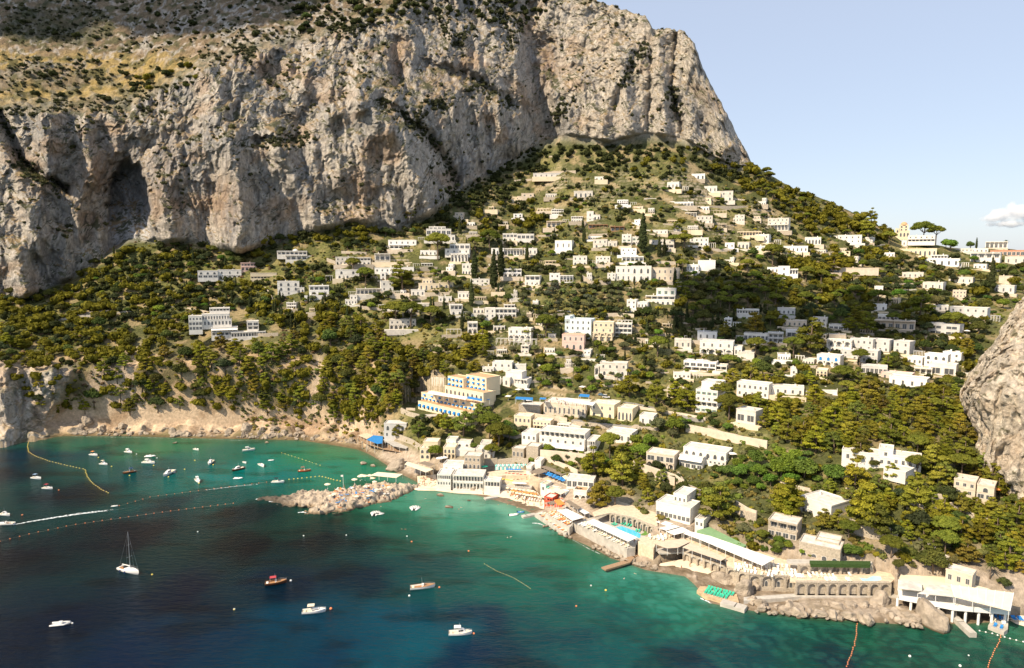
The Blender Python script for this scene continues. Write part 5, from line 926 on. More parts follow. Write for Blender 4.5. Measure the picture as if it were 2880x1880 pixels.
for x, y, z, r, h, lab in [(1248,1210,-1,6.0,9.2,'tallest grey boulder standing in the water before the right-hand restaurant'),(1405,1120,-.5,2.6,3.6,'boulder at the root of the concrete jetty right'),(775,1000,.5,4.2,4.2,'big grey boulder at the right end of the rubble shore')]: q = px('I', x, y); rock(q[0], q[1], r, h, z, lab)
for c, x, y, z, r, h, lab in [('E',490,1050,0,7.2,5.4,'great leaning grey boulder between the stilts restaurant and the headland'),('E',1090,1240,0,3.6,4.0,'tan boulder under the arcaded restaurant, left'),('E',1205,1250,0,3.4,3.2,'tan boulder under the arcaded restaurant, middle'),('E',1320,1265,0,2.8,2.6,'tan boulder under the arcaded restaurant, right'),
  ('E',200,1000,0,2.4,1.6,'grey rock in the teal water, left of two'),('E',290,1020,0,2.2,1.3,'grey rock in the teal water, right of two'),('E',340,950,0,1.8,.9,'flat dark rock in the teal water near the pier'),('E',905,1288,0,2.6,1.0,'brown rock in the turquoise shallows'),('E',985,1395,0,2.6,1.1,'rust-brown rock alone in the green bay'),('E',1165,1330,0,1.4,.6,'small tan rock in the turquoise shallows'),
  ('E',280,870,0,4.2,4.4,'brown sea stack under the blue-roofed restaurant'),('E',460,900,0,2.2,2.0,'boulder beside the slatted pier roof'),('H',1790,1180,1,4.2,4.4,'large grey boulder beside the green loungers'),('H',1580,1040,1,5.2,3.0,'long grey ledge above the green loungers'),('H',1920,1120,1,3.2,3.6,'square grey boulder right of the green lounger rock'),('H',1270,970,0,1.6,1.1,'lone boulder on the small sandy beach'),
  ('H',2280,1340,0,3.6,2.6,'rounded brown boulder at the water below the arches'),('H',410,780,0,2.2,1.5,'tan boulder behind the wooden jetty, left'),('H',540,800,0,2.6,1.7,'tan boulder behind the wooden jetty, right'),('H',700,830,0,3.2,1.9,'tan boulder cluster right of the wooden jetty'),('H',830,870,0,2.8,1.9,'pale boulder at the left end of the small beach'),
  ('L',1190,1480,0,1.9,1.2,'lone brown rock off the rubble shore'),('L',1820,1478,0,1.6,1.3,'small brown rock off the right part of the rubble shore'),('L',60,1440,-2,11,7,'massive grey rock at the foot of the far left cliff'),('H',1400,1230,0,1.8,.7,'wave-washed rock below the green loungers'),('I',1690,1040,0,1.8,2.4,'grey rock between the restaurant pillars')]:
    q = px(c, x, y); rock(q[0], q[1], r, h, z-.4, lab)
# ---------------------------------------------------------------- the rocky headland
OUTF = [(60,388),(250,402),(420,462),(560,468),(860,486),(620,548),(900,572),(1150,535),(1300,505),(1450,475),(1600,425),(1760,408),(1870,350),(1980,300),(2130,250)]
OUTB = [(2150,150),(2060,130),(1900,120),(1640,80),(1370,120),(1140,178),(930,238),(830,215),(600,215),(555,255),(480,318),(130,345)]
po = [atz(*px('T', x, y), 0)[:2] for x, y in OUTF]+[atz(*px('T', x, y), z)[:2] for (x, y), z in zip(OUTB, (3,4,5,6,5.5,5,3,3,3,2,.5,0))]
pa = np.array(po); x0, x1, y0, y1 = pa[:, 0].min()-3, pa[:, 0].max()+3, pa[:, 1].min()-3, pa[:, 1].max()+3
gx, gy = np.meshgrid(np.arange(x0, x1, .34), np.arange(y0, y1, .34)); ins = pinside(gx, gy, po); dist = np.full(gx.shape, 1e9)
for i in range(len(po)):
    (ax, ay), (bx, by) = po[i-1], po[i]; t = np.clip(((gx-ax)*(bx-ax)+(gy-ay)*(by-ay))/((bx-ax)**2+(by-ay)**2+1e-9), 0, 1); dist = np.minimum(dist, np.hypot(gx-ax-t*(bx-ax), gy-ay-t*(by-ay)))
sd = np.where(ins, dist, -dist); tx = (gx-x0)/(x1-x0); ht = np.interp(tx, [0,.12,.25,.34,.5,.75,1], [1.1,1.2,1.7,2.4,3.0,3.6,3.4])
gz = ht*sstep(-.5, 4.5, sd+1.2*fbm(gx/4, gy/4, 0*gx, 3))+sstep(-.5, 2, sd)*((ridged(gx/8+fbm(gx/9,gy/9,0*gx,2), gy/5, 0*gx+2, 4, .62)-.8)*1.0+np.abs(pn(gx/3.1+4, gy/2.6, 0*gx+1))*.7-.3)*.8*np.minimum(1, ht/2.5)+(np.floor(fbm(gx/3.3+2, gy/2.2, 0*gx, 3)*5)/5)*1.5*np.minimum(1, ht/2)+np.abs(pn(gx/1.4, gy/1.1, 0*gx+3))*.35+fbm(gx/1.2, gy/1.2, 0*gx, 2)*.18; gz = np.where(sd < -.5, -1.5, gz-.35)
hc = np.empty(gx.shape+(3,)); hc[:] = c3(.50,.41,.31); hc = mixc(hc, c3(.30,.25,.20), sstep(-.1, .5, fbm(gx/2.4, gy/2.4, 0*gx, 4))); hc = mixc(hc, c3(.30,.22,.14), 1-sstep(.5, 1.5, gz)); hc = mixc(hc, c3(.07,.055,.04), (1-sstep(.0, .7, gz))*.9); hc = mixc(hc, c3(.09,.075,.06), (1-sstep(.16, .36, tx+.05*fbm(gx/5,gy/5,0*gx,2)))*.92)
ii = np.arange(gx.size).reshape(gx.shape); qq = np.stack([ii[:-1, :-1], ii[:-1, 1:], ii[1:, 1:], ii[1:, :-1]], axis=-1).reshape(-1, 4); V_ = np.stack([gx, gy, gz], axis=-1).reshape(-1, 3)
kq = (V_[qq][..., 2].max(axis=1) > -1.2); tag(link('rocky_headland', npmesh('rocky_headland', V_, qq[kq], [colmat('headland_rock', .95, .9, 1.6, .3, .8, .6)], True, None, hc.reshape(-1, 3))), kind='structure')
HDX, HDY = x0, y0
def head_z(X, Y):
    i = int((Y-HDY)/.34); j = int((X-HDX)/.34); return float(gz[np.clip(i, 0, gz.shape[0]-1), np.clip(j, 0, gz.shape[1]-1)])
for k in range(20):
    t = rb.random(); x, y = 560+t*1350, (480-t*10 if rb.random() < .6 else 430)+rb.uniform(-40, 70)*(1-t)*.8; q = atz(*px('T', x, y), .3)
    zz_ = head_z(q[0], q[1])
    if zz_ > -.9: u, v = px('T', x, y); rock(u, v, rb.uniform(.7, 2.0), z=max(0, zz_-.2))
# ================================================================ TREES
rt = np.random.RandomState(11)
def leafmat(name, rough=.75):
    m = bpy.data.materials.new(name); m.use_nodes = True; n = m.node_tree; b = n.nodes['Principled BSDF']; b.inputs['Roughness'].default_value = rough; b.inputs['Specular IOR Level'].default_value = .12
    a = n.nodes.new('ShaderNodeVertexColor'); a.layer_name = 'Col'; oi = n.nodes.new('ShaderNodeObjectInfo')
    mr = n.nodes.new('ShaderNodeMapRange'); mr.inputs[3].default_value = .68; mr.inputs[4].default_value = 1.35; n.links.new(oi.outputs['Random'], mr.inputs[0])
    mh = n.nodes.new('ShaderNodeMath'); mh.operation = 'MULTIPLY'; mh.inputs[1].default_value = 7.13; n.links.new(oi.outputs['Random'], mh.inputs[0]); fr = n.nodes.new('ShaderNodeMath'); fr.operation = 'FRACT'; n.links.new(mh.outputs[0], fr.inputs[0])
    m2 = n.nodes.new('ShaderNodeMapRange'); m2.inputs[3].default_value = .482; m2.inputs[4].default_value = .52; n.links.new(fr.outputs[0], m2.inputs[0])
    hs = n.nodes.new('ShaderNodeHueSaturation'); n.links.new(a.outputs[0], hs.inputs['Color']); n.links.new(mr.outputs[0], hs.inputs['Value']); n.links.new(m2.outputs[0], hs.inputs['Hue'])
    n.links.new(hs.outputs[0], b.inputs['Base Color'])
    tr = n.nodes.new('ShaderNodeBsdfTranslucent'); n.links.new(hs.outputs[0], tr.inputs[0]); ms = n.nodes.new('ShaderNodeMixShader'); ms.inputs[0].default_value = .34
    n.links.new(b.outputs[0], ms.inputs[1]); n.links.new(tr.outputs[0], ms.inputs[2]); n.links.new(ms.outputs[0], n.nodes['Material Output'].inputs[0]); return m
M_LEAF = leafmat('foliage'); M_BARK = mat('bark', (.19,.14,.10), .95, .3, 3)
_cs = []                                              # lumpy cube-sphere, 24 quads
def cube_sphere():
    vs = {}; V = []; Fq = []
    def vid(p):
        p = tuple(p)
        if p not in vs: vs[p] = len(V); q = np.array(p, float); V.append(q/np.linalg.norm(q))
        return vs[p]
    for ax in range(3):
        for sg in (-1, 1):
            for i in (-1, 0):
                for j in (-1, 0):
                    q = []
                    for (a, b) in ((i, j), (i+1, j), (i+1, j+1), (i, j+1)):
                        p = [0, 0, 0]; p[ax] = sg; p[(ax+1) % 3] = a; p[(ax+2) % 3] = b; q.append(vid(p))
                    Fq.append(q if sg > 0 else q[::-1])
    return np.array(V), np.array(Fq)
CSV, CSF = cube_sphere()
def leaves(clumps, nper, size, col, colv=.25, up=.35, core=.74):
    """clumps: (cx,cy,cz,rx,ry,rz) -> quads (V,F,C)"""
    V = []; Fq = []; C = []; base = 0
    for (cx, cy, cz, rx, ry, rz) in clumps:
        cc = np.array(col)*(1+rt.uniform(-colv, colv)*np.array([1.0, .8, .6]))
        n = max(6, int(nper*(rx*ry+rx*rz+ry*rz)/3))
        d = rt.normal(size=(n, 3)); d /= np.linalg.norm(d, axis=1)[:, None]; d[:, 2] = np.where(d[:, 2] < -.35, -d[:, 2], d[:, 2])
        r = rt.uniform(.72, 1.06, n)[:, None]; p = d*r*np.array([rx, ry, rz])+np.array([cx, cy, cz])
        nn = d+rt.normal(size=(n, 3))*.55+np.array([0, 0, up]); nn /= np.linalg.norm(nn, axis=1)[:, None]
        t = np.cross(nn, rt.normal(size=(n, 3))); t /= np.linalg.norm(t, axis=1)[:, None]+1e-9; b = np.cross(nn, t)
        s1 = size*rt.uniform(.6, 1.25, n)[:, None]; s2 = s1*rt.uniform(.5, 1.0, n)[:, None]
        q = np.stack([p-t*s1-b*s2*.6, p+t*s1*.5-b*s2, p+t*s1+b*s2*.5, p-t*s1*.4+b*s2], axis=1).reshape(-1, 3)
        V.append(q); Fq.append(np.arange(4*n).reshape(n, 4)+base); base += 4*n
        lc = cc[None, :]*rt.uniform(.75, 1.3, n)[:, None]; C.append(np.repeat(lc, 4, axis=0))
        if core:
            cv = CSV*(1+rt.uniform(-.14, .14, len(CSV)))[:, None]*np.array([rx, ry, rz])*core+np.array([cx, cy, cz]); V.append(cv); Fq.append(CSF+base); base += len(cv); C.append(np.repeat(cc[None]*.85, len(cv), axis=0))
    return np.concatenate(V), np.concatenate(Fq), np.concatenate(C)
def crown_mesh(name, clumps, nper, size, col, **kw):
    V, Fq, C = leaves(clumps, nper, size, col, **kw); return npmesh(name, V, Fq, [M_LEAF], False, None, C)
def trunk_mesh(name, h, r, lean, limbs):
    b = MB(); p = [Vector((lean*.0, 0, -1.5)), Vector((lean*.25, lean*.1, h*.4)), Vector((lean*.8, -lean*.1, h*.75)), Vector((lean, 0, h))]
    b.tube(p, [r*1.25, r, r*.75, r*.5], 7)
    for (z, dx, dy, dz) in limbs:
        s0 = p[1].lerp(p[3], z); b.tube([s0, s0+Vector((dx*.5, dy*.5, dz*.35)), s0+Vector((dx, dy, dz))], [r*.5, r*.36, r*.18], 5)
    return b.mesh(name, M_BARK, True)
TREE = {}
def reg(kind, crown, trunk, h, w): TREE.setdefault(kind, []).append((crown, trunk, h, w))
PINE = (.235, .225, .022); UMB = (.190, .205, .030); OAK = (.075, .090, .028); OLV = (.150, .155, .070); CYP = (.060, .072, .026); LEF = (.120, .175, .030)
for k in range(7):                                    # Aleppo pine: layered plates of foliage round a crooked trunk, 10 m
    cl = []; H = 10; lean = rt.uniform(-1, 1); L = []
    for lv in range(6):
        z = 2.6+lv*1.35; rad = (3.6, 3.9, 3.5, 2.9, 2.0, .8)[lv]; m = (5, 6, 6, 5, 3, 1)[lv]; a0 = rt.uniform(0, 6)
        for j in range(m):
            if rt.rand() < .14: continue
            a = a0+j*2*math.pi/m+rt.uniform(-.4, .4); rr_ = rad*rt.uniform(.55, .95)*(0 if m == 1 else 1); q = rt.uniform(.8, 1.25)
            x_, y_ = lean*z/H+rr_*math.cos(a), rr_*math.sin(a); zc = z+rt.uniform(-.5, .6); cl.append((x_, y_, zc, 1.45*q, 1.45*q, .72*q)); 
            if rt.rand() < .4: L.append((min(.95, lv*.16), x_*.8, y_*.8, .9))
    reg('pine', crown_mesh('pine_crown', cl, 40, .26, [PINE, (.20,.21,.028), (.27,.225,.03), (.165,.185,.035), (.235,.24,.03), (.21,.18,.03), PINE][k]), trunk_mesh('pine_trunk', 8.8, .26, lean, L[:7]), H, 9)
for k in range(4):                                    # umbrella pine: flat broad dome on bare trunk with forking limbs, 11 m
    cl = []; L = []; R_ = 5.6
    for j in range(62):
        a = rt.uniform(0, 6.28); q = math.sqrt(rt.rand())*R_*.92; h = 8.9+2.9*(1-(q/R_)**2)*(1 if rt.rand() < .75 else .45)+rt.uniform(-.3, .3); s_ = rt.uniform(.9, 1.35); cl.append((q*math.cos(a), q*math.sin(a), h, 1.35*s_, 1.35*s_, .85*s_))
    for j in range(8): a = j*.785+rt.uniform(-.2, .2); L.append((.55+.04*(j % 3), 3.6*math.cos(a), 3.6*math.sin(a), 3.4))
    reg('umbrella', crown_mesh('umbrella_crown', cl, 40, .25, UMB, up=.5), trunk_mesh('umbrella_trunk', 9.0, .34, rt.uniform(-.6, .6), L), 11.5, 12)
for k in range(4):                                    # cypress
    cl = [(rt.uniform(-.15, .15), rt.uniform(-.15, .15), 1.0+i*.82, r_, r_, .85) for i, r_ in enumerate((.85, 1.05, 1.15, 1.15, 1.1, 1.02, .92, .8, .66, .5, .3))]
    reg('cypress', crown_mesh('cypress_crown', cl, 70, .2, CYP, colv=.12, core=.85), trunk_mesh('cypress_trunk', 2, .2, 0, []), 10, 2.4)
def round_tree(kind, col, n, R_, hz0, cr, nper, size, H, W, tr):
    for k in range(5):
        cl = []; L = []
        for j in range(n):
            d = rt.normal(size=3); d /= np.linalg.norm(d); d[2] = abs(d[2])*1.0-.15; q = rt.uniform(.45, 1)*R_; s_ = rt.uniform(.75, 1.3)*cr; cl.append((d[0]*q, d[1]*q, hz0+d[2]*q*.8, s_, s_, s_*.8))
            if j < 5: L.append((.4, d[0]*q*.7, d[1]*q*.7, 1.4))
        reg(kind, crown_mesh(kind+'_crown', cl, nper, size, [col[0]*(1, 1.35, .85, 1.15, 1.6)[k], col[1]*(1, 1.2, .9, 1.3, 1.35)[k], col[2]*(1, .9, 1.2, 1, 1)[k]]), trunk_mesh(kind+'_trunk', tr, .25, rt.uniform(-.4, .4), L), H, W)
round_tree('oak', OAK, 22, 2.9, 3.2, 1.35, 36, .27, 6.5, 7.6, 3.0); round_tree('olive', OLV, 18, 2.2, 2.9, 1.1, 34, .2, 5.2, 6, 2.4); round_tree('leafy', LEF, 24, 3.0, 3.6, 1.3, 40, .28, 7, 8, 3.2)
for k in range(3):                                    # palm
    b = MB(); n = 26; vs = []; fs = []; cs = []
    for j in range(n):
        a = j*2.4; el = .9-1.3*(j/n); Lf = 2.6; pr = None
        for i in range(6):
            t = i/5; x = math.cos(a)*Lf*t*math.cos(el); y = math.sin(a)*Lf*t*math.cos(el); z = 6+Lf*t*math.sin(el)-1.4*t*t; w_ = .34*(1-t)*min(1, t*5+.3); nx, ny = -math.sin(a)*w_, math.cos(a)*w_
            vs += [(x+nx, y+ny, z-.14*w_), (x-nx, y-ny, z-.14*w_)]; cs += [(.10, .12, .03)]*2
            if i: q = len(vs); fs.append((q-4, q-3, q-1, q-2))
    reg('palm', npmesh('palm_crown', vs, fs, [M_LEAF], False, None, cs), trunk_mesh('palm_trunk', 6, .22, .3, []), 7.5, 5)
for k in range(4):                                    # shrub
    cl = [(rt.uniform(-.8, .8), rt.uniform(-.8, .8), rt.uniform(.3, .9), .8, .8, .6) for j in range(7)]; reg('bush', crown_mesh('bush_crown', cl, 45, .2, OAK), None, 1.7, 3.2)
NAMES = {'pine': ('pine_tree', 'pine', 'bushy yellow-green pine'), 'umbrella': ('umbrella_pine', 'umbrella pine', 'flat-topped umbrella pine'), 'cypress': ('cypress_tree', 'cypress', 'dark slender cypress'), 'oak': ('oak_tree', 'tree', 'dark rounded evergreen tree'),
 'olive': ('olive_tree', 'olive tree', 'grey-green olive tree'), 'leafy': ('leafy_tree', 'tree', 'bright green leafy tree'), 'palm': ('palm_tree', 'palm', 'small palm'), 'bush': ('garden_shrub', 'shrub', 'dark green shrub')}
CAND = []                                             # kind, x, y (photo px of foot), height m, pos
def plant(kind, x, y, h, pos=None, lab=None, force=False): CAND.append((kind, x, y, h, pos or ground(x, y), lab, force))
# named trees of the photograph (crop, foot x, foot y, kind, crown width in crop px)
for c, x, y, kd, wpx in [('C',1325,1440,'umbrella',185),('C',1975,1560,'umbrella',140),('C',2215,1440,'umbrella',175),('D',345,760,'umbrella',140),('D',1405,430,'umbrella',215),('D',1520,395,'umbrella',165),('D',1690,1235,'umbrella',200),('D',910,375,'pine',180),('D',940,215,'pine',120),('D',1100,430,'umbrella',130),
 ('D',740,1210,'pine',150),('D',900,1235,'pine',200),('D',375,1400,'pine',290),('D',230,1450,'umbrella',190),('D',1140,1170,'umbrella',130),('D',835,1540,'umbrella',170),('D',590,680,'pine',170),('D',40,620,'umbrella',200),('D',960,660,'oak',150),('D',1380,1080,'pine',230),('D',1530,1010,'olive',170),('D',2010,850,'oak',150),('D',2030,860,'cypress',80),('D',385,1140,'cypress',50),
 ('D',1840,380,'oak',90),('D',1615,380,'oak',90),('D',1890,405,'cypress',26),('D',1660,480,'leafy',150),('D',2160,420,'palm',60),('D',2310,650,'oak',100),('D',1740,640,'palm',60),
 ('B',560,840,'pine',240),('B',985,830,'umbrella',125),('B',880,560,'umbrella',240),('B',1220,500,'umbrella',150),('B',1350,470,'umbrella',180),('B',500,1170,'umbrella',230),('B',630,1185,'umbrella',240),('B',820,1150,'umbrella',170),('B',220,800,'umbrella',170),('B',1210,740,'cypress',70),('B',1390,830,'cypress',90),('B',1455,720,'cypress',80),('B',1100,1210,'cypress',50),('B',1185,980,'cypress',60),('B',1310,1200,'leafy',130),
 ('B',815,1030,'cypress',36),('B',935,1010,'cypress',30),('B',1410,1180,'cypress',34),('B',1690,560,'cypress',40),('B',1080,320,'cypress',40),('B',2205,400,'cypress',34),('B',2200,270,'cypress',26),('B',1430,880,'cypress',30),('B',330,920,'oak',100),('B',110,690,'umbrella',150),('B',1860,1270,'umbrella',210),('B',1690,1290,'umbrella',110),('B',1790,1290,'palm',80),('B',1560,720,'palm',70),
 ('C',660,400,'cypress',34),('C',645,270,'cypress',24),('C',1190,500,'cypress',90),('C',1480,800,'cypress',44),('C',1365,800,'oak',90),('C',1340,540,'cypress',50),('C',1385,520,'cypress',40),('C',1235,540,'oak',70),('C',1570,470,'umbrella',150),('C',1480,450,'umbrella',120),('C',1500,300,'pine',90),('C',780,1360,'leafy',100),('C',1930,1260,'pine',130),('C',2210,1230,'pine',190),('C',1990,420,'leafy',60),('C',2190,540,'oak',120),
 ('E',960,690,'pine',150),('E',1110,740,'pine',230),('E',1290,640,'pine',200),('E',1350,760,'umbrella',230),('E',1430,880,'umbrella',260),('E',1370,960,'umbrella',150),('E',860,930,'leafy',150),('E',510,750,'pine',110),('E',700,750,'pine',150),('E',1210,860,'leafy',90),('E',740,590,'oak',80),('E',1360,480,'oak',80),('E',1560,700,'oak',110),('E',1650,720,'olive',110),('E',1880,900,'leafy',120),('E',1990,930,'leafy',110),('E',2060,960,'olive',100),
 ('F',890,940,'umbrella',230),('F',750,1110,'pine',260),('F',990,990,'pine',160),('F',1010,1180,'pine',270),('F',810,1380,'pine',230),('F',935,1380,'umbrella',190),('F',1210,1260,'pine',130),('F',1200,1190,'pine',120),('F',620,1280,'olive',110),('F',1070,380,'pine',230),('F',1310,450,'pine',220),('F',1600,510,'pine',220),('F',1480,400,'pine',150),('F',1890,460,'umbrella',215),('F',1975,600,'umbrella',240),('F',1850,670,'oak',110),('F',1965,700,'leafy',120),('F',1700,700,'olive',90),
 ('F',1330,700,'olive',170),('F',1470,720,'leafy',200),('F',1550,700,'oak',150),('F',1460,760,'olive',120),('F',1250,850,'leafy',180),('F',1170,960,'leafy',200),('F',1130,830,'leafy',150),('F',1320,1050,'oak',130),('F',1400,1120,'oak',120),('F',1500,1170,'oak',130),('F',1560,1250,'oak',140),('F',1530,1280,'oak',120),('F',1870,1460,'pine',310),('F',1800,900,'oak',90),('F',2170,900,'oak',100),('F',1560,160,'palm',60),('F',2280,200,'oak',190),('F',330,190,'leafy',150),('F',560,220,'palm',60),('F',900,190,'olive',60),
 ('G',840,1000,'pine',220),('G',975,1020,'oak',110),('G',1120,1130,'pine',150),('G',790,1230,'pine',260),('G',1000,1290,'pine',200),('G',1350,1100,'umbrella',190),('G',1520,1100,'pine',260),('G',1620,1180,'pine',210),('G',1760,1110,'umbrella',210),('G',1540,1200,'pine',190),('G',600,1160,'leafy',230),('G',330,1130,'leafy',260),('G',120,1130,'leafy',260),('G',200,1060,'leafy',230),('G',1340,1440,'pine',290),('G',160,1480,'pine',330),('G',900,1600,'pine',400),('G',640,1600,'pine',180),('G',1790,1370,'pine',120),('G',2030,1440,'pine',150),('G',2080,1560,'pine',170),('G',1560,1620,'pine',230),
 ('I',240,280,'pine',170),('I',475,400,'umbrella',190),('I',700,380,'pine',330),('I',860,560,'umbrella',210),('I',1110,300,'oak',260),('I',1160,400,'pine',170),('I',1350,420,'umbrella',250),('I',1240,660,'oak',260),('I',1210,620,'oak',200),('I',1560,600,'pine',200),('I',1700,420,'pine',200),('I',1850,270,'pine',170),('I',1960,380,'pine',160),('I',1940,600,'pine',230),('I',1900,680,'pine',200),('I',2000,250,'pine',200),('I',500,560,'leafy',190),('I',430,540,'olive',110),('I',1350,530,'umbrella',230),('I',1690,560,'olive',130),('I',1890,820,'oak',130),('I',1760,740,'palm',120),('I',870,820,'leafy',60),('I',2040,400,'pine',150),
 ('H',280,280,'pine',230),('H',470,280,'umbrella',190),('H',1510,420,'pine',350),('H',800,230,'pine',150),('H',1770,570,'olive',170),('H',1950,470,'oak',110),('H',1970,640,'umbrella',130),('H',1990,740,'leafy',110),('H',2120,770,'leafy',150),('H',2210,400,'pine',300),('H',1380,480,'leafy',70)]:
    q = px(c, x, y); g_ = ground(*q); s_ = (g_[1]*cp-(g_[2]-CAMH)*sp)/F; wm = wpx*CROP[c][2]*s_; t = TREE[kd][0]; plant(kd, q[0], q[1], wm/t[3]*t[2], g_, None, True)
# random woods: polygon (display coords), mix, count, height range
def inpoly(x, y, poly):
    c = False; n = len(poly)
    for i in range(n):
        (x1, y1), (x2, y2) = poly[i], poly[i-1]
        if (y1 > y) != (y2 > y) and x < (x2-x1)*(y-y1)/(y2-y1)+x1: c = not c
    return c
NO = [[(830,1000),(900,960),(1000,940),(1150,950),(1260,920),(1380,940),(1480,985),(1500,1080),(1420,1130),(1500,1200),(1660,1215),(1700,1290),(1860,1290),(2090,1290),(2090,1360),(2380,1400),(2380,1560),(800,1560)],   # shore clubs
      [(2228,925),(2262,960),(2262,1110),(2380,1150),(2380,690),(2310,790)], [(1160,905),(1480,960),(1490,1070),(1260,1060),(1180,960)], [(1690,1150),(1760,1150),(1750,1190),(1690,1180)], [(1610,1010),(1740,1040),(1740,1060),(1600,1050)], [(1500,1025),(1680,1060),(1640,1095),(1490,1070)]]
WOODS = [
 ([(0,700),(180,680),(260,700),(260,780),(160,860),(180,960),(120,980),(0,850)], [('pine',.8),('oak',.2)], 90, (6,9)),
 ([(180,960),(230,860),(330,830),(480,790),(640,800),(740,770),(800,800),(840,850),(960,850),(980,880),(940,940),(860,1000),(700,968),(400,950),(280,965)], [('pine',.86),('oak',.14)], 150, (7,12)),
 ([(740,770),(850,760),(960,830),(1130,780),(1140,860),(980,900),(930,960),(850,1000),(740,960)], [('pine',.9),('oak',.1)], 95, (8,12)),
 ([(260,720),(330,690),(480,700),(480,780),(330,820)], [('pine',.6),('oak',.4)], 34, (5,8)),
 ([(200,600),(330,575),(480,575),(520,590),(440,640),(640,640),(470,690),(250,700),(160,690)], [('oak',.6),('pine',.3),('cypress',.1)], 110, (5,8)),
 ([(480,700),(660,700),(830,730),(830,780),(650,770),(550,720)], [('pine',.6),('cypress',.25),('oak',.15)], 60, (6,9)),
 ([(520,590),(700,545),(860,520),(900,545),(1000,520),(1000,560),(880,580),(640,590),(600,640),(520,620)], [('oak',.75),('pine',.25)], 95, (6,9)),
 ([(1000,520),(1040,460),(1150,400),(1240,340),(1440,345),(1440,400),(1200,430),(1240,520),(1020,530)], [('oak',1)], 200, (4,7)),
 ([(1020,500),(1130,480),(1300,470),(1320,500),(1200,540),(1020,560)], [('pine',.7),('oak',.3)], 45, (7,11)),
 ([(1440,345),(1600,330),(1740,385),(1760,430),(1480,420),(1350,430)], [('oak',.85),('pine',.15)], 120, (4,6.5)),
 ([(1640,390),(1745,388),(1860,455),(2000,505),(2080,545),(2090,570),(1900,560),(1840,500),(1720,440)], [('pine',.75),('umbrella',.25)], 105, (7,11)),
 ([(1900,560),(2080,560),(2080,620),(1860,640),(1800,620)], [('pine',.5),('oak',.3),('leafy',.2)], 46, (6,9)),
 ([(1240,670),(1440,665),(1440,720),(1260,740)], [('olive',.8),('oak',.2)], 62, (5,7)),
 ([(1160,690),(1280,660),(1480,680),(1500,710),(1470,750),(1250,745)], [('olive',.6),('oak',.4)], 40, (5,7)),
 ([(1570,640),(1700,620),(1790,640),(2050,640),(2040,740),(1900,760),(1640,760),(1580,720)], [('umbrella',.45),('pine',.25),('oak',.3)], 100, (8,11)),
 ([(1490,720),(1640,730),(1800,760),(1760,800),(1500,780)], [('oak',.7),('cypress',.3)], 55, (5,9)),
 ([(1830,640),(2050,660),(2060,760),(1920,760),(1830,720)], [('pine',.9),('umbrella',.1)], 36, (8,12)),
 ([(2060,600),(2380,600),(2380,690),(2280,780),(2060,740)], [('oak',.7),('pine',.1),('leafy',.2)], 95, (5,9)),
 ([(2060,720),(2300,720),(2270,840),(2230,900),(2060,860),(1900,820)], [('oak',.7),('pine',.3)], 85, (5,8)),
 ([(1700,890),(1830,880),(2000,900),(2220,910),(2250,980),(2240,1080),(2050,1060),(1880,1060),(1760,1000)], [('pine',.92),('umbrella',.08)], 175, (8,12)),
 ([(1700,860),(2000,870),(2230,900),(2230,930),(1800,910)], [('oak',.8),('pine',.2)], 60, (4,7)),
 ([(1680,1050),(1900,1060),(1900,1130),(1740,1150),(1650,1110)], [('leafy',.85),('oak',.15)], 40, (5,8)),
 ([(1900,1120),(2380,1180),(2380,1340),(2180,1300),(2110,1260),(1960,1230),(1890,1180)], [('pine',.72),('oak',.18),('leafy',.1)], 105, (6,10)),
 ([(2160,1060),(2260,1070),(2380,1150),(2380,1240),(2200,1180)], [('pine',.9),('oak',.1)], 30, (6,9)),
 ([(850,600),(2050,560),(2240,640),(2240,860),(1660,860),(1500,860),(1130,860),(1130,780),(840,760),(640,700),(600,620)], [('oak',.34),('olive',.26),('cypress',.12),('pine',.14),('leafy',.14)], 760, (3.5,6.5)),
 ([(1000,430),(1800,440),(2050,560),(860,600)], [('oak',.45),('olive',.3),('pine',.1),('cypress',.05),('leafy',.1)], 420, (3,5.5)),
 ([(1130,830),(1700,830),(1750,1000),(1500,1000),(1380,920),(1160,900)], [('oak',.4),('leafy',.3),('olive',.2),('pine',.1)], 90, (3.5,6)),
 ([(160,690),(250,610),(480,590),(640,640),(640,700),(440,760),(260,720)], [('oak',.5),('pine',.3),('cypress',.06),('leafy',.14)], 210, (4,7)),
 ([(0,690),(160,680),(330,700),(480,760),(330,830),(160,860),(0,850)], [('pine',.6),('oak',.4)], 110, (5,8)),
 ([(0,0),(480,0),(780,60),(480,130),(330,250),(0,250)], [('oak',1)], 55, (4,7)),
 ([(640,0),(1300,0),(1240,60),(900,60),(700,90)], [('oak',1)], 110, (5,8)),
 ([(300,150),(460,150),(470,200),(340,235)], [('pine',.5),('oak',.5)], 18, (5,8)),
]
GRD = {}
def near(x, y, r):
    gx, gy = int(x//60), int(y//60)
    for i in range(gx-1, gx+2):
        for j in range(gy-1, gy+2):
            for (a, b, c) in GRD.get((i, j), ()):
                if abs(a-x) < (r+c)*.5 and abs(b-y) < (r+c)*.27: return True
    return False
for q in CAND:
    s_ = F/q[4][1]; GRD.setdefault((int(q[1]//60), int(q[2]//60)), []).append((q[1], q[2], q[3]*.9*s_*.6))
rw = random.Random(5)
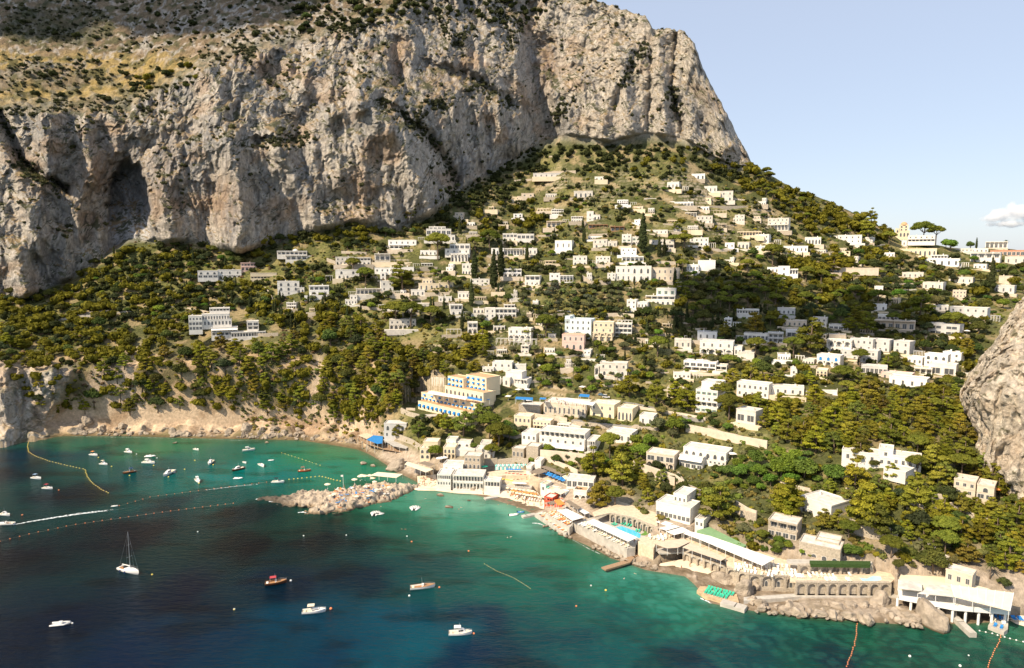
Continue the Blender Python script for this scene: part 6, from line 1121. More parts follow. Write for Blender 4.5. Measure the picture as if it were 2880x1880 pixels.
NOV = NO; VIL = [([(1010,965),(1130,975),(1200,1010),(1210,1045),(1120,1050),(1030,1010)], [('pine',.5),('oak',.3),('leafy',.2)], 34, (5,8)), ([(1380,1040),(1480,1040),(1500,1120),(1420,1120)], [('pine',.6),('leafy',.4)], 14, (5,9)), ([(940,960),(1040,990),(1020,1030),(940,1010)], [('oak',.5),('olive',.5)], 12, (4,6)),
 ([(1260,1040),(1400,1060),(1400,1110),(1290,1080)], [('leafy',.5),('oak',.3),('olive',.2)], 16, (3,5)), ([(1500,1110),(1680,1160),(1680,1200),(1500,1180)], [('oak',.5),('pine',.3),('olive',.2)], 18, (4,7)), ([(1680,1250),(1860,1230),(1900,1290),(1700,1290)], [('leafy',.4),('oak',.3),('pine',.3)], 20, (3,6)), ([(1880,1290),(2080,1290),(2240,1310),(2200,1340),(2060,1320)], [('oak',.4),('olive',.3),('pine',.3)], 14, (4,6))]
for poly, mix, cnt, (h0, h1) in VIL+WOODS:
    xs = [p[0] for p in poly]; ys = [p[1] for p in poly]; got = 0
    for _ in range(cnt*9):
        if got >= cnt: break
        x, y = rw.uniform(min(xs), max(xs)), rw.uniform(min(ys), max(ys))
        if 755 < y < 985 and (abs(x-np.interp(y, [760,850,960], [735,742,725])) < 13 or abs(x-np.interp(y, [720,800,960], [290,330,250])) < 12): continue
        if not inpoly(x, y, poly) or (cnt > 34 or poly[0][0] == 300) and any(inpoly(x, y, p) for p in NO): continue
        X_, Y_ = x*K, y*K; g_ = ground(X_, Y_); u_ = rw.random(); kd = mix[-1][0]
        for k_, p_ in mix:
            if u_ < p_: kd = k_; break
            u_ -= p_
        h = rw.uniform(h0*.75, h1*1.12)*(1.25 if kd == 'cypress' else 1)*(1.3 if kd == 'umbrella' and h1 < 7 else 1); t = TREE[kd][0]; wpx = h/t[2]*t[3]*F/g_[1]
        if near(X_, Y_, wpx*.62): continue
        hpx = h*F/g_[1]
        bad = False
        for (x0, y0, x1, y1, Yh) in OCC:
            ov = min(X_+wpx*.28, x1)-max(X_-wpx*.28, x0)
            if ov > 0 and g_[1] < Yh+3 and Y_-hpx < y1-.46*(y1-y0) and Y_ > y0: bad = True; break
        if not bad:
            for (fx, fy, fr_) in FOOT:
                if (fx-g_[0])**2+(fy-g_[1])**2 < (fr_+h*.12)**2: bad = True; break
        if bad: continue
        GRD.setdefault((int(X_//60), int(Y_//60)), []).append((X_, Y_, wpx*.62)); plant(kd, X_, Y_, h, g_); got += 1
CAND.sort(key=lambda q: (not q[6], -q[3]*F/q[4][1]))
CNT = {}; REST = []
for kd, x, y, h, pos, lab, fc in CAND:
    nm, ct, adj = NAMES[kd]; CNT[kd] = CNT.get(kd, 0)+1
    if CNT[kd] > 300: REST.append((kd, h, pos)); continue
    cr, tk, th, tw = rw.choice(TREE[kd]); s_ = h/th; r = empty(nm, (pos[0], pos[1], pos[2]-.2), rw.uniform(0, 6.28)); r.scale = (s_*rw.uniform(.9, 1.12), s_*rw.uniform(.9, 1.12), s_)
    c = link('crown', cr, r)
    if tk: link('trunk', tk, r)
    big = 'large ' if h > 11 else ''
    later(r, big+adj, ct, x, y-h*F/pos[1]*.6, {'pine': 'pines on the slopes', 'umbrella': 'umbrella pines', 'cypress': 'cypresses among the villas', 'oak': 'dark evergreen trees', 'olive': 'olive trees on the terraces', 'leafy': 'bright green garden trees', 'palm': 'palms', 'bush': 'shrubs'}[kd])
print('TREES', CNT, len(REST))
# low scrub and the smallest trees beyond the individual ones: one uncountable cover
def scrub(name, pts, lab, cat='scrub', nl=22, flat=.75):
    V = []; Fq = []; C = []; base = 0
    for (X, Y, Z, r, col) in pts:
        cv = CSV*(1+rt.uniform(-.25, .25, len(CSV)))[:, None]*np.array([r*.8, r*.8, r*flat*.8])+np.array([X, Y, Z+r*flat*.3]); V.append(cv); Fq.append(CSF+base); base += len(cv)
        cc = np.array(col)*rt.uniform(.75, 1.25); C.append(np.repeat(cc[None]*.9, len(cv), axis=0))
        d = rt.normal(size=(nl, 3)); d /= np.linalg.norm(d, axis=1)[:, None]; d[:, 2] = np.abs(d[:, 2]); p = d*rt.uniform(.7, 1.12, nl)[:, None]*np.array([r, r, r*flat])+np.array([X, Y, Z+r*flat*.25])
        nn = d+rt.normal(size=(nl, 3))*.6; nn /= np.linalg.norm(nn, axis=1)[:, None]; t = np.cross(nn, rt.normal(size=(nl, 3))); t /= np.linalg.norm(t, axis=1)[:, None]+1e-9; b = np.cross(nn, t); s_ = r*.27*rt.uniform(.6, 1.2, nl)[:, None]
        V.append(np.stack([p-t*s_-b*s_, p+t*s_-b*s_, p+t*s_+b*s_, p-t*s_+b*s_], axis=1).reshape(-1, 3)); Fq.append(np.arange(4*nl).reshape(nl, 4)+base); base += 4*nl; C.append(np.repeat(cc[None]*rt.uniform(.8, 1.3, nl)[:, None], 4, axis=0))
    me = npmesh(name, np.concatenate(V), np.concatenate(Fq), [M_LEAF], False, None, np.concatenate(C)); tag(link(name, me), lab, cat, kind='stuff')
SC_ = []
for kd, h, pos in REST:
    col = {'pine': PINE, 'oak': OAK, 'olive': OLV, 'leafy': LEF}.get(kd, OAK)
    for j in range(3): SC_.append((pos[0]+rw.uniform(-.35, .35)*h, pos[1]+rw.uniform(-.35, .35)*h, pos[2]+h*rw.uniform(.25, .5), h*.38, col))
if SC_: scrub('far_wood', SC_, 'small far trees and thickets filling the gaps between the villas and woods', 'wood', 26, .9)
BS = []
def sow(n, x0, x1, y0, y1, test, r0, r1, cols, yexp=1.0):
    for _ in range(n):
        x = rw.uniform(x0, x1)*K; y = rw.uniform(y0, y1)*K; j = int(np.clip(np.searchsorted(xg, x), 1, NCOL-2)); hh = np.nonzero(PIY[2:, j] <= y)[0]
        if not len(hh): continue
        i = hh[0]+2
        if i > NR-4 or not test(i, j, x/K, y/K): continue
        p = P[i, j]; r = rw.uniform(r0, r1)*(.6+.8*rw.random()); BS.append((p[0], p[1], p[2], r, rw.choice(cols)))
def okh(i, j, x, y):
    if inpoly(x, y, NO[1]) or P[i, j, 2] < 3.0: return False
    X_, Y_ = P[i, j, 0], P[i, j, 1]
    if inpoly(x, y, NO[0]) and (P[i, j, 2] < 9.5 or any(((p_[0][0]-X_)**2+(p_[0][1]-Y_)**2) < 0 or pinside(np.array([X_]), np.array([Y_]), p_)[0] for p_ in PW.values())): return False
    return not any((fx-X_)**2+(fy-Y_)**2 < (fr_+.5)**2 for fx, fy, fr_ in FOOT)
DG = (.065,.078,.028); MG = (.12,.135,.038); BRN = (.17,.12,.06)
sow(11500, 560, 2380, 400, 1300, lambda i, j, x, y: SI[i,j] < 4 and f1[i,j]+f2[i,j]*.5 > -.55 and okh(i,j,x,y), .8, 1.7, [DG, MG, OLV, OLV, LEF, (.23,.20,.05), (.23,.20,.05), PINE])
sow(4200, 0, 960, 560, 1000, lambda i, j, x, y: SI[i,j] < 4 and SI[i,j] > 1.25 and gul[i,j] < .4 and f1[i,j] > -.2 and okh(i,j,x,y) and lcl[i,j] < .3, .8, 1.6, [DG, MG, BRN, PINE])
sow(9000, 0, 1740, 0, 600, lambda i, j, x, y: SI[i,j] >= 4.0 and SI[i,j] < 6 and nz[i,j] > .52+.14*f1[i,j] and cave[i,j] < .2 and f2[i,j] > -.1, .8, 2.3, [(.05,.056,.026), (.065,.07,.03), (.11,.11,.04)])
sow(5200, 0, 1500, 0, 300, lambda i, j, x, y: SI[i,j] >= 5.98 and (f1[i,j]+f2[i,j] > .0 or dkm[i,j] > .4), .9, 2.2, [(.045,.05,.024), (.06,.065,.03), (.09,.09,.035)])
for pts, n in [([(0,270),(40,370),(80,410),(150,440)],110), ([(330,190),(335,262)],30), ([(880,235),(960,290),(1010,340),(1060,420)],160), ([(1010,20),(1060,100),(1100,60)],110), ([(740,45),(800,75),(860,60)],90), ([(540,118),(590,125)],50), ([(620,330),(720,325)],70), ([(1150,250),(1190,230)],30), ([(1180,110),(1210,40)],60), ([(1290,280),(1310,240)],60), ([(1085,210),(1120,195),(1140,225)],60), ([(950,290),(1000,240),(1040,250)],90), ([(1450,200),(1480,130),(1510,110)],80), ([(1150,10),(1180,60)],80), ([(1560,200),(1570,260)],50)]:
    for _ in range(n):
        k_ = rw.randrange(len(pts)-1); t = rw.random(); x = pts[k_][0]*(1-t)+pts[k_+1][0]*t+rw.gauss(0, 9); y = pts[k_][1]*(1-t)+pts[k_+1][1]*t+rw.gauss(0, 9); g_ = ground(x*K, y*K); BS.append((g_[0], g_[1], g_[2]-.3, rw.uniform(1.2, 2.8), rw.choice([(.048,.055,.026), (.06,.066,.03)])))
scrub('scrub', BS, 'low evergreen scrub and maquis scattered over ledges, cliff tops and terraces', 'scrub', 12, .7)
print('SCRUB', len(BS))
# ================================================================ BEACH FURNITURE AND PEOPLE
rf = random.Random(21)
SKIN = [mat('skin_%s' % n, c, .6, .06, 3) for n, c in (('fair', (.62,.40,.28)), ('tan', (.48,.27,.16)), ('brown', (.30,.16,.09)))]
SWIM = {'red': mat('red_cloth', (.65,.05,.04), .8, .1, 3), 'blue': mat('blue_cloth', (.04,.13,.50), .8, .1, 3), 'black': mat('black_cloth', (.03,.03,.035), .8, .1, 3), 'yellow': mat('yellow_cloth', (.75,.55,.08), .8, .1, 3), 'white': mat('white_cloth', (.78,.76,.72), .8, .1, 3), 'green': mat('green_cloth', (.05,.35,.20), .8, .1, 3)}
M_HAIR = mat('hair', (.06,.035,.02), .8, .2, 4)
def person_mesh(pose):
    J = {}; E = []
    def j(n, x, y, z, r): J[n] = (x, y, z, r)
    if pose == 'standing':
        j('pel',0,0,.92,.125); j('wai',0,0,1.08,.115); j('che',0,0,1.30,.145); j('nec',0,0,1.47,.06); j('hea',0,-.01,1.60,.10); j('top',0,0,1.70,.075)
        for s, k in ((-1,'l'),(1,'r')):
            j('sh'+k,s*.17,0,1.38,.06); j('el'+k,s*.25,-.02,1.12,.042); j('wr'+k,s*.27,-.10,.88,.03); j('ha'+k,s*.27,-.13,.79,.035)
            j('hi'+k,s*.09,0,.86,.09); j('kn'+k,s*.11,-.03*s,.48,.062); j('an'+k,s*.12,.02+.05*s,.09,.04); j('fo'+k,s*.13,-.12+.05*s,.03,.035)
    elif pose == 'sitting':
        j('pel',0,0,.14,.13); j('wai',0,.06,.30,.115); j('che',0,.10,.52,.145); j('nec',0,.10,.70,.06); j('hea',0,.07,.83,.10); j('top',0,.07,.93,.075)
        for s, k in ((-1,'l'),(1,'r')):
            j('sh'+k,s*.17,.10,.61,.06); j('el'+k,s*.26,.16,.36,.042); j('wr'+k,s*.27,.22,.12,.03); j('ha'+k,s*.27,.25,.04,.035)
            j('hi'+k,s*.09,-.06,.14,.09); j('kn'+k,s*.12,-.45,.40,.062); j('an'+k,s*.12,-.72,.10,.04); j('fo'+k,s*.12,-.86,.04,.035)
    else:
        z = .12 if pose == 'lying' else -.05
        j('pel',0,0,z,.12); j('wai',0,.16,z,.11); j('che',0,.38,z,.14); j('nec',0,.55,z+.02,.06); j('hea',0,.68,z+.05,.10); j('top',0,.78,z+.05,.075)
        for s, k in ((-1,'l'),(1,'r')):
            j('sh'+k,s*.17,.46,z,.06); j('el'+k,s*.32,.28,z-.03,.042); j('wr'+k,s*.30,.05,z-.05,.03); j('ha'+k,s*.28,-.03,z-.05,.035)
            j('hi'+k,s*.09,-.06,z,.09); j('kn'+k,s*.12,-.45,z+(.12 if s > 0 and pose == 'lying' else 0),.062); j('an'+k,s*.12,-.85,z-.04,.04); j('fo'+k,s*.14,-.95,z,.035)
    for k in 'lr': E += [('che','sh'+k),('sh'+k,'el'+k),('el'+k,'wr'+k),('wr'+k,'ha'+k),('pel','hi'+k),('hi'+k,'kn'+k),('kn'+k,'an'+k),('an'+k,'fo'+k)]
    E += [('pel','wai'),('wai','che'),('che','nec'),('nec','hea'),('hea','top')]; ns = list(J)
    me = bpy.data.meshes.new('p'); me.from_pydata([J[n][:3] for n in ns], [(ns.index(a), ns.index(b)) for a, b in E], []); o = bpy.data.objects.new('p', me); COL.objects.link(o)
    sk = o.modifiers.new('s', 'SKIN'); sd_ = o.modifiers.new('u', 'SUBSURF'); sd_.levels = 1
    for i, n in enumerate(ns): me.skin_vertices[0].data[i].radius = (J[n][3], J[n][3]); me.skin_vertices[0].data[i].use_root = (n == 'pel')
    dg = bpy.context.evaluated_depsgraph_get(); ev = o.evaluated_get(dg); out = bpy.data.meshes.new_from_object(ev); COL.objects.unlink(o); bpy.data.objects.remove(o)
    out.polygons.foreach_set('use_smooth', [True]*len(out.polygons)); V = np.array([v.co[:] for v in out.vertices]); Nn = np.array([v.normal[:] for v in out.vertices]); hd = np.array(J['hea'][:3]); pl = np.array(J['pel'][:3]); wa = np.array(J['wai'][:3]); up = (wa-pl)/np.linalg.norm(wa-pl)
    def shell(test, off, name):
        Fs = [tuple(p.vertices) for p in out.polygons if all(test(V[i]) for i in p.vertices)]; used = sorted({i for f in Fs for i in f}); mp = {a: b for b, a in enumerate(used)}
        m = bpy.data.meshes.new(name); m.from_pydata([tuple(V[i]+Nn[i]*off) for i in used], [], [tuple(mp[i] for i in f) for f in Fs]); return m
    hairm = shell(lambda p: np.linalg.norm(p-hd) < .22 and ((p-hd)@np.array([0, .55, .83]) > .01 if pose in ('standing', 'sitting') else p[1] > hd[1]), .018, 'hair'); hairm.materials.append(M_HAIR)
    sw = shell(lambda p: -.16 < (p-pl)@up < .10 and abs(p[0]) < .21 and np.linalg.norm(p-pl) < .26, .014, 'swimwear')
    if pose in ('standing', 'sitting'):                # a nose and eyes so that the head has a face
        fx = bpy.data.meshes.new('f'); 
    return out, hairm, sw
PM_ = {}
for ps in ('standing', 'sitting', 'lying', 'swimming'):
    bd, hr, sw = person_mesh(ps)
    for si, sm in enumerate(SKIN): m = bd.copy(); m.materials.clear(); m.materials.append(sm); PM_[(ps, 'body', si)] = m
    PM_[(ps, 'hair')] = hr
    for cn, cm in SWIM.items(): m = sw.copy(); m.materials.clear(); m.materials.append(cm); PM_[(ps, cn)] = m
def person(X, Y, Z, pose=None, rz=None, grp='bathers along the shore', col=None, sky=None):
    pose = pose or rf.choice(['standing', 'sitting', 'sitting', 'lying', 'lying']); col = col or rf.choice(list(SWIM)); rz = rf.uniform(0, 6.28) if rz is None else rz
    o = link('person', PM_[(pose, 'body', rf.randrange(3))]); o.location = (X, Y, Z); o.rotation_euler = (0, 0, rz); s_ = rf.uniform(.94, 1.08); o.scale = (s_,)*3
    h = link('hair', PM_[(pose, 'hair')], o); s = link('swimwear', PM_[(pose, col)], o); u, v = img(X, Y, Z); later(o, 'person %s in %s swimwear' % (pose, col), 'person', u, v, grp); return o
def lounger_mesh(mc):
    b = MB(); b.box(-.32,.32,-.95,.35,.26,.32); b.box(-.32,-.26,-.9,-.82,0,.26); b.box(.26,.32,-.9,-.82,0,.26); b.box(-.32,-.26,.25,.33,0,.26); b.box(.26,.32,.25,.33,0,.26); b.add([(-.32,.35,.26),(.32,.35,.26),(.32,.9,.62),(-.32,.9,.62),(-.32,.35,.32),(.32,.35,.32),(.32,.87,.68),(-.32,.87,.68)], [(0,3,2,1),(4,5,6,7),(0,1,5,4),(1,2,6,5),(2,3,7,6),(3,0,4,7)])
    f = b.mesh('lounger', M_WHITE); c = MB(); c.box(-.34,.34,-.98,.35,.325,.40); c.add([(-.34,.35,.325),(.34,.35,.325),(.34,.9,.69),(-.34,.9,.69),(-.34,.35,.40),(.34,.35,.40),(.34,.87,.77),(-.34,.87,.77)], [(0,3,2,1),(4,5,6,7),(0,1,5,4),(1,2,6,5),(2,3,7,6),(3,0,4,7)]); return f, c.mesh('cushion', mc)
LOUN = {n: lounger_mesh(m) for n, m in (('white', M_CANV), ('orange', M_ORANGE), ('green', M_GREENC), ('blue', M_BLUE), ('cream', M_CREAMC))}
def lounger(X, Y, Z, rz, col, grp, s=1.15):
    o = link('sun_lounger', LOUN[col][0]); o.location = (X, Y, Z); o.rotation_euler = (0, 0, rz); o.scale = (s, s, s); link('cushion', LOUN[col][1], o); u, v = img(X, Y, Z); later(o, '%s sun lounger' % col, 'sun lounger', u, v, grp); return o
def umb_mesh(mc, n=8, h=2.3, r=1.45):
    c = MB(); rim = [(r*math.cos(i*2*math.pi/n), r*math.sin(i*2*math.pi/n), h) for i in range(n)]; c.add(rim+[(0, 0, h+.55)]+[(x, y, z-.14) for x, y, z in rim], [(i, (i+1) % n, n) for i in range(n)]+[(n+1+i, n+1+(i+1) % n, (i+1) % n, i) for i in range(n)]+[tuple(n+1+i for i in range(n-1, -1, -1))])
    p = MB(); p.tube([Vector((0,0,0)), Vector((0,0,h+.6))], .035, 6); p.box(-.22,.22,-.22,.22,0,.08); return c.mesh('canopy', mc), p.mesh('pole', M_WHITE)
UMB = {n: umb_mesh(m) for n, m in (('blue', M_BLUE), ('red', mat('red_canvas', (.70,.09,.06), .8, .1, 1)), ('yellow', M_YEL), ('green', M_GREENC), ('cream', M_CREAMC), ('orange', M_ORANGE), ('white', M_CANV))}
UMBG = umb_mesh(M_CANV, 4, 2.6, 2.4)
def umbrella(X, Y, Z, col, grp, s=1.0, big=False):
    r = empty('beach_umbrella', (X, Y, Z), rf.uniform(0, 1)); r.scale = (s, s, s); me = UMBG if big else UMB[col]; link('canopy', me[0], r); link('pole', me[1], r); u, v = img(X, Y, Z+2); later(r, '%s%s umbrella' % ('large square ' if big else '', col), 'umbrella', u, v, grp); return r
def along(c, p, q, z, n, z2=None):
    a = Vector(atz(*px(c, *p), z)); b = Vector(atz(*px(c, *q), z if z2 is None else z2)); return [a.lerp(b, (i+.5)/n) for i in range(n)], math.atan2(b.y-a.y, b.x-a.x)
def lrow(c, p, q, z, n, col, grp, drz=0, skip=.2, z2=None):
    n = max(2, int(n*.9)); MX = {'white': ['white', 'white', 'cream', 'cream'], 'orange': ['orange', 'orange', 'cream', 'cream', 'white'], 'cream': ['cream', 'white', 'cream']}
    L, a = along(c, p, q, z, n, z2)
    for v in L:
        if rf.random() > skip: lounger(v.x+rf.uniform(-.1, .1), v.y+rf.uniform(-.1, .1), v.z, a+drz+rf.uniform(-.1, .1), rf.choice(MX.get(col, [col])), grp)
def urow(c, p, q, z, n, col, grp, s=1.0, z2=None):
    for v in along(c, p, q, z, n, z2)[0]: umbrella(v.x+rf.uniform(-.2, .2), v.y+rf.uniform(-.2, .2), v.z, col, grp, s)
G1 = 'white loungers on the club terraces'
for k in range(5): lrow('H', (1640+k*18, 905-k*16), (2080+k*50, 985-k*22), 6.6, 15, 'white', G1)
lrow('H', (2080, 960), (2320, 975), 6.6, 8, 'white', G1); lrow('H', (2080, 925), (2320, 940), 6.6, 8, 'cream', G1)
lrow('H', (110, 450), (600, 690), 5.0, 26, 'white', G1); lrow('H', (140, 446), (610, 672), 5.0, 24, 'cream', G1)
for k in range(3): lrow('H', (760+k*35, 590-k*14), (980+k*30, 618-k*16), 6.6, 6, 'white', 'white loungers on the corner terrace')
lrow('H', (1300, 590), (1600, 735), 6.6, 13, 'cream', G1); lrow('H', (440, 450), (480, 470), 5.0, 3, 'green', 'green poolside chairs'); lrow('H', (500, 440), (640, 480), 5.0, 6, 'green', 'green poolside chairs'); lrow('H', (675, 525), (725, 530), 5.0, 3, 'green', 'green poolside chairs')
for y in (706, 722): lrow('I', (100, y), (360, y), 6.6, 8, 'white', 'white loungers on the arcade terrace')
lrow('I', (440, 706), (530, 706), 6.6, 4, 'white', 'white loungers on the arcade terrace'); lrow('I', (230, 752), (380, 752), 6.6, 7, 'cream', 'white loungers on the arcade terrace'); lrow('I', (-60, 720), (80, 725), 6.6, 7, 'white', 'white loungers on the arcade terrace'); lrow('I', (420, 755), (500, 755), 6.6, 4, 'cream', 'white loungers on the arcade terrace')
for k in range(4): lrow('S', (330+k*28, 1095-k*10), (640+k*22, 1275-k*18), 4.0, 13, 'orange', 'orange loungers on the red sun deck')
for k in range(2): lrow('S', (200+k*25, 1105-k*18), (600+k*15, 1380-k*22), 1.6, 18, 'orange', 'orange mats on the sea-level deck')
for k in range(3): lrow('H', (1375+k*14, 1142-k*20), (1640+k*20, 1215-k*20), 1.2, 11, 'green', 'green loungers on the rock platform')
for k in range(3): urow('E', (1500+k*40, 1235+k*22), (1760+k*30, 1265+k*28), 1.6, 7, ['cream', 'orange', 'cream'][k], 'umbrellas on the main beach', .75); lrow('E', (1480+k*40, 1246+k*22), (1760+k*30, 1278+k*26), 1.2, 13, ['cream', 'orange', 'white'][k], 'loungers on the main beach')
urow('E', (1840, 1082), (2050, 1165), 8.0, 7, 'blue', 'blue umbrellas on the upper terrace', .8); urow('E', (1835, 1098), (2035, 1178), 8.0, 7, 'blue', 'blue umbrellas on the upper terrace', .8); urow('E', (1480, 1098), (1690, 1120), 5.4, 6, 'red', 'red umbrellas on the curved terrace', .75); urow('E', (1460, 1150), (1560, 1170), 3.8, 4, 'yellow', 'yellow umbrellas on the low terrace', .7)
urow('E', (1500, 1062), (1640, 1066), 7.2, 6, 'blue', 'blue umbrellas before the bathing huts', .7); urow('E', (1285, 1050), (1320, 1046), 7.2, 2, 'green', 'green umbrellas'); urow('E', (1570, 1190), (1680, 1198), 3.8, 6, 'white', 'white umbrellas on the low terrace', .8); urow('E', (880, 985), (950, 975), 6.5, 3, 'white', 'white umbrellas by the arcaded restaurant', 1.3)
for c, x, y, z in [('F',60,350,36),('F',140,350,36),('F',100,440,34.4),('F',150,448,34.4),('F',640,326,41),('F',715,332,41),('F',2005,945,13),('G',1500,1300,14),('G',1690,1310,14),('D',1810,1240,60),('E',1520,412,33)]:
    p = ground(*px(c, x, y)); umbrella(p[0], p[1], p[2]+.3, 'white', 'large white parasols', 1.0, True)
p = ground(*px('G', 2030, 1290)); umbrella(p[0], p[1], p[2], 'orange', 'orange parasols', 1.8); p = ground(*px('G', 2060, 1296)); umbrella(p[0], p[1], p[2], 'orange', 'orange parasols', 1.8)
# raft with blue loungers, headland umbrellas and mats
raft = slab('swim_raft', 'small pier platform crowded with blue and white loungers at the right', 'platform', W('I', [(1745,1165),(1800,1080),(1930,1110),(1925,1200),(1890,1225)], 1.3), 1.3, 2.6, M_CONC)
lrow('I', (1770,1160),(1880,1195), 1.3, 5, 'blue', 'loungers on the raft'); lrow('I', (1790,1125),(1890,1150), 1.3, 5, 'white', 'loungers on the raft'); lrow('I', (1800,1095),(1900,1120), 1.3, 4, 'blue', 'loungers on the raft'); lrow('I', (1960,1105),(2060,1115), .7, 6, 'blue', 'blue loungers on the right beach'); urow('I', (1800,1085),(1840,1090), 1.3, 1, 'blue', 'umbrella on the raft'); urow('I', (1860,1100),(1880,1104), 1.3, 1, 'white', 'umbrella on the raft')
hp = [(1000,235),(1150,205),(1400,150),(1700,180),(1860,250),(1800,330),(1500,370),(1150,430),(1020,400)]
k = 0
while k < 240:
    x, y = rf.uniform(980, 1880), rf.uniform(150, 440)
    if not inpoly(x, y, hp): continue
    q = atz(*px('T', x, y), 5.0); z = head_z(q[0], q[1])
    if z < .8: k += 1; continue
    u = rf.random()
    if u < .30: lounger(q[0], q[1], z-.05, rf.uniform(0, 6.28), rf.choice(['blue', 'blue', 'white', 'orange']), 'loungers on the rocky headland')
    elif u < .36: umbrella(q[0], q[1], z, 'cream', 'umbrellas on the headland', .9)
    else: person(q[0], q[1], z, grp='bathers on the rocky headland')
    k += 1
for x, y in [(1310,140),(1380,100),(1400,88),(1440,95),(1500,90),(1540,120),(975,200)]: q = atz(*px('T', x, y+15), 4.5); umbrella(q[0], q[1], max(head_z(q[0], q[1]), 3.2), 'cream', 'straw umbrellas on the headland edge', 1.1)
def crowd(c, poly, z, n, grp, z2=None, poses=None):
    w_ = [(x, y) for x, y in poly]; xs = [p[0] for p in w_]; ys = [p[1] for p in w_]; m = 0; t_ = 0
    while m < n and t_ < n*20:
        t_ += 1; x, y = rf.uniform(min(xs), max(xs)), rf.uniform(min(ys), max(ys))
        if inpoly(x, y, w_): f_ = (y-min(ys))/(max(ys)-min(ys)); zz = z if z2 is None else z+(z2-z)*f_; q = atz(*px(c, x, y), zz); person(q[0], q[1], zz, rf.choice(poses) if poses else None, None, grp); m += 1
crowd('E', [(705,1110),(860,1095),(880,1195),(700,1195)], 2.3, 52, 'bathers on the little crowded beach', 1.4); crowd('E', [(1480,1240),(1780,1260),(1840,1340),(1600,1300)], 1.9, 70, 'bathers on the main beach', 1.2); crowd('E', [(1500,1300),(1840,1370),(1830,1395),(1600,1335)], .3, 7, 'bathers at the water edge', None, ['standing'])
crowd('S', [(330,1095),(470,1060),(700,1225),(640,1280)], 4.0, 26, 'people on the red sun deck'); crowd('S', [(180,1105),(280,1095),(560,1300),(560,1370)], 1.6, 16, 'people on the sea-level deck'); crowd('H', [(1640,900),(2300,960),(2300,900),(1800,850)], 6.6, 18, 'people on the long terrace'); crowd('H', [(120,450),(600,690),(640,670),(220,440)], 5.0, 12, 'people on the pool terrace')
crowd('E', [(1400,1100),(1700,1105),(1700,1140),(1450,1135)], 5.4, 16, 'people on the umbrella terrace'); crowd('E', [(1830,1080),(2040,1160),(2000,1170),(1800,1105)], 8, 14, 'people under the blue umbrellas'); crowd('F', [(300,400),(420,400),(690,470),(640,480),(300,430)], 37.2, 22, 'guests on the beach bar roof', None, ['standing', 'sitting'])
for c, x, y, ps, cl in [('H',1143,910,'standing','red'),('H',1230,888,'standing','black'),('H',1458,925,'standing','red'),('H',664,640,'standing','red')]: q = atz(*px(c, x, y), .9 if y > 700 else 5.0); person(q[0], q[1], q[2], ps, 0, 'people on the small beach', cl)
for c, x, y in [('E',1070,1400),('E',1095,1385),('E',1110,1408),('E',1365,1310),('E',1430,1360),('E',1515,1360),('E',1600,1385),('E',590,1290),('E',360,1375),('E',770,1305),('H',678,955),('H',560,1005),('E',1700,1390),('E',1460,1290),('E',1410,1310),('N',1030,660),('N',1050,660),('N',1708,714),('N',1728,710)]: q = atz(*px(c, x, y), 0); person(q[0], q[1], 0.0, 'swimming', None, 'swimmers in the bay')
# bathing huts
hb = MB(); hb.box(-.75,.75,0,1.5,0,2.2,0); hb.add([(-.85,-.1,2.2),(.85,-.1,2.2),(0,-.1,2.9),(-.85,1.6,2.2),(.85,1.6,2.2),(0,1.6,2.9)], [(0,1,2),(5,4,3),(0,2,5,3),(1,4,5,2),(0,3,4,1)], 0)
db = MB(); db.box(-.38,.38,-.05,0,0,1.85)
HUT = [hb.mesh('hut_body', M_TURQ), hb.mesh('hut_body', M_WHITE)]; HDO = [db.mesh('hut_door', M_WHITE), db.mesh('hut_door', M_TURQ)]
L, a = along('E', (1405, 1046), (1690, 1040), 7.2, 15)
for i, v in enumerate(L): o = link('bathing_hut', HUT[i % 2]); o.location = v; o.rotation_euler = (0, 0, a); link('door', HDO[i % 2], o); tag(o, '%s bathing hut, %s from the left in the row' % (['turquoise', 'white'][i % 2], nth(i+1)), 'bathing hut', 'row of bathing huts')
# ================================================================ BOATS
M_HULLW = mat('hull_white', (.84,.82,.78), .3, .04, .5, .5); M_TEAK = mat('teak', (.42,.22,.10), .6, .2, 3); M_DKW = mat('varnished_hull', (.13,.05,.025), .35, .15, 2, .5); M_RUB = mat('grey_rubber', (.55,.55,.55), .6, .08, 1); M_NAVY = mat('navy_canvas', (.03,.05,.16), .8, .1, 1); M_MAR = mat('maroon_canvas', (.35,.04,.05), .8, .1, 1); M_BLK = mat('black_plastic', (.02,.02,.025), .4, .1, 2); M_TINT = mat('tinted_screen', (.03,.04,.05), .08, .05, 1, spec=.7); M_METAL = mat('brushed_metal', (.75,.75,.76), .3, .03, 2, metal=.8); M_REDH = mat('red_hull', (.52,.09,.04), .35, .1, 1)
def hull(L, B, H, m=0, bow=2.2, st=.85):
    b = MB(); n = 12; ring = []
    for i in range(n+1):
        t = i/n; x = -L/2+L*t; wd = B/2*(st+(1-st)*min(1, t*3))*(1-max(0, (t-.45)/.55)**bow) ; wd = max(wd, .02); sh = H*(1+.28*t*t); kx = x-(0 if t < .8 else (t-.8)*L*.25)
        ring.append([(x, -wd, sh), (x, -wd*.93, sh*.45), (kx, -wd*.55, -.12), (kx, 0, -.3), (kx, wd*.55, -.12), (x, wd*.93, sh*.45), (x, wd, sh)])
    vs = [p for r in ring for p in r]; fs = []
    for i in range(n):
        for j in range(6): fs.append((i*7+j, (i+1)*7+j, (i+1)*7+j+1, i*7+j+1))
    fs.append(tuple(range(6, -1, -1))); b.add(vs, fs, m)
    return b, ring
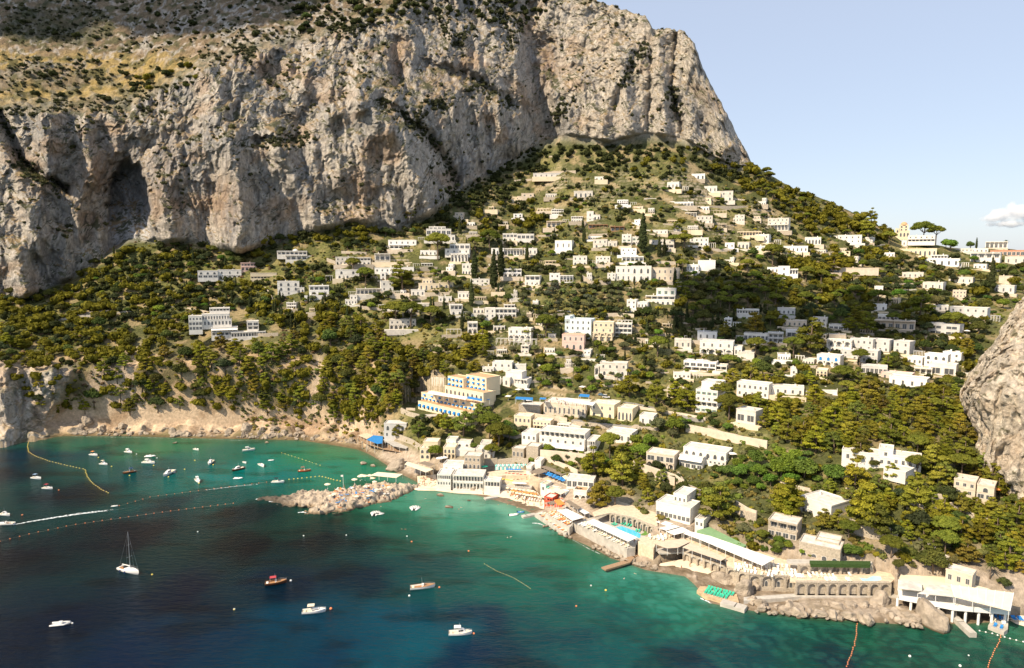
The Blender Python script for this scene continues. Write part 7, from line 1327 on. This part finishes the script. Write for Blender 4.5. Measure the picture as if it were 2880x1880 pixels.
def deckmesh(ring, H, i0, i1, dz, m=0, inset=.9):
    b = MB(); vs = []
    for r in ring[i0:i1+1]: vs += [(r[0][0], r[0][1]*inset, r[0][2]-dz), (r[6][0], r[6][1]*inset, r[6][2]-dz)]
    b.add(vs, [(2*i, 2*i+2, 2*i+3, 2*i+1) for i in range(i1-i0)], m); return b
BOATN = 0
def boat(lab, c, x, y, Lpx, head, kind, hm=None, dm=None, bim=None, name='motor_boat', cat='boat', people=0):
    hm = hm or M_HULLW; dm = dm or M_HULLW; q = px(c, x, y); X, Y, _ = atz(q[0], q[1], 0); s_ = (Y*cp+CAMH*sp)/F; hr = R(head); L = Lpx*CROP[c][2]*s_/max(.35, math.hypot(math.cos(hr), .33*math.sin(hr)))
    L = min(L, 15) if kind != 'dinghy' else min(L, 5.5); L = max(L, 2.6); B = L*(.34 if L < 8 else .30); H = .09*L+.25; r = empty(name, (X, Y, 0), hr-math.atan2(X, Y)*.0)
    if kind in ('dinghy', 'rib'):
        B = L*.42; b = MB(); w2 = B/2-.22*L/5; p = [(-L/2, -w2), (L*.2, -w2), (L*.42, -w2*.55), (L/2, 0), (L*.42, w2*.55), (L*.2, w2), (-L/2, w2)]; b.tube([Vector((a_, b_, .3+(.15 if a_ > L*.3 else 0))) for a_, b_ in p], .24*L/5, 8); b.build('tube', [hm], r, True)
        f = MB(); f.prism([(a_*.96, b_) for a_, b_ in p], .05, .22); f.build('floor', [M_RUB], r); e = MB(); e.box(-L/2-.3, -L/2+.05, -.16, .16, .2, .95); e.build('outboard_motor', [M_BLK], r); s2 = MB(); s2.box(-L*.1, L*.05, -w2, w2, .42, .5); s2.build('seat', [M_RUB], r)
        if kind == 'rib': g = MB(); g.box(-L*.1, L*.08, -.35, .35, .22, 1.1); g.build('console', [M_HULLW], r)
    else:
        b, ring = hull(L, B, H); b.build('hull', [hm], r, False); n = len(ring)-1
        deckmesh(ring, H, 6, n, .03).build('foredeck', [dm], r); deckmesh(ring, H, 0, 6, H*.45).build('cockpit_floor', [dm if dm is M_TEAK else M_CREAMC], r)
        g = MB(); 
        for sd2 in (0, 6): g.tube([Vector(rg[sd2])+Vector((0, 0, .03)) for rg in ring], .05, 5)
        g.build('gunwale', [M_TEAK if (dm is M_TEAK or hm is M_DKW) else M_HULLW], r)
        if kind in ('cruiser', 'open', 'cabin', 'gozzo', 'fly'):
            zc = H*1.05
            if kind in ('cruiser', 'fly', 'cabin'):
                k = MB(); x0, x1 = -L*.10, L*.26; hh = .55 if kind == 'cruiser' else 1.15; wb = B*.34
                k.add([(x0,-wb,zc-.1),(x1,-wb*.6,zc),(x1,wb*.6,zc),(x0,wb,zc-.1),(x0,-wb*.86,zc+hh),(x1-hh*.9,-wb*.55,zc+hh*.9),(x1-hh*.9,wb*.55,zc+hh*.9),(x0,wb*.86,zc+hh)], [(4,5,6,7),(0,1,5,4),(1,2,6,5),(2,3,7,6),(3,0,4,7)]); k.build('cabin', [M_HULLW if dm is not M_TEAK else dm], r)
                wn = MB(); 
                for sg in (-1, 1): wn = MB(); wn.add([(x0+.2, sg*(wb*.93+.02), zc+hh*.35), (x1-hh*.75, sg*(wb*.62+.03), zc+hh*.35), (x1-hh*.95, sg*(wb*.57+.05), zc+hh*.78), (x0+.2, sg*(wb*.9+.02), zc+hh*.78)], [(0,1,2,3) if sg < 0 else (3,2,1,0)]); wn.build('side_window', [M_TINT], r)

                ws = MB(); ws.box(x0-.05, x0+.03, -wb*.86, wb*.86, zc+hh*.9, zc+hh+.45); ws.build('windscreen', [M_TINT], r)
                if kind == 'fly': fb = MB(); fb.box(x0-1.2, x0+.8, -wb*.8, wb*.8, zc+hh, zc+hh+.5); fb.build('flybridge', [M_HULLW], r)
            if bim:
                bz = zc+(1.7 if kind != 'fly' else 2.1); t = MB(); t.box(-L*.27, L*.02, -B*.36, B*.36, bz, bz+.08); t.build('bimini_top', [bim], r); p_ = MB()
                for a_ in (-L*.26, L*.01):
                    for c_ in (-B*.34, B*.34): p_.tube([Vector((a_, c_, H*.8)), Vector((a_, c_, bz))], .035, 5)
                p_.build('bimini_frame', [M_METAL], r)
            st_ = MB(); st_.box(-L*.44, -L*.34, -B*.33, B*.33, H*.55, H*.95); st_.build('stern_seat', [M_CREAMC if hm is not M_DKW else M_CANV], r)
            rl = MB(); rl.tube([Vector(rg[0])+Vector((0, .06, .45)) for rg in ring[7:]]+[Vector(rg[6])+Vector((0, -.06, .45)) for rg in ring[:6:-1]], .025, 5); rl.build('bow_rail', [M_METAL], r)
            if kind in ('open', 'gozzo'): cs = MB(); cs.box(-L*.04, L*.05, -B*.16, B*.16, H*.5, H+.75); cs.build('console', [M_HULLW], r); cs = MB(); cs.box(L*.05, L*.07, -B*.2, B*.2, H+.3, H+.95); cs.build('windscreen', [M_TINT], r)
            if kind in ('fly', 'gozzo', 'cabin'): ms = MB(); ms.tube([Vector((-L*.02, 0, H+.8)), Vector((-L*.04, 0, H+3.0))], .04, 5); ms.build('mast', [M_METAL], r)
    tag(r, lab, cat, 'boats moored in the bay')
    for k in range(people): person(X+(k-.5*people)*.9*math.cos(hr)+.1, Y+(k-.5*people)*.9*math.sin(hr), H*.55 if kind not in ('dinghy', 'rib') else .3, 'sitting', None, 'people aboard the speedboat')
    return r
boat('white cruiser with orange-red canopy and trim near the left rubble shore', 'U', 980, 230, 100, -18, 'cruiser', None, None, M_ORANGE); boat('white flybridge boat nearest the rubble shore on the left', 'U', 1345, 200, 95, -22, 'fly')
boat('white inflatable just above the large cream cruiser', 'U', 1572, 240, 104, 4, 'rib', M_HULLW, name='inflatable_boat'); boat('white cabin boat with pale top between two yellow mooring buoys', 'U', 1085, 326, 95, -16, 'cabin', None, None, M_CREAMC); boat('large cream-white cruiser with long curved cabin', 'U', 1555, 312, 142, -9, 'fly', None, M_CREAMC)
boat('brown wooden boat with blue canopy seen from its bow', 'U', 1355, 412, 100, -142, 'gozzo', M_DKW, M_TEAK, M_NAVY); boat('white cabin boat facing the viewer with a tender alongside', 'U', 1765, 425, 66, -96, 'cabin'); boat('tiny white tender beside the cabin boat', 'U', 1822, 408, 30, -60, 'dinghy', M_HULLW, name='inflatable_boat')
boat('white flybridge boat in the bright teal water', 'U', 2068, 502, 92, -52, 'fly'); boat('small white boat with people near the middle of the rubble shore', 'U', 2052, 172, 70, -28, 'open'); boat('narrow white boat seen end-on above a yellow buoy', 'U', 2203, 312, 50, -82, 'cabin'); boat('white motor boat with blue-grey bimini at far left', 'U', 382, 474, 122, -16, 'cruiser', None, None, mat('blue_grey_canvas', (.25,.35,.48), .8, .1, 1)); boat('white motor boat with maroon bimini at far left', 'U', 500, 580, 118, -10, 'cruiser', None, None, M_MAR)
boat('white and rust boat with radar arch near the right end of the rubble shore', 'M', 1812, 228, 80, 24, 'fly', None, M_CREAMC); boat('dark-hulled boat with white cabin in the teal shallows', 'M', 1735, 368, 62, -124, 'cabin', M_DKW); boat('smallest white boat in the teal shallows', 'M', 1782, 318, 36, -40, 'open'); boat('white boat with open foredeck in the teal shallows', 'M', 1905, 340, 62, -48, 'cruiser')
boat('low white dinghy pair left of the black-topped boat', 'M', 1735, 432, 64, 2, 'dinghy', M_HULLW, name='inflatable_boat'); boat('white kayak-like dinghy above the teal shallows', 'M', 1975, 301, 40, 5, 'dinghy', M_HULLW, name='inflatable_boat'); boat('red-brown wooden boat with brown canopy near the headland', 'M', 2218, 380, 88, 10, 'gozzo', M_REDH, M_TEAK, mat('brown_canvas', (.3,.13,.08), .8, .1, 1))
boat('white speedboat with black bimini off the tip of the headland', 'M', 2025, 462, 92, 2, 'open', None, None, M_BLK); boat('little white dinghy beside the foam wake', 'M', 835, 635, 42, 12, 'dinghy', M_HULLW, name='inflatable_boat'); boat('cream cabin boat at the left edge above the speedboat', 'M', 36, 700, 90, -14, 'cabin', None, M_CREAMC)
boat('speedboat with passengers racing left ahead of its white wake', 'M', 45, 768, 112, 184, 'open', M_HULLW, None, None, people=4); boat('grey inflatable with outboard at the lower left', 'M', 445, 1494, 132, 10, 'rib', M_RUB, name='inflatable_boat')
boat('dark varnished wooden boat with red bimini in the deep water', 'V', 450, 140, 186, 17, 'gozzo', M_DKW, M_TEAK, mat('red_bimini', (.45,.06,.07), .8, .1, 1)); boat('white open motor boat with cream bimini in the foreground', 'V', 805, 408, 212, 10, 'cruiser', None, None, M_CREAMC); boat('white fishing boat with wooden deck and poles', 'V', 1815, 182, 225, 12, 'gozzo', M_HULLW, M_TEAK); boat('white boat with cabin, teak rim and square bimini, nearest the camera', 'V', 2165, 612, 216, 4, 'cabin', M_HULLW, M_CREAMC, M_CANV)
boat('white dinghy drawn up near the stone jetty', 'E', 1570, 1456, 88, 18, 'dinghy', M_HULLW, name='inflatable_boat'); boat('blue and white rowing boat by the stone jetty', 'E', 1635, 1432, 64, -4, 'dinghy', M_BLUE, name='rowing_boat')
for c, x, y, n, wd in [('E', 325, 1450, 8, 90), ('E', 668, 1402, 5, 60)]:
    for i in range(n): boat('slim white rental boat, %s of %s moored abreast %s' % (nth(i+1), ['', '', '', '', '', 'five', '', '', 'eight'][n], 'off the headland' if n == 8 else 'nearer the beach'), c, x-wd*.45+wd*.9*i/(n-1), y-6+abs(i-n*.4)*1.2, 40, 118-i*14, 'dinghy', M_HULLW, name='rental_boat')
# sailing yacht
q = px('M', 940, 1112); X, Y, _ = atz(q[0], q[1], 0); r = empty('sailing_yacht', (X, Y, 0), R(-24)); L, B, H = 11.0, 3.4, 1.15; b, ring = hull(L, B, H, 0, 1.9, .7); b.build('hull', [M_HULLW], r, False); deckmesh(ring, H, 0, 12, .04, 0, .97).build('deck', [M_HULLW], r)
k = MB(); k.add([(-1.5,-1,1.2),(2.8,-.5,1.3),(2.8,.5,1.3),(-1.5,1,1.2),(-1.4,-.85,1.75),(2.2,-.4,1.5),(2.2,.4,1.5),(-1.4,.85,1.75)], [(4,5,6,7),(0,1,5,4),(1,2,6,5),(2,3,7,6),(3,0,4,7)]); k.build('coachroof', [M_HULLW], r); k = MB(); k.box(-4.6,-1.7,-.9,.9,1.16,1.24); k.build('cockpit', [M_TEAK], r)
k = MB(); k.tube([Vector((.8,0,1.3)), Vector((.7,0,16.2))], [.13,.07], 8); m_ = k.build('mast', [M_METAL], r)
for z, wd in ((6.2, 1.1), (11.0, .85)): k = MB(); k.tube([Vector((.75,-wd,z+.15)), Vector((.75,0,z)), Vector((.75,wd,z+.15))], .04, 5); k.build('spreader', [M_METAL], m_)
k = MB(); k.tube([Vector((.7,0,2.6)), Vector((-3.6,0,2.5))], .16, 8); k.build('boom', [M_CANV], r)
for a_, b_ in [((5.4,0,1.45),(.72,0,15.6)), ((-5.3,0,1.2),(.72,0,16)), ((.7,-1.6,1.2),(.75,-1.1,6.3)), ((.7,1.6,1.2),(.75,1.1,6.3)), ((.75,-1.1,6.3),(.75,-.85,11.1)), ((.75,1.1,6.3),(.75,.85,11.1)), ((.75,-.85,11.1),(.7,0,15.6)), ((.75,.85,11.1),(.7,0,15.6))]: k = MB(); k.tube([Vector(a_), Vector(b_)], .012, 4); k.build('stay', [M_METAL], r)
k = MB(); k.tube([Vector((-4.9,-.1,1.9)), Vector((-4.9,.1,1.9))], .5, 14); k.build('wheel', [M_BLK], r); k = MB(); k.tube([Vector(rg[0])+Vector((0,.05,.55)) for rg in ring[1:]]+[Vector(rg[6])+Vector((0,-.05,.55)) for rg in ring[:0:-1]], .025, 4); k.build('guard_rail', [M_METAL], r)
for i in (3, 6): k = MB(); k.tube([Vector((ring[i][0][0], ring[i][0][1]-.2, .2)), Vector((ring[i][0][0], ring[i][0][1]-.2, 1.0))], .2, 8); k.build('fender', [M_NAVY], r)
k = MB(); k.box(-1.9,-1.2,-.95,.95,1.75,2.3); k.build('sprayhood', [M_BLK], r); tag(r, 'white sailing yacht with tall bare mast anchored in dark water', 'sailing boat')
# buoys
bm_ = bmesh.new(); bmesh.ops.create_icosphere(bm_, subdivisions=2, radius=1); BME = {}
for nm, cc in (('yellow', (.85,.60,.12)), ('orange', (.85,.25,.10)), ('white', (.82,.80,.76))): me = bpy.data.meshes.new('buoy'); bm_.to_mesh(me); me.materials.append(mat(nm+'_buoy_plastic', cc, .5, .05, 2)); BME[nm] = me
bm_.free()
def buoyline(lab, c, pts, n, col, r_=.3):
    W3 = [Vector(atz(*px(c, x, y), 0)) for x, y in pts]; ln = [0]
    for p, q in zip(W3[:-1], W3[1:]): ln.append(ln[-1]+(q-p).length)
    root = empty('buoy_line', W3[0]); k = MB(); k.tube([p-W3[0]+Vector((0,0,.04)) for p in W3], .02, 4); k.build('rope', [mat('rope', (.5,.42,.3), .9)], root)
    for i in range(n):
        t = ln[-1]*i/(n-1); j = max(k_ for k_ in range(len(ln)) if ln[k_] <= t+1e-6); j = min(j, len(ln)-2); p = W3[j].lerp(W3[j+1], (t-ln[j])/(ln[j+1]-ln[j])); put('buoy', BME[col], root, (p.x-W3[0].x+rf.uniform(-.2, .2), p.y-W3[0].y, .1), (r_, r_, r_*.9))
    tag(root, lab, 'buoy line')
buoyline('long curved line of yellow buoys closing the left corner of the bay', 'U', [(320,45),(298,100),(290,145),(300,190),(340,222),(400,248),(520,290),(700,335),(890,375),(900,412),(915,458),(960,515),(1050,580),(1135,622)], 56, 'yellow', .30)
buoyline('line of orange buoys crossing the foam wake toward the headland', 'M', [(870,630),(1100,565),(1300,540),(1600,500),(1940,458)], 20, 'orange', .24); buoyline('line of orange buoys running from the left edge below the wake', 'M', [(0,890),(230,832),(530,770),(720,742),(1000,702),(1270,665),(1700,612)], 28, 'orange', .26)
buoyline('line of orange-red buoys leaving the boulders below the arches', 'I', [(562,1085),(545,1240),(528,1345),(455,1540)], 26, 'orange', .19); buoyline('line of red buoys at the lower right corner', 'I', [(1862,1240),(1850,1310),(1800,1400),(1740,1545)], 18, 'orange', .19); buoyline('line of white floats off the concrete jetty', 'I', [(1670,1215),(1780,1240),(1890,1272),(2060,1315)], 8, 'white', .26)
buoyline('diagonal line of cream buoys over the rocky sea bed', 'N', [(1560,885),(1640,930),(1750,975),(1856,1042)], 20, 'yellow', .12); buoyline('yellow buoys curving from the headland into the teal bay', 'T', [(500,130),(620,118),(790,98),(890,90),(970,110),(1040,130),(1130,150)], 15, 'yellow', .36); buoyline('faint line of pale buoys across the inner teal bay', 'M', [(2050,245),(2150,275),(2330,335)], 12, 'yellow', .25)
for c, x, y, col, r_ in [('V',961,374,'orange',.5),('V',588,113,'white',.42),('V',62,380,'white',.36),('V',1690,254,'white',.4),('V',1969,175,'orange',.36),('V',2290,605,'orange',.34),('U',1030,252,'yellow',.4),('U',1428,217,'white',.35),('U',1643,257,'white',.35),('U',1608,336,'yellow',.4),('U',1356,441,'yellow',.4),('U',1763,456,'yellow',.4),('U',2082,522,'yellow',.4),('U',2231,329,'yellow',.4),('U',1932,376,'yellow',.4),('U',2038,283,'yellow',.4),('U',1168,346,'yellow',.4),('U',615,593,'orange',.35),
   ('M',1108,1132,'yellow',.36),('M',528,1487,'white',.3),('M',162,698,'orange',.4),('M',1440,820,'white',.3),('M',2212,850,'white',.3),('N',1092,742,'orange',.36),('N',1062,707,'white',.3),('N',672,700,'white',.3),('N',1458,802,'orange',.34),('H',225,1078,'white',.3),('H',375,1125,'yellow',.4),('H',75,1286,'orange',.3),('I',1032,1447,'white',.4),('I',1568,1440,'white',.24),('I',1490,1535,'white',.4),('N',397,704,'white',.3),('M',1706,1387,'yellow',.3)]:
    q = atz(*px(c, x, y), 0); o = link('buoy', BME[col]); o.location = (q[0], q[1], .1); o.scale = (r_, r_, r_); u, v = px(c, x, y); later(o, 'single %s mooring buoy' % col, 'buoy', u, v, 'single mooring buoys')
LM.extend([('the sailing yacht', 305, 1330), ('the wooden boat with red bimini', 640, 1352), ('the boat with cream bimini', 730, 1422), ('the fishing boat with poles', 980, 1362), ('the boat nearest the camera', 1068, 1468), ('the large cream cruiser', 346, 1078), ('the dark wooden boat with blue canopy', 300, 1100), ('the black-topped speedboat', 646, 1122), ('the rocky headland', 820, 1150), ('the small sandy beach', 1590, 1335), ('the main beach', 1240, 1160), ('the long arched sea wall', 1960, 1360), ('the green lounger rock', 1655, 1378), ('the little crowded beach', 995, 1125), ('the right-hand jetty', 2240, 1450)])
# foam: wake of the speedboat and surf on the rocks
mf = bpy.data.materials.new('sea_foam'); mf.use_nodes = True; n = mf.node_tree; bs = n.nodes['Principled BSDF']; bs.inputs['Base Color'].default_value = (.85,.88,.9,1); bs.inputs['Roughness'].default_value = .8
vcn = n.nodes.new('ShaderNodeVertexColor'); vcn.layer_name = 'Col'; g = n.nodes.new('ShaderNodeNewGeometry'); t = n.nodes.new('ShaderNodeTexNoise'); t.inputs['Scale'].default_value = .9; t.inputs['Detail'].default_value = 8; t.inputs['Roughness'].default_value = .7; n.links.new(g.outputs['Position'], t.inputs['Vector'])
ad = n.nodes.new('ShaderNodeMath'); ad.operation = 'ADD'; sx = n.nodes.new('ShaderNodeSeparateColor'); n.links.new(vcn.outputs[0], sx.inputs[0]); n.links.new(sx.outputs[0], ad.inputs[0]); n.links.new(t.outputs['Fac'], ad.inputs[1]); mr = n.nodes.new('ShaderNodeMapRange'); mr.inputs[1].default_value = .92; mr.inputs[2].default_value = 1.12; n.links.new(ad.outputs[0], mr.inputs[0]); n.links.new(mr.outputs[0], bs.inputs['Alpha'])
def foam(lab, c, pts, ws, peak=.62, z=.03):
    W3 = [Vector(atz(*px(c, x, y), z)) for x, y in pts]; V = []; Cc = []; Q_ = []; n_ = 12; pp = []
    for i in range(len(W3)-1):
        for k in range(10): t = k/10; pp.append((W3[i].lerp(W3[i+1], t), ws[i]*(1-t)+ws[i+1]*t, (i+t)/(len(W3)-1)))
    for p, wd, t in pp:
        for j in range(n_+1): s = j/n_*2-1; V.append((p.x+0, p.y+s*wd, z)); e = (1-abs(s)**1.5)*peak*min(1, (1-t)*2.2+.15)*min(1, t*40+.4); Cc.append((e, e, e))
    for i in range(len(pp)-1):
        for j in range(n_): a = i*(n_+1)+j; Q_.append((a, a+n_+1, a+n_+2, a+1))
    me = npmesh('foam', V, [q[::-1] for q in Q_], [mf], True, None, Cc); o = link('foam', me); tag(o, lab, 'foam', kind='stuff')
foam('white wake streaming behind the speedboat', 'M', [(90,768),(300,730),(560,690),(850,655),(1180,618)], [1.6,2.8,3.4,3.2,2.4], .56); foam('faint wake ripple near the black-topped speedboat', 'M', [(1900,470),(1700,490),(1500,515),(1300,545)], [1.4,1.6,1.6,1.2], .5)
foam('surf at the left tip of the headland', 'T', [(80,375),(120,365),(170,380)], [1.2,1.8,.8], .62); foam('surf on the low rocks of the headland', 'T', [(240,400),(330,405),(390,420)], [1,1.5,.8], .6); foam('surf below the headland', 'T', [(600,540),(680,530),(760,560)], [1.2,1.8,.8], .62); foam('surf at the foot of the headland ledge', 'T', [(860,545),(900,535),(920,550)], [1,1.5,.8], .6)
foam('surf below the green loungers', 'H', [(1330,1200),(1420,1240),(1560,1250),(1640,1260)], [1.2,2.0,1.4,.6], .62); foam('surf at the red sun deck', 'S', [(80,1240),(200,1250),(330,1300)], [.8,1.6,.8], .56)
foam('broken foam along the boulders below the arched wall', 'I', [(-100,1062),(150,1078),(420,1092),(700,1105),(1120,1135)], [.9,.7,1.0,.8,.9], .5, .04); foam('thin foam line along the left rubble shore', 'X', [(160,1015),(320,1017),(480,1021),(640,1027),(800,1034)], [.8,1.0,.7,1.0,.6], .46, .04)
foam('foam along the rocks beneath the pool terrace wall', 'H', [(20,600),(200,700),(330,760),(420,850)], [.6,.9,.8,.5], .5, .04)
# cars, flagpole, tall palms
def car(lab, c, x, y, col, rz, van=False, dz=0.5):
    p = ground(*px(c, x, y)); r = empty('parked_car' if not van else 'parked_van', (p[0], p[1], p[2]+dz), rz); hh = 1.9 if van else 1.0; b = MB(); b.add([(-2.1,-.85,.35),(2.1,-.85,.35),(2.1,.85,.35),(-2.1,.85,.35),(-2.1,-.85,.9),(2.1,-.85,.8),(2.1,.85,.8),(-2.1,.85,.9)], [(0,3,2,1),(4,5,6,7),(0,1,5,4),(1,2,6,5),(2,3,7,6),(3,0,4,7)]); b.build('body', [col], r)
    b = MB(); t = 1.9 if van else 1.42; b.add([(-1.9,-.8,.9),(1.1,-.8,.82),(1.1,.8,.82),(-1.9,.8,.9),(-1.6,-.68,t),(.4,-.68,t),(.4,.68,t),(-1.6,.68,t)], [(4,5,6,7),(0,1,5,4),(1,2,6,5),(2,3,7,6),(3,0,4,7)]); cb = b.build('windows', [M_TINT], r); b = MB(); b.box(-1.6,.4,-.68,.68,t,t+.04); b.build('roof', [col], r)
    wm = MB(); wm.tube([Vector((0,-.1,0)), Vector((0,.1,0))], .33, 12); WM = wm.mesh('wheel', M_BLK)
    for a in (-1.35, 1.35):
        for s in (-.8, .8): put('wheel', WM, r, (a, s, .33))
    tag(r, lab, 'van' if van else 'car')
car('dark car parked on the apron below the yellow hotel', 'E', 948, 545, mat('car_dark', (.05,.05,.06), .3, .05, 1, .6), -.1); car('silver car parked beside the dark car below the yellow hotel', 'E', 992, 543, mat('car_silver', (.6,.6,.6), .3, .05, 1, .6), -.1); car('white van parked above the beach bar terrace', 'F', 858, 388, M_HULLW, -.3, True, .1); car('blue-grey car beside the white van', 'F', 815, 368, mat('car_blue', (.15,.25,.35), .3, .05, 1, .6), -.3, False, .1)
fp = atz(*px('T', 1170, 210), 5); r = empty('flagpole', (fp[0], fp[1], 4.5)); k = MB(); k.tube([Vector((0,0,0)), Vector((0,0,6.5))], .08, 6); k.build('pole', [M_WHITE], r); k = MB(); k.box(-1.1,-.08,-.02,.02,5.4,6.3); k.build('flag', [M_CANV], r); tag(r, 'white flagpole standing on the rocky headland', 'flagpole')
# clouds: the small cumulus low on the right and broken fair-weather clouds overhead that shade parts of the slope
def cloud(lab, ctr, lumps, vol=True, dens=.004, seed=1):
    rs = np.random.RandomState(seed); V = []; Fq = []; base = 0; bmc = bmesh.new(); bmesh.ops.create_icosphere(bmc, subdivisions=4, radius=1); U_ = np.array([v.co[:] for v in bmc.verts]); T_ = np.array([[v.index for v in f.verts] for f in bmc.faces]); bmc.free()
    for (x, y, z, rx, ry, rz_) in lumps:
        v = U_*np.array([rx, ry, rz_]); v = v*(1+.28*fbm(U_[:, 0]*2.2+x*.01, U_[:, 1]*2.2+y*.01, U_[:, 2]*2.2+z*.01, 4))[:, None]+np.array([x, y, z]); V.append(v); Fq.append(T_+base); base += len(v)
    m = bpy.data.materials.new('cloud_vapour'); m.use_nodes = True; nn = m.node_tree
    if vol: nn.nodes.remove(nn.nodes['Principled BSDF']); pv = nn.nodes.new('ShaderNodeVolumePrincipled'); pv.inputs['Color'].default_value = (1, .98, .96, 1); pv.inputs['Density'].default_value = dens; pv.inputs['Anisotropy'].default_value = .3; nn.links.new(pv.outputs[0], nn.nodes['Material Output'].inputs['Volume'])
    else: nn.nodes['Principled BSDF'].inputs['Base Color'].default_value = (.9, .9, .9, 1)
    me = npmesh('cloud', np.concatenate(V), np.concatenate(Fq), [m], True); o = link('cloud', me); o.location = ctr; tag(o, lab, 'cloud'); return o

def toward(X, Y, Z, h): k = (h-Z)/math.tan(SUN_EL); return (X+k*math.sin(SUN_AZ), Y+k*math.cos(SUN_AZ), h)
cl_r = random.Random(4)
def lumps(a, b, n, r0, r1, fl=.45): return [(cl_r.uniform(-a, a), cl_r.uniform(-b, b), cl_r.uniform(-.2, .5)*r0, (q := cl_r.uniform(r0, r1)), q*.9, q*fl) for _ in range(n)]
p = at(335*K, 60*K, 800); cloud('broken fair-weather cloud above the mountain, shading the upper left slope', toward(p[0]-120, p[1]+60, p[2], 1250), lumps(300, 120, 24, 60, 105), False)
p = at(1900*K, 730*K, 500); cloud('small fair-weather cloud overhead that shades the pine wood on the right', toward(p[0], p[1], p[2], 900), lumps(90, 38, 9, 24, 46), False)
p = at(1150*K, 420*K, 720)

p = at(2362*K, 505*K, 6000); cb = MB(); cb.box(-330, 330, -160, 160, -130, 150); mc_ = bpy.data.materials.new('cumulus_vapour'); mc_.use_nodes = True; nn = mc_.node_tree; nn.nodes.remove(nn.nodes['Principled BSDF'])
def nd(t): return nn.nodes.new(t)
tc = nd('ShaderNodeTexCoord'); LK = nn.links.new
n1_ = nd('ShaderNodeTexNoise'); n1_.inputs['Scale'].default_value = .013; n1_.inputs['Detail'].default_value = 5; LK(tc.outputs['Object'], n1_.inputs['Vector']); acc = None
for (cx, cy, cz, rx, rz_) in [(-210,0,-10,90,52), (-120,20,20,110,80), (-10,0,50,130,105), (130,10,40,150,120), (-60,0,-60,230,36), (230,0,0,130,90)]:
    vs_ = nd('ShaderNodeVectorMath'); vs_.operation = 'SUBTRACT'; vs_.inputs[1].default_value = (cx, cy, cz); LK(tc.outputs['Object'], vs_.inputs[0]); vd = nd('ShaderNodeVectorMath'); vd.operation = 'DIVIDE'; vd.inputs[1].default_value = (rx, 110, rz_); LK(vs_.outputs[0], vd.inputs[0]); vl = nd('ShaderNodeVectorMath'); vl.operation = 'LENGTH'; LK(vd.outputs[0], vl.inputs[0])
    if acc is None: acc = vl.outputs['Value']
    else: mn = nd('ShaderNodeMath'); mn.operation = 'MINIMUM'; LK(acc, mn.inputs[0]); LK(vl.outputs['Value'], mn.inputs[1]); acc = mn.outputs[0]
ma = nd('ShaderNodeMath'); ma.operation = 'MULTIPLY_ADD'; ma.inputs[1].default_value = -1.0; LK(acc, ma.inputs[0]); m3 = nd('ShaderNodeMath'); m3.operation = 'MULTIPLY'; m3.inputs[1].default_value = 1.55; LK(n1_.outputs['Fac'], m3.inputs[0]); LK(m3.outputs[0], ma.inputs[2])
mr_ = nd('ShaderNodeMapRange'); mr_.inputs[1].default_value = 0; mr_.inputs[2].default_value = .45; mr_.inputs[3].default_value = 0; mr_.inputs[4].default_value = .03; LK(ma.outputs[0], mr_.inputs[0])
pv = nd('ShaderNodeVolumePrincipled'); pv.inputs['Color'].default_value = (1, 1, 1, 1); pv.inputs['Anisotropy'].default_value = 0; LK(mr_.outputs[0], pv.inputs['Density']); LK(pv.outputs[0], nn.nodes['Material Output'].inputs['Volume'])
o = cb.build('cloud', [mc_]); o.location = p; tag(o, 'small white cumulus low in the sky at the right edge', 'cloud')
finish_labels()
